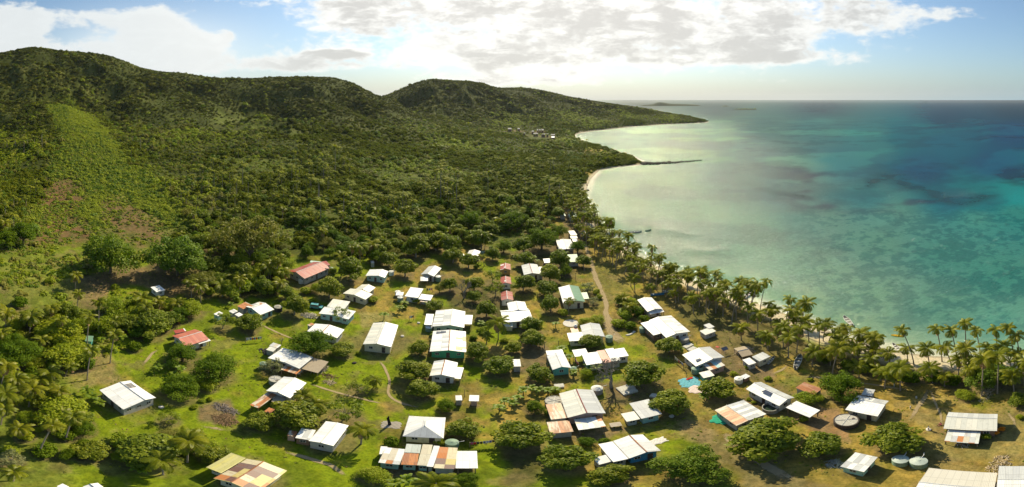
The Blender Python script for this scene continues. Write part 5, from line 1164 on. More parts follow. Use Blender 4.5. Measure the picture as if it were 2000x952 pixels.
    house('S', 'square house with white hipped roof and grey end', [([(435, 192), (823, 215), (790, 425), (352, 420)], D_(kind='h', eave=2.6, rise=1.3, roof='white', roof2='grey', wall='cream'))], short='white hipped roof house')
    house('S', 'long patchwork shed of white, rust and tan sheets with teal boards', [([(378, 588), (535, 592), (515, 718), (335, 714)], D_(kind='s', eave=2.4, rise=.3, roof='rust', wall='aqua', over=.25)), ([(400, 502), (570, 508), (535, 590), (380, 585)], D_(kind='s', eave=2.75, rise=.3, roof='greygreen', wall='tin', over=.2, win=False)),
          ([(195, 545), (388, 556), (335, 714), (85, 690)], D_(kind='s', eave=2.35, rise=.4, roof='mix', wall='aqua', over=.25)), ([(572, 510), (680, 516), (632, 728), (517, 718)], D_(kind='s', eave=2.42, rise=.5, roof='tan', wall='aqua', over=.2)), ([(682, 518), (745, 535), (690, 742), (633, 729)], D_(kind='s', eave=2.46, rise=.5, roof='white', wall='tin', over=.2, win=False)),
          ([(747, 540), (942, 546), (915, 765), (692, 745)], D_(kind='s', eave=2.4, rise=.5, roof='patch', wall='tin', over=.2, win=False)), ([(935, 576), (1148, 576), (1162, 752), (920, 752)], D_(kind='s', eave=2.3, rise=.3, roof='white', open_=True, over=.3)), ([(130, 525), (205, 520), (180, 605), (110, 600)], D_(kind='s', eave=2.1, rise=.1, roof='whitemix', wall='tin', over=.1, win=False))],
          'shed', 'long_shed', short='long patchwork shed')
    house('R', 'house with a brown, yellow and white patchwork roof at the picture bottom', [([(545, 652), (1012, 780), (640, 1000), (195, 866)], D_(kind='y', eave=2.8, rise=1.0, roof='patch', wall='cream', t=.43, ridge='rust', over=.6)), ([(395, 593), (540, 652), (288, 806), (118, 742)], D_(kind='s', eave=2.5, rise=.3, roof='yellow', wall='cream', over=.5))], short='patchwork roofed house')
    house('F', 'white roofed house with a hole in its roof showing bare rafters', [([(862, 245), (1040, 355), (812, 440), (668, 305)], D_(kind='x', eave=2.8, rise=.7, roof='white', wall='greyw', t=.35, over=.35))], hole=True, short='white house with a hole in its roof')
    house('Q', 'white roofed house with grey stripe and collapsing thatch awning', [([(400, 158), (695, 265), (585, 390), (235, 268)], D_(kind='y', eave=2.6, rise=.6, roof='white', roof2='grey', wall='white', t=.55)), ([(700, 272), (870, 318), (770, 440), (600, 378)], D_(kind='s', eave=1.9, rise=.3, roof='thatch', open_=True, over=.3)),
          ([(420, 352), (585, 398), (540, 447), (370, 388)], D_(kind='s', eave=2.0, rise=.1, roof='rustmix', open_=True, over=.15)), ([(255, 150), (330, 167), (290, 207), (218, 180)], D_(kind='s', eave=2.0, rise=.1, roof='cream', wall='tin', over=.1, win=False)), ([(295, 110), (380, 135), (335, 165), (245, 138)], D_(kind='s', eave=2.0, rise=.1, roof='mix', wall='tin', over=.1, win=False))], short='white house with thatch awning')
    house('Q', 'white gabled roof house joined to a striped rusty shed', [([(400, 468), (655, 537), (465, 693), (215, 622)], D_(kind='y', eave=2.9, rise=.8, roof='whitemix', roof2='white', wall='white')), ([(248, 640), (335, 662), (140, 797), (20, 770)], D_(kind='s', eave=2.1, rise=.2, roof='rustmix', open_=True, over=.2)), ([(340, 665), (440, 690), (400, 745), (250, 740)], D_(kind='s', eave=2.0, rise=.1, roof='thatch', open_=True, over=.2)),
          ([(245, 797), (308, 820), (245, 872), (185, 848)], D_(kind='s', eave=1.7, rise=.1, roof='rust', open_=True, over=.1))], short='white house with striped rusty shed')
    house('G', 'white flat roofed house stained by shade beside a large palm', [([(805, 515), (948, 540), (860, 685), (690, 640)], D_(kind='y', eave=2.9, rise=.3, roof='white', wall='greyw', over=.2)), ([(640, 570), (750, 570), (690, 642), (600, 622)], D_(kind='s', eave=2.4, rise=.2, roof='whitemix', wall='brown', over=.15)),
          ([(560, 578), (612, 582), (600, 622), (550, 606)], D_(kind='s', eave=2.0, rise=.1, roof='rustmix', wall='pink', over=.1, win=False))], short='flat roofed white house')
    house('U', 'big gabled house with red ridge and rusty side sheds', [([(285, 160), (640, 118), (780, 370), (370, 415)], D_(kind='y', eave=3.0, rise=1.1, roof='cream', roof2='grey', wall='pink', ridge='red', over=.4)), ([(155, 282), (302, 262), (366, 412), (185, 442)], D_(kind='s', eave=2.5, rise=.2, roof='rustmix', wall='tin', over=.25, win=False)),
          ([(440, 432), (725, 405), (770, 500), (490, 557)], D_(kind='s', eave=2.3, rise=.2, roof='mix', open_=True, over=.25))], short='big house with red ridge')
    house('U', 'square shed with pale roof streaked orange by rust', [([(148, 468), (390, 448), (432, 562), (190, 587)], D_(kind='s', eave=2.2, rise=.2, roof='rustmix', wall='tin', over=.25, win=False))], 'shed', 'shed', short='rust streaked square shed')
    house('U', 'pale grey roofed house with low annex by the round breadfruit tree', [([(1040, 275), (1225, 232), (1385, 372), (1145, 432)], D_(kind='s', eave=2.6, rise=.5, roof='grey', wall='aqua')), ([(940, 380), (1080, 350), (1142, 430), (1000, 460)], D_(kind='s', eave=2.3, rise=.2, roof='cream', wall='tin'))], short='pale grey house with annex')
    house('U', 'blue walled house with long white roof', [([(850, 662), (1175, 595), (1360, 765), (1030, 852)], D_(kind='y', eave=2.8, rise=.9, roof='white', roof2='whitemix', wall='blue', t=.55, ridge='rust')), ([(708, 705), (846, 664), (1022, 856), (850, 885)], D_(kind='s', eave=2.6, rise=.1, roof='white', wall='tin', over=.3)), ([(635, 850), (790, 812), (860, 872), (705, 920)], D_(kind='s', eave=2.2, rise=.2, roof='whitemix', wall='tin', over=.2, win=False))], short='blue walled house')
    house('P', 'cream walled house, roof half white and half green', [([(330, 120), (548, 105), (605, 268), (380, 290)], D_(kind='y', eave=2.9, rise=.9, roof='white', roof2='green', wall='cream', t=.54)), ([(555, 178), (630, 180), (658, 238), (592, 243)], D_(kind='s', eave=2.5, rise=.3, roof='green', open_=True, over=.2))], short='half white half green roofed house')
    house('P', 'white roofed house with long low annex beside the green tank', [([(548, 520), (755, 512), (840, 648), (612, 652)], D_(kind='y', eave=2.8, rise=.8, roof='grey', roof2='grey', wall='cream', t=.52)), ([(470, 612), (650, 590), (720, 655), (400, 705)], D_(kind='s', eave=2.4, rise=.3, roof='whitemix', wall='cream'))], short='white house with low annex')
    house('P', 'small red brown well house with a white tank lid', [([(455, 555), (535, 548), (545, 590), (470, 600)], D_(kind='s', eave=1.8, rise=.1, roof='redlight', wall='brown', over=.1, win=False))], 'shed', 'shed', short='small red brown well house')
    house('I', 'white roofed house with teal gable by the flower garden', [([(232, 82), (345, 70), (397, 160), (268, 172)], D_(kind='y', eave=2.7, rise=.8, roof='white', wall='teal')), ([(228, 50), (335, 38), (342, 66), (230, 78)], D_(kind='s', eave=2.4, rise=.15, roof='whitemix', wall='tin', over=.15, win=False))], short='white house with teal gable')
    house('I', 'row of joined white roofs with one rust red bay', [([(462, 72), (565, 55), (602, 128), (492, 140)], D_(kind='s', eave=2.6, rise=.3, roof='whitemix', wall='aqua', over=.25)), ([(402, 46), (490, 32), (507, 74), (415, 88)], D_(kind='s', eave=2.4, rise=.2, roof='whitemix', open_=True, over=.2)), ([(567, 55), (612, 42), (660, 121), (604, 128)], D_(kind='s', eave=2.62, rise=.3, roof='redlight', wall='tin', over=.2, win=False)),
          ([(614, 38), (672, 36), (722, 106), (662, 120)], D_(kind='s', eave=2.66, rise=.35, roof='grey', wall='tin', over=.2)), ([(674, 37), (745, 33), (775, 78), (712, 90)], D_(kind='s', eave=2.5, rise=.25, roof='white', wall='white', over=.2))], short='row of joined white roofs')
    house('D', 'white roofed house nearest the palms behind the garden hedge', [([(320, 562), (415, 552), (494, 622), (390, 645)], D_(kind='y', eave=2.8, rise=.6, roof='cream', roof2='whitemix', wall='greyw', t=.5)), ([(392, 642), (485, 624), (498, 642), (407, 662)], D_(kind='s', eave=2.2, rise=.2, roof='white', open_=True, over=.2))], short='white house behind the garden hedge')
    house('D', 'large white roofed house with stepped left wing by the palm belt', [([(400, 702), (540, 668), (683, 778), (508, 812)], D_(kind='y', eave=2.8, rise=.7, roof='white', roof2='whitemix', wall='white', t=.42)), ([(345, 722), (402, 705), (490, 785), (428, 800)], D_(kind='s', eave=2.5, rise=.1, roof='white', wall='brown', over=.25))], short='large white house by the palm belt')
    house('D', 'tiny blue grey shack with pale front roof near the palms', [([(760, 732), (800, 722), (835, 742), (798, 758)], D_(kind='s', eave=2.2, rise=.1, roof='grey', wall='tin', over=.1)), ([(733, 770), (800, 755), (857, 770), (770, 798)], D_(kind='s', eave=1.9, rise=.15, roof='cream', wall='tin', over=.15))], 'shack', 'shack', short='tiny blue grey shack')
    house('V', 'cream and white roofed house with turquoise striped porch', [([(180, 182), (470, 92), (620, 207), (320, 308)], D_(kind='y', eave=2.8, rise=.9, roof='cream', roof2='grey', wall='white', t=.6)), ([(400, 295), (560, 235), (625, 295), (470, 350)], D_(kind='s', eave=2.2, rise=.2, roof='turq', wall='pink', over=.2)), ([(345, 372), (470, 352), (520, 400), (410, 432)], D_(kind='s', eave=2.1, rise=.1, roof='cream', wall='green', over=.2))], solar=[(-.55, .45, 1.2, .8)], short='house with turquoise striped porch')
    house('V', 'grey hut of two slabs beside a collapsed thatch roof', [([(945, 200), (1030, 155), (1097, 190), (990, 272)], D_(kind='s', eave=2.3, rise=.2, roof='grey', wall='cream', over=.15)), ([(800, 238), (900, 215), (960, 268), (895, 290)], D_(kind='s', eave=2.0, rise=.1, roof='whitemix', wall='tin', over=.15))], 'hut', 'hut', short='grey hut of two slabs')
    house('V', 'collapsed brown thatch shelter with loose fronds', [([(740, 110), (830, 90), (930, 170), (800, 215)], D_(kind='x', eave=1.5, rise=.5, roof='thatch', open_=True, over=.2, th=.2))], 'shelter', 'shelter', short='collapsed thatch shelter')
    house('V', 'tiny black walled stand with white top on bare earth', [([(795, 415), (850, 382), (900, 410), (840, 440)], D_(kind='s', eave=1.5, rise=.08, roof='white', wall='brown', over=.15, win=False))], 'stand', 'stand', short='tiny white topped stand')
    house('V', 'long white roofed house with two solar panels and grey far slope', [([(1020, 467), (1358, 638), (1215, 728), (850, 546)], D_(kind='x', eave=2.8, rise=.9, roof='grey', roof2='white', wall='white', t=.45))], solar=[(-.12, .25, 1.0, 1.1), (.10, .25, 1.0, 1.1)], short='long white house with solar panels')
    house('J', 'low wide roof of mottled pale iron with a green net at its corner', [([(333, 440), (515, 372), (668, 465), (465, 548)], D_(kind='y', eave=2.5, rise=.3, roof='rustmix', roof2='greypatch', wall='tin', over=.3, t=.4))], short='low wide mottled roof')
    house('J', 'small white single slope shed between green bush and long house', [([(792, 428), (868, 388), (1032, 440), (955, 488)], D_(kind='s', eave=2.4, rise=.3, roof='white', open_=True, over=.3))], 'shed', 'shed', short='small white single slope shed')
    house('J', 'rust orange roofed shed behind a lime green bush', [([(848, 300), (925, 262), (1047, 300), (985, 332)], D_(kind='s', eave=2.3, rise=.3, roof='rust', wall='tin', over=.2, win=False))], 'shed', 'shed', short='rust orange shed')
    house('K', 'white roofed house in the shade of the round mango tree', [([(262, 343), (465, 378), (387, 482), (168, 437)], D_(kind='x', eave=2.7, rise=.6, roof='greypatch', roof2='white', wall='cream', t=.33)), ([(300, 296), (377, 308), (345, 347), (283, 340)], D_(kind='s', eave=2.4, rise=.1, roof='grey', wall='tin', over=.15, win=False))], short='white house by the mango tree')
    house('K', 'mint walled house with flat grey shaded roof', [([(240, 725), (383, 755), (300, 857), (142, 812)], D_(kind='s', eave=2.5, rise=.25, roof='greypatch', wall='mint', over=.3))], short='mint walled house')
    house('W', 'long house with white near slope and debris lean-to by orange flowers', [([(565, 155), (1082, 175), (1072, 352), (497, 332)], D_(kind='x', eave=2.8, rise=.9, roof='grey', roof2='cream', wall='brown', t=.42, over=.4)), ([(550, 352), (890, 372), (885, 500), (520, 455)], D_(kind='s', eave=1.6, rise=.4, roof='mix', open_=True, over=.2))], short='long house by the orange flowers')
    house('W', 'large beige roof at the bottom right corner beside two tanks', [([(380, 748), (1078, 803), (1010, 1160), (70, 1120)], D_(kind='x', eave=3.0, rise=1.0, roof='beige', roof2='white', wall='cream', t=.5))], short='large beige roof')
    house('W', 'white roofed building at the extreme bottom right', [([(1100, 727), (1520, 727), (1560, 1100), (1045, 1120)], D_(kind='x', eave=3.4, rise=1.0, roof='grey', roof2='white', wall='cream', t=.45))], short='white building at the bottom right')
    house('F', 'white roof tip showing at the bottom left edge', [([(560, 948), (645, 923), (722, 975), (610, 1010)], D_(kind='y', eave=2.4, rise=.3, roof='white', wall='white'))], short='white roof tip')
    house('F', 'tiny white roof at the bottom edge by the breadfruit bushes', [([(375, 948), (415, 934), (462, 948), (420, 970)], D_(kind='s', eave=2.0, rise=.2, roof='white', wall='white', over=.15, win=False))], 'shed', 'shed', short='tiny white roof')
    house('A', 'small bright green tarpaulin hut between tall palms', [([(583, 812), (628, 803), (605, 842), (556, 838)], D_(kind='s', eave=2.0, rise=.2, roof='green', wall='teal', over=.15, win=False))], 'hut', 'hut', short='green tarpaulin hut')
    house('O', 'pale green roofed house at the far end of the beach village', [([(812, 95), (890, 90), (915, 138), (826, 142)], D_(kind='s', rise=.4, roof='palegreen', wall='greyw')), ([(722, 100), (770, 98), (795, 118), (728, 124)], D_(kind='s', eave=2.3, rise=.2, roof='palegreen', wall='greyw', win=False))], short='pale green roofed house')
    house('O', 'two stepped cream roofs beside the thatched shelter', [([(822, 285), (875, 277), (905, 318), (836, 330)], D_(kind='s', rise=.3, roof='cream', wall='greyw')), ([(836, 336), (905, 330), (915, 357), (842, 360)], D_(kind='s', eave=2.2, rise=.1, roof='cream', wall='greyw', over=.2, win=False))], short='two stepped cream roofs')
    house('O', 'open shelter with dark thatched roof at the head of the track', [([(960, 292), (1027, 287), (1045, 350), (966, 360)], D_(kind='y', eave=2.2, rise=.9, roof='thatch', open_=True, over=.3, th=.18))], 'shelter', 'shelter', short='dark thatched shelter')
    house('O', 'shiny grey roofed house with red walls among trees', [([(697, 378), (850, 365), (868, 470), (705, 487)], D_(kind='y', eave=2.7, rise=.4, roof='grey', wall='brown')), ([(858, 366), (910, 362), (915, 390), (862, 395)], D_(kind='s', eave=2.4, rise=.1, roof='whitemix', wall='tin', over=.15, win=False))], short='shiny grey roofed house')
    house('O', 'green roofed house tucked among trees above the dry field', [([(797, 540), (912, 532), (925, 602), (812, 614)], D_(kind='s', rise=.4, roof='green', wall='greyw'))], short='green roofed house')
    house('O', 'grey gabled house with thin red ridge line among trees', [([(330, 650), (490, 628), (515, 738), (332, 748)], D_(kind='y', eave=2.7, rise=.7, roof='grey', roof2='grey', wall='cream', ridge='red')), ([(492, 660), (530, 665), (548, 742), (517, 740)], D_(kind='s', eave=2.3, rise=.1, roof='white', wall='tin', over=.15, win=False))], short='grey house with red ridge')
    house('O', 'small white lean-to roof in the banana garden', [([(550, 580), (620, 575), (628, 614), (560, 622)], D_(kind='s', eave=2.0, rise=.2, roof='white', wall='brown', over=.15, win=False))], 'shed', 'shed', short='small white lean-to')
    house('M', 'tiny grey shack inside the palm wood', [([(1000, 115), (1035, 110), (1040, 130), (1005, 132)], D_(kind='s', eave=2.0, rise=.2, roof='grey', wall='tin', over=.1, win=False))], 'shack', 'shack', short='tiny grey shack')
    house('Q', 'low white shelter over a cooking place by the mango tree', [([(0, 0), (1, 0), (1, 1), (0, 1)], D_())], 'x') if False else None
    for k, (cx, cy, w, d, lab) in enumerate([(445, 252, 56, 16, 'white roofed house at the left end of the distant village'), (585, 252, 36, 14, 'lone small white house above the distant playing field'), (805, 293, 36, 12, 'low white house behind the long roofs of the distant village'),
            (880, 272, 20, 14, 'leftmost of the three tiny white cubes in the distant village'), (916, 272, 24, 14, 'middle one of the three tiny white cubes in the distant village'), (958, 270, 36, 16, 'rightmost of the three tiny white cubes in the distant village'),
            (668, 318, 36, 12, 'grey house at the field corner of the distant village'), (850, 328, 72, 12, 'long pale roof left along the distant playing field'), (970, 338, 60, 12, 'second long pale roof along the distant playing field'),
            (1033, 335, 34, 12, 'short pale roof ending the row at the distant playing field'), (1120, 347, 60, 14, 'grey white house above the brightest roof of the distant village'), (1120, 384, 50, 18, 'brightest white roof nearest the sea in the distant village')]):
        o = house('Y', lab, [([(cx - w / 2, cy - d / 2), (cx + w / 2, cy - d / 2), (cx + w / 2, cy + d / 2), (cx - w / 2, cy + d / 2)], D_(kind='s', eave=5.0, rise=.6, roof='farroof' if k < 11 else 'grey', wall='brown', over=.3, win=False))], group='houses of the distant village')
# ================================================================== tanks, boats, washing lines, people and the rest
TANKG = paint('green_tank_plastic', (.20, .29, .21), .5, .3); TANKL = paint('pale_green_lid', (.42, .48, .42), .6, .4); TANKW = paint('white_tank_plastic', (.68, .68, .62), .5, .35); TANKC = paint('tank_concrete', (.34, .33, .29), .9, .6, 1.2, .1); TANKD = paint('black_tank_plastic', (.035, .035, .04), .5, .2)
def tank(px, py, r, h, mat, label, lid=None, cat='water tank', dome=.25):
    x, y, z = gpt(px, py, h * .6); z = h1(x, y); e = empty('water_tank', (x, y, z), label, cat, 'water tanks beside the houses'); b = MB(); b.cyl((0, 0, -.1), r, h + .1, 24)
    for k in range(1, 5): 
        zz = h * k / 5; b.cyl((0, 0, zz), r * 1.025, h * .05, 24)
    b.build('tank_body', mat, e); l = MB(); l.cyl((0, 0, h + .002), r * 1.03, dome, 24, r2=r * .28); lo = l.build('lid', lid or mat, e); c = MB(); c.cyl((0, 0, h + dome), .2, .1, 10); c.build('cap', lid or mat, lo)
    p = MB(); p.tube([(r * .7, 0, h + dome * .6), (r * 1.3, 0, h + .5), (r * 1.8, .3, h + .4)], .05, 5); p.build('pipe', TRIM, e); return e
def basin(px, py, r, h, label, top=True, mat=None):
    x, y, z = gpt(px, py, h); z = h1(x, y); e = empty('water_cistern', (x, y, z), label, 'cistern'); b = MB(); n = 28
    ring = lambda rr, zz: [(rr * math.cos(2 * math.pi * k / n), rr * math.sin(2 * math.pi * k / n), zz) for k in range(n)]
    o0, o1, i1, i0 = ring(r, -.1), ring(r, h), ring(r * .9, h), ring(r * .9, h - (.06 if top else .6))
    for A, B in ((o0, o1), (o1, i1), (i1, i0)):
        for k in range(n): j = (k + 1) % n; b.face([A[k], A[j], B[j], B[k]])
    b.build('cistern_wall', mat or TANKC, e); t = MB(); t.face(i0); t.build('cover', CONC if top else paint('still_water', (.03, .05, .03), .1, 0, 1, .6), e)
    if top:
        q = MB()
        for k in range(6): a = k * math.pi / 3 + .3; q.tube([(.1 * math.cos(a), .1 * math.sin(a), h + .02), (r * .9 * math.cos(a), r * .9 * math.sin(a), h - .02)], .05, 4)
        q.build('rafters', TRIM, e); hh = MB(); hh.box((r * .5, -r * .3, h), (.4, .4, .08)); hh.build('hatch', DOORM, e)
    return e
def boat(px, py, L, rz, label, col, z=0.0, W=None, motor=True, inner=(.30, .29, .25), tilt=0, kayak=False):
    if z is None: x, y, zz = gpt(px, py); zz += .12
    else: x, y = ray_z(px, py, .2); zz = z
    e = empty('kayak' if kayak else 'boat', (x, y, zz), label, 'kayak' if kayak else 'boat', None if kayak else 'boats along the shore', rz); e.rotation_euler = (tilt, 0, rz); W = W or L * .26; n = 12; hull = MB(); rows = []
    for k in range(n + 1):
        t = k / n; wx = W / 2 * (math.sin(math.pi * min(1, .18 + t * .5 + .0)) if t < .45 else math.cos((t - .45) / .55 * math.pi / 2) ** .6 * 1.0) if not kayak else W / 2 * math.sin(math.pi * (.04 + .92 * t)) ** .7
        sh = .62 + .28 * t ** 2 if not kayak else .3; kz = -.22 + .30 * max(0, t - .7) ** 1.3; X = -L / 2 + L * t
        rows.append([(X, -wx, sh), (X, -wx * .80, .05 + kz * .3), (X, 0, kz), (X, wx * .80, .05 + kz * .3), (X, wx, sh)])
    for a, b in zip(rows[:-1], rows[1:]):
        for k in range(4): hull.face([a[k], b[k], b[k + 1], a[k + 1]])
    hull.face(list(reversed(rows[0])))
    inr = [[(p[0] * .97, p[1] * .88, max(p[2], .16) if j in (0, 4) else .16) for j, p in enumerate(r)] for r in rows]
    for a, b, ia, ib in zip(rows[:-1], rows[1:], inr[:-1], inr[1:]):
        hull.face([a[0], ia[0], ib[0], b[0]]); hull.face([a[4], b[4], ib[4], ia[4]])
    hull.build('hull', paint('boat_' + str(col), col, .4, .25, 1, .5), e)
    d = MB()
    for a, b in zip(inr[:-1], inr[1:]):
        for k in range(4): d.face([a[k], a[k + 1], b[k + 1], b[k]])
    if kayak:
        for k in (4, 8): d.box((-L / 2 + L * k / n, 0, .26), (.5, W * .5, .1))
    d.build('deck', paint('deck_' + str(inner), inner, .8, .5), e)
    if not kayak:
        for t in (.22, .48, .72):
            s = MB(); s.box((-L / 2 + L * t, 0, .46), (.28, W * .86 * (1 if t < .6 else .8), .06)); s.build('thwart', TRIM, e)
        if motor:
            m = MB(); m.box((-L / 2 - .12, 0, .80), (.34, .28, .44)); m.box((-L / 2 - .14, 0, .28), (.12, .10, .7)); m.build('outboard_motor', TANKD, e)
    return e
CL = [(.65, .65, .68), (.10, .18, .50), (.60, .04, .04), (.05, .05, .06), (.06, .25, .18), (.70, .68, .62), (.55, .10, .25), (.12, .35, .50)]
def cloth(name, w, h, mat, parent, c, ang, seed, label=None):
    r = random.Random(seed); b = MB(); n = 5
    P = [[(c[0] + math.cos(ang) * w * (i / n - .5) - math.sin(ang) * .08 * math.sin(i * 2.1 + j), c[1] + math.sin(ang) * w * (i / n - .5) + math.cos(ang) * .08 * math.sin(i * 2.1 + j), c[2] - h * j / 3 * (1 + .08 * math.sin(i * 3))) for i in range(n + 1)] for j in range(4)]
    for j in range(3):
        for i in range(n): b.face([P[j][i], P[j][i + 1], P[j + 1][i + 1], P[j + 1][i]])
    return b.build(name, mat, parent)
def line_of_clothes(p0, p1, label, cols, ph=2.0, sz=(.7, .85)):
    a = gpt(*p0); b = gpt(*p1); O = a; e = empty('clothes_line', a, label, 'clothes line', 'washing lines'); d = (b[0] - a[0], b[1] - a[1], b[2] - a[2]); ang = math.atan2(d[1], d[0]); L = math.hypot(d[0], d[1])
    for q in ((0, 0, 0), d): m = MB(); m.tube([(q[0], q[1], q[2] - .2), (q[0], q[1], q[2] + ph)], .07, 6); m.build('pole', POST, e)
    m = MB(); m.tube([(d[0] * t, d[1] * t, d[2] * t + ph - .05 - .5 * t * (1 - t)) for t in (0, .25, .5, .75, 1)], .02, 4); m.build('line', TRIM, e); n = len(cols)
    base = ' on the ' + label.split(' of ')[0].replace('washing line', 'line'); seen = {}; ordn = ('first', 'second', 'third')
    for k, c in enumerate(cols):
        t = (k + .7) / (n + .4); tag(cloth('garment', min(sz[0], L / (n + 1) * .85), sz[1], paint('cloth_' + str(c), CL[c], .9, .15), None, (a[0] + d[0] * t, a[1] + d[1] * t, a[2] + d[2] * t + ph - .08 - .5 * t * (1 - t)), ang, k), None, 'garment', 'washing hung on the lines')
        seen[c] = seen.get(c, 0) + 1; C.objects[-1]['label'] = (ordn[seen[c] - 1] + ' ' if cols.count(c) > 1 else '') + {0: 'pale', 1: 'blue', 2: 'red', 3: 'black', 4: 'dark green', 5: 'cream', 6: 'pink', 7: 'turquoise'}[c] + ' garment from the pole end' + base + label[label.find(' clothes') + 8:]
    return e
def sheet(px, py, w, l, rz, mat, name, label, cat, seed=1, z=.05):
    x, y, zz = gpt(px, py); r = random.Random(seed); n = 9; b = MB(); g = h1(x, y)
    def P(i, j):
        u, v = (i / n - .5) * w * (1 + .10 * math.sin(j * 1.7 + seed)), (j / n - .5) * l * (1 + .12 * math.sin(i * 1.3 + seed * 2)); X = x + u * math.cos(rz) - v * math.sin(rz); Y = y + u * math.sin(rz) + v * math.cos(rz)
        return (X - x, Y - y, h1(X, Y) - g + z + .10 * abs(math.sin(i * 1.9 + j * 2.3 + seed)) * (1 if 0 < i < n and 0 < j < n else .1))
    G = [[P(i, j) for j in range(n + 1)] for i in range(n + 1)]
    for i in range(n):
        for j in range(n): b.face([G[i][j], G[i + 1][j], G[i + 1][j + 1], G[i][j + 1]])
    return tag(b.build(name, mat, None, (x, y, g)), label, cat)
def person(px, py, label, shirt, legs, rz=0.0, pose='stand', skin=(.13, .075, .045)):
    x, y, z = gpt(px, py); e = empty('person', (x, y, z), label, 'person', None, rz)
    me = bpy.data.meshes.new('body'); k = pose
    if k == 'walk': J = [(0, 0, .95), (0, 0, 1.2), (0, 0, 1.42), (0, 0, 1.52), (0, .02, 1.66), (0, .02, 1.74), (.10, 0, .92), (.11, .16, .50), (.10, .20, .06), (.10, .34, .03), (-.10, 0, .92), (-.11, -.02, .50), (-.10, -.26, .10), (-.10, -.14, .03), (.20, 0, 1.40), (.25, -.14, 1.12), (.24, -.06, .88), (-.20, 0, 1.40), (-.25, .12, 1.12), (-.24, .28, .92)]
    elif k == 'sit': J = [(0, 0, .14), (0, .02, .40), (0, .04, .62), (0, .05, .72), (0, .08, .86), (0, .08, .94), (.10, .04, .13), (.16, .42, .34), (.16, .70, .06), (.16, .84, .04), (-.10, .04, .13), (-.16, .42, .34), (-.16, .70, .06), (-.16, .84, .04), (.20, .03, .60), (.26, .18, .40), (.16, .38, .38), (-.20, .03, .60), (-.26, .18, .40), (-.16, .38, .38)]
    else: J = [(0, 0, .95), (0, 0, 1.2), (0, 0, 1.42), (0, 0, 1.52), (0, .02, 1.66), (0, .02, 1.74), (.10, 0, .92), (.11, .02, .50), (.11, 0, .06), (.11, .14, .03), (-.10, 0, .92), (-.11, .02, .50), (-.11, 0, .06), (-.11, .14, .03), (.20, 0, 1.40), (.26, .02, 1.12), (.24, .12, .90), (-.20, 0, 1.40), (-.26, .02, 1.12), (-.24, .12, .90)]
    E = [(0, 1), (1, 2), (2, 3), (3, 4), (4, 5), (0, 6), (6, 7), (7, 8), (8, 9), (0, 10), (10, 11), (11, 12), (12, 13), (2, 14), (14, 15), (15, 16), (2, 17), (17, 18), (18, 19)]
    RD_ = [.15, .13, .14, .06, .105, .08, .10, .065, .045, .04, .10, .065, .045, .04, .065, .045, .04, .065, .045, .04]
    me.from_pydata(J, E, []); tmp = bpy.data.objects.new('body', me); C.objects.link(tmp); sk = tmp.modifiers.new('skin', 'SKIN'); tmp.modifiers.new('sub', 'SUBSURF').levels = 1
    for v, r in zip(me.skin_vertices[0].data, RD_): v.radius = (r, r)
    me.skin_vertices[0].data[0].use_root = True
    dg = bpy.context.evaluated_depsgraph_get(); nm = bpy.data.meshes.new_from_object(tmp.evaluated_get(dg)); bpy.data.objects.remove(tmp)
    nm.materials.clear()
    for c in (skin, shirt, legs, (.015, .012, .01)): nm.materials.append(paint('p' + str(c), c, .9, .1))
    hp, hz, kn = J[0][2], J[4][2], J[7][2]
    for p in nm.polygons:
        q = p.center
        if q.z > hz + .03: p.material_index = 3
        elif q.z > J[3][2] - .03: p.material_index = 0
        elif (hp - .02 < q.z and (abs(q.x) < .22 or q.z > J[14][2] - .2)) and not (k == 'sit' and q.y > .2): p.material_index = 1
        elif abs(q.x) < .22 and q.z > .09 and not (abs(q.x) > .2 and k != 'sit'): p.material_index = 2
    nm.name = 'body'; ob('body', nm, e); h = MB(); h.cyl((0, J[5][1] - .01, J[5][2] - .02), .10, .07, 8, r2=.05); h.build('hair', paint('hair', (.012, .010, .009), .9, 0), e); return e
def heap(px, py, w, l, h, mat, name, label, cat, n=60, seed=4, L=(.6, 1.8), th=.05):
    x, y, z = gpt(px, py); rng = random.Random(seed); b = MB()
    for k in range(n):
        a = rng.uniform(0, 6.28); q = rng.random() ** .6; X, Y = math.cos(a) * w / 2 * q, math.sin(a) * l / 2 * q; zz = h * (1 - q) * rng.random() + .04; d = rng.uniform(0, 6.28); ll = rng.uniform(*L); 
        b.tube([(X - math.cos(d) * ll / 2, Y - math.sin(d) * ll / 2, zz), (X, Y, zz + rng.uniform(0, .15)), (X + math.cos(d) * ll / 2, Y + math.sin(d) * ll / 2, max(.02, zz + rng.uniform(-.2, .2)))], [th, th, th * .5], 4)
    return tag(b.build(name, mat, None, (x, y, z)), label, cat)
def rocks(name, label, pts, mats, kind=None, cat='rocks', group=None):
    """boulders, one mesh each"""
    out = []
    for k, (x, y, z, s) in enumerate(pts):
        rng = np.random.default_rng(k + 5); b = bmesh_rock(s, rng); o = ob(name, b, None, (x, y, z)); b.materials.append(mats); tag(o, label, cat, group, kind); out.append(o)
    return out
def bmesh_rock(s, rng):
    import bmesh
    bm = bmesh.new(); bmesh.ops.create_icosphere(bm, subdivisions=2, radius=s); o = rng.uniform(0, 50)
    for v in bm.verts:
        n = .7 + .6 * float(fbm(np.array([v.co.x / s * 1.1 + o]), np.array([v.co.y / s * 1.1 + v.co.z / s + o]), 3, 9)[0]); v.co *= n; v.co.z *= .6
    me = bpy.data.meshes.new('rock'); bm.to_mesh(me); bm.free(); return me
ROCK = paint('dark_shore_rock', (.055, .048, .040), .9, .4, .8, .15); STONE = paint('pale_stone', (.55, .52, .46), .9, .4, 1)
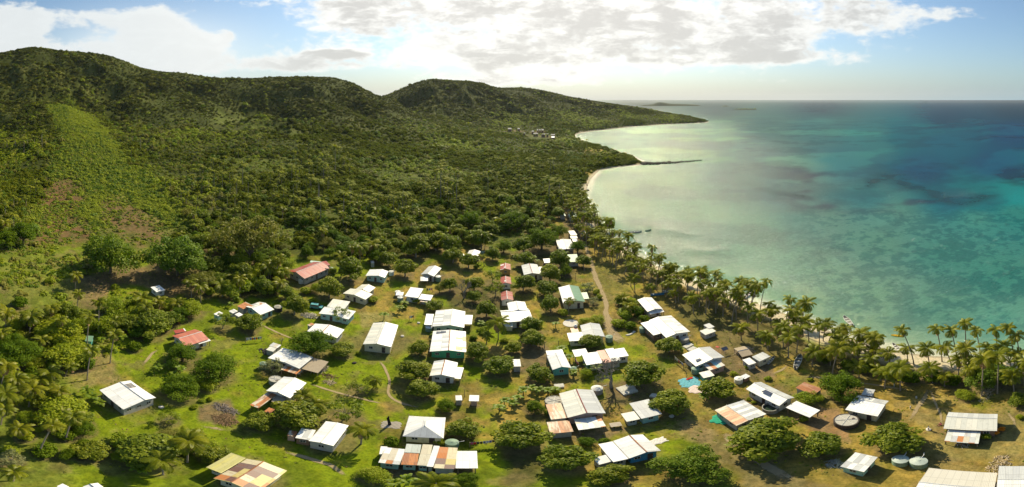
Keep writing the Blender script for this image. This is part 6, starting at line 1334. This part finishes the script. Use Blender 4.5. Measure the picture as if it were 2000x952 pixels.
def post(px, py, h, label, r=.06, mat=None, lean=0.0, name='post', arm=False):
    x, y, z = gpt(px, py); b = MB(); b.tube([(0, 0, -.2), (lean * .5, 0, h * .5), (lean, 0, h)], [r, r, r * .9], 6)
    if arm: b.tube([(-.5, 0, h * .86), (.5, 0, h * .86)], r * .7, 5)
    return tag(b.build(name, mat or POST, None, (x, y, z)), label, name.replace('_', ' '))
def build_things():
    Zt = lambda reg, x, y: zp(reg, (x, y))
    tank(*Zt('L', 1215, 232), 1.25, 1.7, TANKD, 'squat black water tank beside the white house with aqua walls', TANKC)
    tank(*Zt('M', 262, 322), .95, 1.5, TANKW, 'white water tank at the near corner of the red roofed school'); tank(*Zt('M', 580, 193), .8, 1.3, TANKW, 'small pale tank at the far end of the red roofed school', lid=TANKG)
    tank(*Zt('M', 1222, 235), 1.0, 1.6, TANKW, 'white tank right of the small white house by the dark wood'); tank(*Zt('N', 520, 345), 1.05, 2.0, TANKG, 'grey green tank beside the grey roofed house', TANKW)
    tank(*Zt('N', 118, 565), .95, 1.8, TANKG, 'tank with white lid in front of the low white house', TANKW); tank(*Zt('N', 92, 505), .9, 1.8, TANKW, 'white tank at the left end of the low white house')
    tank(*Zt('N', 990, 80), .9, 1.5, TANKG, 'dark green tank at the wood edge house'); tank(*Zt('N', 425, 880), 1.0, 1.5, TANKG, 'dark green tank under the left wing of the large white house', TANKW)
    tank(*Zt('N', 20, 285), .8, 1.5, TANKW, 'white tank at the dark wood edge under breadfruit trees')
    tank(*Zt('Q', 185, 345), .80, 1.7, TANKG, 'green tank on the lawn by the thatch awning house'); basin(*Zt('Q', 315, 492), 1.35, 1.6, 'round concrete cistern touching the white gabled roof')
    tank(*Zt('S', 885, 490), 1.0, 1.5, TANKG, 'green ribbed tank at the corner of the hipped roof house'); tank(*Zt('P', 868, 660), .95, 1.8, TANKG, 'green tank at the right wall of the annexed white house')
    tank(*Zt('I', 408, 170), .7, 1.4, TANKG, 'green tank beside the teal gable house'); tank(*Zt('U', 685, 120), 1.15, 1.7, TANKC, 'pale round tank with conical lid behind the big red ridged house', TANKW, dome=.5)
    basin(*Zt('U', 232, 232), 1.75, 1.1, 'wide shallow cistern by the rusty side shed'); tank(*Zt('D', 357, 760), .9, 1.7, TANKG, 'dark tank under the stepped wing by the palm belt'); tank(*Zt('D', 636, 830), 1.15, 1.6, TANKC, 'round concrete tank below the large white palm belt house', CONC)
    tank(*Zt('V', 318, 345), .9, 1.9, TANKG, 'green tank below the turquoise porch house'); tank(*Zt('J', 485, 240), .9, 1.5, TANKW, 'pale blue white tank behind the breadfruit tree and the little stand')
    basin(*Zt('V', 1115, 735), 1.55, 1.3, 'open round concrete basin before the long solar panel house', False); basin(*Zt('J', 1200, 505), 2.15, 1.5, 'large dark walled round cistern with grey radial cover', True, paint('dark_cistern', (.06, .05, .045), .8, .3))
    tank(*Zt('K', 540, 778), 1.15, 1.7, TANKG, 'left of the two green tanks under the big tree', TANKL); tank(*Zt('K', 660, 790), 1.2, 1.8, TANKG, 'right of the two green tanks under the big tree', TANKL)
    tank(*Zt('P', 512, 548), .5, 2.5, TANKW, 'small white tank standing on the red brown well house'); tank(*Zt('M', 1315, 508), .8, 1.8, TANKW, 'little white tank left of the low house with add-ons')
    # slabs, basins
    x, y, z = gpt(*Zt('P', 460, 502)); b = MB(); b.cyl((0, 0, -.1), 2.2, .25, 26); tag(b.build('stone_platform', STONE, None, (x, y, z)), 'round pale stone platform beside the well house', 'platform')
    for (q, w, l, rz, lab) in ((Zt('V', 238, 95), 2.6, 1.5, .3, 'white slab lying near the concrete tank'), (Zt('V', 280, 130), 2.2, 1.4, .35, 'pale slab touching the turquoise porch house'), (Zt('I', 312, 285), 1.9, 1.4, 0, 'white square box lid by the banana plants'), (Zt('I', 940, 350), 1.2, 1.2, .8, 'small pale slab behind the round breadfruit tree'),
                           (Zt('I', 755, 300), 3.4, 2.0, .25, 'grey sheet iron stacked beside the leafless tree'), (Zt('I', 780, 325), 3.2, 1.2, .2, 'second grey iron stack beside the leafless tree')):
        x, y, z = gpt(*q); b = MB(); b.box((0, 0, .2), (w, l, .5), rz); b.box((.1, .05, .47), (w * .95, l * .9, .03), rz + .05); tag(b.build('slab', paint('pale_slab', (.50, .49, .44), .9, .6), None, (x, y, z)), lab, 'slab')
    # boats
    G = (.55, .55, .52)
    boat(1656, 628, 6.6, R(62), 'long pale open boat moored off the palm belt', (.62, .62, .58)); boat(1553, 607, 4.2, R(80), 'small white boat in the shallows behind the palms', (.68, .68, .64), inner=(.25, .14, .10))
    boat(1462, 576, 6.2, R(28), 'white boat with dark inside half behind palm crowns', (.70, .68, .62), inner=(.16, .12, .10)); boat(1240, 454, 7.5, R(-8), 'grey boat on the glittering water, farthest of the boats', (.50, .50, .46)); boat(1266, 451, 3.6, R(5), 'low green boat on the glittering water', (.22, .32, .22), motor=False)
    boat(1753, 656, 3.6, R(108), 'bright yellow kayak afloat behind the lone tall palm', (.75, .50, .01), inner=(.60, .36, .01), kayak=True, W=.9); boat(1751, 680, 4.6, R(60), 'white boat at the water edge among palm crowns', (.74, .73, .70))
    boat(1559, 709, 6.5, R(35), 'pale boat pulled up on land under the palms', (.52, .52, .48), None); boat(1506, 706, 3.2, R(25), 'small white dinghy on land by the grey hut', (.62, .62, .56), None, motor=False, tilt=.2); boat(1307, 570, 5.0, R(0), 'white and blue boat resting on the sand', (.55, .60, .66), None)
    boat(1284, 577, 4.8, R(-12), 'blue canoe on the sand in palm shade', (.06, .22, .42), None, motor=False, W=.9); boat(1388, 688 - 12, 2.0, R(10), 'little upturned dark dinghy by the palm belt', (.12, .13, .12), None, motor=False) if False else None
    # washing lines
    line_of_clothes(Zt('L', 870, 600), Zt('L', 1040, 585), 'lawn washing line of red, blue and pale clothes', [0, 5, 1, 2, 1, 2, 4, 0]); line_of_clothes(Zt('S', 1075, 530), Zt('S', 1350, 500), 'dark washing line of clothes behind the breadfruit tree', [6, 2, 3, 3, 1, 0, 1, 3])
    line_of_clothes(Zt('N', 395, 500), Zt('N', 460, 498), 'short washing line of black and pink clothes by the grey house', [3, 7, 6]); line_of_clothes(Zt('V', 95, 250), Zt('V', 190, 330), 'washing line of cream and red clothes by the turquoise porch house', [5, 5, 2, 3, 1])
    line_of_clothes(Zt('P', 505, 920), Zt('P', 545, 980), 'short washing line of pink and red clothes near the teal gable', [6, 6, 2]); line_of_clothes(Zt('N', 215, 800), Zt('N', 262, 790), 'tiny washing line of turquoise clothes left of the large white house', [0, 7, 3])
    # sheets on the ground
    sheet(*Zt('V', 255, 475), 4.2, 3.6, -.2, paint('turquoise_cloth', (.12, .36, .42), .85, .3, 3), 'tarpaulin', 'turquoise tarpaulin spread on the lawn', 'tarpaulin', 2); sheet(*Zt('V', 255, 440), 1.6, .6, .15, paint('red_cloth', (.62, .05, .03), .85, .3, 3), 'cloth', 'red cloth lying on the turquoise tarpaulin', 'cloth', 3, .2)
    sheet(*Zt('V', 345, 550), 3.6, 3.0, -.5, paint('pink_cloth', (.62, .50, .45), .85, .4, 3), 'cloth', 'pale pink cloth spread beside the turquoise tarpaulin', 'cloth', 5); sheet(*Zt('V', 575, 875), 2.6, 2.8, .7, paint('green_net', (.02, .30, .18), .85, .3, 3), 'net', 'bright green net heaped at the low wide mottled roof', 'net', 6, .12)
    sheet(*Zt('U', 1325, 668), 3.0, 1.6, .2, paint('white_cloth', (.66, .62, .56), .85, .4, 3), 'cloth', 'white cloth spread behind the blue walled house', 'cloth', 7); sheet(*Zt('V', 552, 100), .8, .9, .4, paint('red_rag', (.60, .16, .12), .85, .3, 3), 'cloth', 'small red rag on the grass by the palm shade', 'cloth', 8)
    # people
    person(*Zt('O', 1110, 615), 'person in dark clothes walking on the dry field', (.02, .02, .025), (.02, .02, .02), 2.6, 'walk'); person(*Zt('V', 590, 330), 'person in dark clothes standing by the turquoise porch', (.04, .03, .04), (.02, .02, .03), .5)
    person(*Zt('W', 478, 290), 'person in pink sitting at the corner of the long house', (.55, .16, .20), (.20, .06, .08), 1.2, 'sit'); person(*Zt('W', 345, 350), 'person in a white shirt standing alone on the dry lawn', (.70, .68, .62), (.25, .15, .08), .4); person(*Zt('L', 160, 400), 'person in orange sitting under the small tree at the field edge', (.60, .22, .04), (.10, .06, .04), .2, 'sit')
    # brush heaps, rubbish, stumps, posts
    dry = paint('dry_brush', (.30, .20, .11), .95, .4, 3, .05); dry2 = paint('pale_dry_brush', (.52, .42, .28), .95, .4, 3, .05)
    heap(*Zt('R', 320, 235), 5.0, 3.4, .6, dry, 'brush_pile', 'brown brush pile on the lawn by the worn path', 'brush pile', 160); heap(*Zt('R', 330, 120), 5.5, 2.4, .4, paint('grey_brush', (.26, .22, .19), .95, .4), 'brush_pile', 'thin grey brush pile behind the brown one', 'brush pile', 110, 5)
    heap(*Zt('Q', 885, 530), 2.6, 1.6, .3, dry2, 'palm_frond_litter', 'pale split wood scattered by the small lime tree', 'wood litter', 40, 6); heap(*Zt('Q', 880, 465), 3.6, 1.8, .15, dry, 'palm_frond_litter', 'brown leaf litter under the orchard tree', 'wood litter', 40, 7)
    heap(*Zt('W', 1095, 725), 6.0, 3.0, .6, dry2, 'rubbish_heap', 'heap of broken wood and coconut husk behind the beige roof', 'heap', 170, 8, (.3, .9)); heap(*Zt('V', 840, 150), 5.0, 4.0, 1.6, dry2, 'palm_frond_pile', 'tawny frond pile on the collapsed thatch shelter', 'frond pile', 170, 9, (.8, 2.2))
    heap(*Zt('W', 750, 430), 5.5, 2.6, 1.5, paint('scrap_wood', (.42, .36, .28), .95, .5), 'scrap_pile', 'pile of scrap boards and fronds under the long house lean-to', 'scrap pile', 120, 10, (.8, 2.0), .07); heap(*Zt('Q', 740, 370), 5.5, 4.0, 1.9, paint('grey_thatch', (.36, .31, .25), .95, .5), 'palm_frond_pile', 'grey fronds heaped on the collapsing thatch awning', 'frond pile', 220, 12, (.9, 2.4))
    heap(*Zt('J', 1130, 800), 2.2, 3.0, .8, paint('grey_net', (.33, .33, .31), .95, .5), 'net_pile', 'grey fishing net piled beside the mint walled house', 'net pile', 90, 13, (.5, 1.3)); heap(*Zt('Q', 240, 210), 5.0, 3.0, .7, paint('dark_rubble', (.14, .12, .10), .95, .5), 'rubble_heap', 'dark rubble wall remains left of the thatch awning house', 'rubble', 120, 14, (.4, 1.0), .14)
    heap(*Zt('M', 350, 690), 5.5, 3.2, .6, paint('pale_rubble', (.50, .46, .36), .95, .5), 'rubble_heap', 'pale rubble of a ruined hut beside the turquoise house', 'rubble', 140, 15, (.4, 1.2), .12); heap(*Zt('E', 1290, 700), 9, 2.2, .4, dry2, 'driftwood', 'driftwood and husks along the edge of the palm belt', 'driftwood', 150, 16, (.3, 1.0))
    x, y, z = gpt(*Zt('S', 225, 290)); b = MB(); b.tube([(0, 0, -.2), (-.1, 0, .9), (-.3, 0, 2.2), (-.25, .1, 3.0)], [.34, .26, .22, .10], 7); b.tube([(-.12, 0, 1.5), (-.6, .1, 2.3)], [.14, .06], 5); tag(b.build('burnt_stump', paint('charred_wood', (.02, .016, .014), .9, .2), None, (x, y, z)), 'charred tree stump with fire ash at its foot', 'stump')
    sheet(*Zt('S', 240, 292), 3.2, 2.2, .2, paint('ash', (.30, .27, .23), .95, .4, 3), 'ash_bed', 'grey fire ash around the charred stump', 'ash', 9, .03)
    bare_tree(*Zt('I', 660, 292), 11.5, 'large leafless grey tree casting a branching shadow', 8, .55, 6, (.05, .1)); bare_tree(*Zt('N', 795, 560), 8.5, 'thin bare tree among the breadfruit trees', 5, .5, 5); bare_tree(*Zt('L', 1250, 610), 3.4, 'stubby bare branch tree on the lawn edge', 6, .6, 4); bare_tree(*Zt('C', 895, 880), 4.0, 'small bare trunk by the house row', 9, .5, 4)
    post(*Zt('P', 330, 760), 2.8, 'thin dark pole on the lawn by the annex house', .07); post(*Zt('T', 585, 950), 2.6, 'bare pole beside the two outhouses'); post(*Zt('T', 663, 90), 5.0, 'tall pole at the right wing of the large white house', .06); post(*Zt('O', 893, 800), 3.2, 'crossed pole at the edge of the dry field', .07, arm=True); post(*Zt('V', 220, 420), 2.2, 'pole at the corner of the turquoise tarpaulin')
    post(*Zt('D', 936, 840), 1.6, 'short post in the grass near the palm belt'); post(*Zt('W', 545, 175), 1.8, 'short post at the far corner of the long flower house'); post(*Zt('V', 683, 45), 1.9, 'post on the lawn under the palm belt'); post(*Zt('K', 605, 432), 1.0, 'white marker post on the lawn', .12, STONE); post(*Zt('K', 498, 285), 1.1, 'white post at the edge of the palm belt', .12, STONE)
    post(*Zt('K', 645, 362), .7, 'squat white stone marker farther on the lawn', .2, STONE); post(*Zt('O', 985, 700), 1.5, 'wooden stump bench below the tree on the dry field', .3)
    # stones
    for k in range(9):
        a = gpt(*Zt('P', 1055 + 10 * k, 628 - (k * k) * .55)); o = ob('stone', bmesh_rock(.26 + .08 * (k % 3), np.random.default_rng(k)), None, (a[0], a[1], a[2] + .08)); o.data.materials.append(STONE); tag(o, ('first', 'second', 'third', 'fourth', 'fifth', 'sixth', 'seventh', 'eighth', 'last')[k] + ' white stone from the left edging the garden bed', 'stone', 'white stones round the garden bed')
    for k, (q, lab) in enumerate(((Zt('B', 1312, 808), 'white stone on the lawn right of the long hall'), (Zt('Q', 1155, 325), 'dark stone on the lawn below the orchard tree'), (Zt('J', 40, 483), 'white block lying on the shaded earth by the road'), (Zt('F', 1070, 423), 'white tub on the ground beside the mango tree'), (Zt('K', 726, 570), 'pale lump on the dry lawn'), (Zt('C', 60, 720), 'white and grey plank on the lawn by the washing'))):
        a = gpt(*q); o = ob('stone', bmesh_rock(.5, np.random.default_rng(30 + k)), None, (a[0], a[1], a[2] + .1)); o.data.materials.append(STONE if 'dark' not in lab else ROCK); tag(o, lab, 'stone')
    # table
    x, y, z = gpt(*Zt('U', 883, 510)); e = empty('table', (x, y, z), 'small wooden table beside the big house awning', 'table'); b = MB(); b.box((0, 0, .8), (1.9, 1.3, .07)); b.build('table_top', paint('grey_boards', (.40, .35, .28), .9, .5), e)
    for sx in (-.8, .8):
        for sy in (-.5, .5): b = MB(); b.box((sx, sy, .36), (.09, .09, .8)); b.build('leg', POST, e)
    # solar panel on a pole
    x, y, z = gpt(*Zt('V', 628, 165)); e = empty('solar_panel_stand', (x, y, z), 'dark solar panel on a pole in the grass', 'solar panel'); b = MB(); b.tube([(0, 0, -.1), (0, 0, 1.6)], .05, 6); b.build('pole', TRIM, e); b = MB(); lo = [(-.8, -.5, 1.5), (.8, -.5, 1.5), (.8, .5, 2.0), (-.8, .5, 2.0)]; b.prism(lo, [(p[0], p[1] - .02, p[2] + .06) for p in lo]); b.build('panel', SOLAR, e)
    # turquoise old van
    x, y, z = gpt(*Zt('M', 425, 612)); e = empty('van', (x, y, z), 'old turquoise van parked beside the stained white roof', 'van', None, .25); b = MB(); tq = paint('turquoise_car_paint', (.10, .34, .36), .5, .4, 2)
    b.prism([(-1.9, -.8, .35), (1.9, -.8, .35), (1.9, .8, .35), (-1.9, .8, .35)], [(-1.9, -.82, 1.05), (1.9, -.82, 1.0), (1.9, .82, 1.0), (-1.9, .82, 1.05)]); b.prism([(-1.85, -.76, 1.05), (1.0, -.76, 1.05), (1.0, .76, 1.05), (-1.85, .76, 1.05)], [(-1.7, -.62, 1.75), (.55, -.62, 1.75), (.55, .62, 1.75), (-1.7, .62, 1.75)]); b.build('body', tq, e)
    for s in (-1, 1): b = MB(); b.face([(-1.6, s * .755, 1.12), (.85, s * .755, 1.12), (.5, s * .66, 1.65), (-1.55, s * .66, 1.65)]); b.build('window', GLASS, e)
    b = MB(); b.face([(1.01, -.66, 1.1), (1.01, .66, 1.1), (.62, .55, 1.7), (.62, -.55, 1.7)]); b.build('windscreen', GLASS, e)
    for sx in (-1.2, 1.2):
        for sy in (-.8, .8): b = MB(); b.tube([(sx, sy - .1, .33), (sx, sy + .1, .33)], .33, 14); b.build('wheel', TANKD, e)
    # downpipe stand of the pink outhouse and the hipped roof gutter are too small to matter; shore rocks
    for k, (px, py, s) in enumerate([(1142, 352, 1.6), (1148, 372, 1.3), (1144, 388, 1.0), (1152, 402, 1.2), (1158, 409, 1.0), (1149, 415, .9), (1165, 428, 1.0), (1146, 362, .9), (1150, 396, .9), (1138, 346, 1.8)]):
        x, y = ray_z(px, py, .2); o = ob('boulder', bmesh_rock(s, np.random.default_rng(60 + k)), None, (x, y, .2)); o.data.materials.append(ROCK); tag(o, ('first', 'fourth', 'sixth', 'eighth', 'ninth', 'tenth', 'fifth', 'third', 'seventh', 'second')[k] + ' dark boulder from the headland end of the far beach', 'boulder', 'dark boulders along the far beach')
    # the rocky spit beyond the headland
    rng = np.random.default_rng(3); Vs, Fs = [], []; off = 0
    for k in range(260):
        t = (k / 260) ** .8; px = 1252 + 116 * t + rng.normal() * 2; py = 320.6 - 2.0 * t - 5.2 * t ** 2.2 + rng.normal() * .7 * (1 - t * .6); x, y = ray_z(px, py, 0.0); s = (3.2 - 2.4 * t) * rng.uniform(.25, 1.15) * (0.2 if rng.random() < .25 * t * 2 else 1); me = bmesh_rock(s, rng)
        v = np.array([p.co[:] for p in me.vertices]) + (x, y, .2); f = np.array([p.vertices[:] for p in me.polygons]); Vs.append(v); Fs.append(f + off); off += len(v); bpy.data.meshes.remove(me)
    tag(ob('rocky_spit', np_mesh('rocky_spit', np.concatenate(Vs), np.concatenate(Fs), [ROCK])), 'low line of dark rocks running out from the headland', kind='structure')
    # far islands
    def island(px0, px1, py, hpx, name, bumps, tre=False, seed=1):
        r = CAMZ / math.tan((py - HY) / FPX); rng = np.random.default_rng(seed); n = 90; m = 9; V, F = [], []
        for i in range(n + 1):
            t = i / n; az = (px0 + (px1 - px0) * t - CX) / FPX; prof = sum(a * math.exp(-((t - c) / w) ** 2) for a, c, w in bumps) * min(1, 14 * t, 14 * (1 - t)) * (1 + .12 * (float(fbm(np.array([t * 25.]), np.array([seed * 1.]), 3, 4)[0]) - .5)); H = hpx / FPX * r * prof; D = r * .03 * min(1, 6 * t + .1, 6 * (1 - t) + .1)
            for j in range(m): q = j / (m - 1) * 2 - 1; x, y = pol(az, r + D * (q + 1)); V.append((x, y, H * (1 - abs(q) ** 2.5) - .8 + 1.5 * (1 - q * q)))
        for i in range(n):
            for j in range(m - 1): F.append((i * m + j, (i + 1) * m + j, (i + 1) * m + j + 1, i * m + j + 1))
        o = ob('island', np_mesh('island', V, F, [paint('island_wood', (.040, .055, .025), .95, .4, .02, .05)], smooth=True)); tag(o, name, kind='structure')
        if tre:
            vv = [low_palm(21, 7)]; k = 60; t = rng.uniform(.06, .94, k); az = (px0 + (px1 - px0) * t - CX) / FPX; rr = r + rng.uniform(0, .05, k) * r; sc = rng.uniform(.4, 1.3, k)
            stuff_field('island_palms', 'palm trees seen as a fringe on the low far islet', vv, np.stack([np.sin(az) * rr, np.cos(az) * rr, np.full(k, 1.0)], 1), np.stack([sc * 1.6, sc * 1.6, sc], 1), rng.uniform(0, 6, k), np.zeros(k, int))
    island(1249, 1371, 207.3, 6.0, 'long hilly island near the horizon', [(.9, .33, .12), (.55, .55, .22), (.35, .85, .25), (.35, .1, .2)], seed=2); island(1408, 1424, 208.5, 2.2, 'tiny rock islet between the two far islands', [(1, .5, .35)], seed=3); island(1431, 1480, 215, 1.6, 'low palm fringed islet near the horizon', [(.9, .5, .5)], True, 4)
build_houses(); build_trees()
HOUSE_SPOTS += [(t[1], t[2], t[4] * .8) for t in TREES if t[4] > 2.2 and t[3] != 'banana' and not t[5]]
build_land(); build_sea(); build_paths(); build_forest(); build_things()
# ------------------------------------------------------------------ labels that single out each tree
TXT = {'breadfruit': ['glossy leaved breadfruit tree', 'large leaved breadfruit tree'], 'mango': ['dense dark mango tree'], 'rain': ['flat topped spreading tree'], 'lime': ['lime green leafy tree'], 'sparse': ['thin crowned airy tree'],
       'pale': ['pale silvery leaved tree'], 'olive': ['olive brown spreading tree'], 'bush': ['low lime green bush'], 'darkbush': ['low dark green bush'], 'orange': ['bush covered in orange flowers'], 'banana': ['banana plant with broad leaves']}
def relation(x, y, hx, hy):
    az, ah = math.atan2(x, y), math.atan2(hx, hy); r, rh = math.hypot(x, y), math.hypot(hx, hy); dx = (az - ah) * (r + rh) / 2; dr = r - rh
    if abs(dx) > abs(dr): return 'right of' if dx > 0 else 'left of'
    return 'behind' if dr > 0 else 'in front of'
def label_trees():
    used = {}
    LM = [(h[1], h[2], ' '.join(h[3].split()[:7])) for h in HOUSES if math.hypot(h[1], h[2]) < 500]
    for o in C.objects:
        if o.parent is None and o.get('category') in ('boat', 'kayak', 'cistern', 'tarpaulin', 'platform', 'van') and len(o['label'].split()) < 9: LM.append((o.location.x, o.location.y, o['label']))
    def pick(o, bases, x, y, group, fallback):
        near = sorted(LM, key=lambda h: (h[0] - x) ** 2 + (h[1] - y) ** 2)[:16]; o['group'] = group
        for base in bases:
            for h in near:
                d = math.hypot(h[0] - x, h[1] - y); lab = f'{base} {"just " if d < 7 else "well " if d > 22 else ""}{relation(x, y, h[0], h[1])} the {h[2]}'
                if lab not in used and 4 <= len(lab.split()) <= 16: used[lab] = 1; o['label'] = lab; return
        o['label'] = fallback
    TREES.sort(key=lambda t: -t[4])
    for e, x, y, kind, rad, lab in TREES:
        size = 'huge' if rad > 8 else 'big' if rad > 5 else 'middle sized' if rad > 3.2 else 'small'
        base = TXT[kind][0] if kind in ('bush', 'darkbush', 'orange', 'banana') else size + ' ' + TXT[kind][0]
        if kind == 'orange': base = 'orange flowering bush'
        if lab: pick(e, [base + ' in the wood', base], x, y, 'trees in the wood behind the village', lab); continue
        pick(e, [base, 'leafy ' + base], x, y, e.get('group') or ('bushes among the houses and palms' if 'bush' in kind or kind == 'orange' else 'trees among the village houses'), base + ' in a thick cluster of its kind')
    for e, x, y, lab in PALMS:
        tr, cr = [c for c in e.children if c.name.startswith('trunk')][0], [c for c in e.children if c.name.startswith('crown')][0]
        H = cr.location.z; ln = math.hypot(cr.location.x, cr.location.y); nut = any(c.name.startswith('coconut') for c in e.children)
        size = 'tall' if H > 9 else 'short' if H < 5.5 else 'middle height'; way = 'upright' if ln < .7 else 'right leaning' if cr.location.x * math.cos(math.atan2(x, y)) - cr.location.y * math.sin(math.atan2(x, y)) > 0 else 'left leaning'
        pick(e, [f'{size} {way} coconut palm', f'{size} {way} palm with ' + ('coconuts' if nut else 'a bare crown')], x, y, e['group'], lab or 'slender coconut palm in the palm belt along the beach')
label_trees()
def build_haze():
    m, T, out = new_mat('haze_air'); v = T.new('ShaderNodeVolumePrincipled'); v.inputs['Color'].default_value = (.93, .95, .97, 1); v.inputs['Density'].default_value = .000024; v.inputs['Anisotropy'].default_value = .3
    T.l.new(v.outputs[0], out.inputs['Volume']); b = MB(); b.box((0, 3000, 150), (24000, 20000, 312)); tag(b.build('haze', m), 'thin pale sea haze filling the air', kind='stuff')
import os
if os.environ.get('HZ') or True: build_haze()
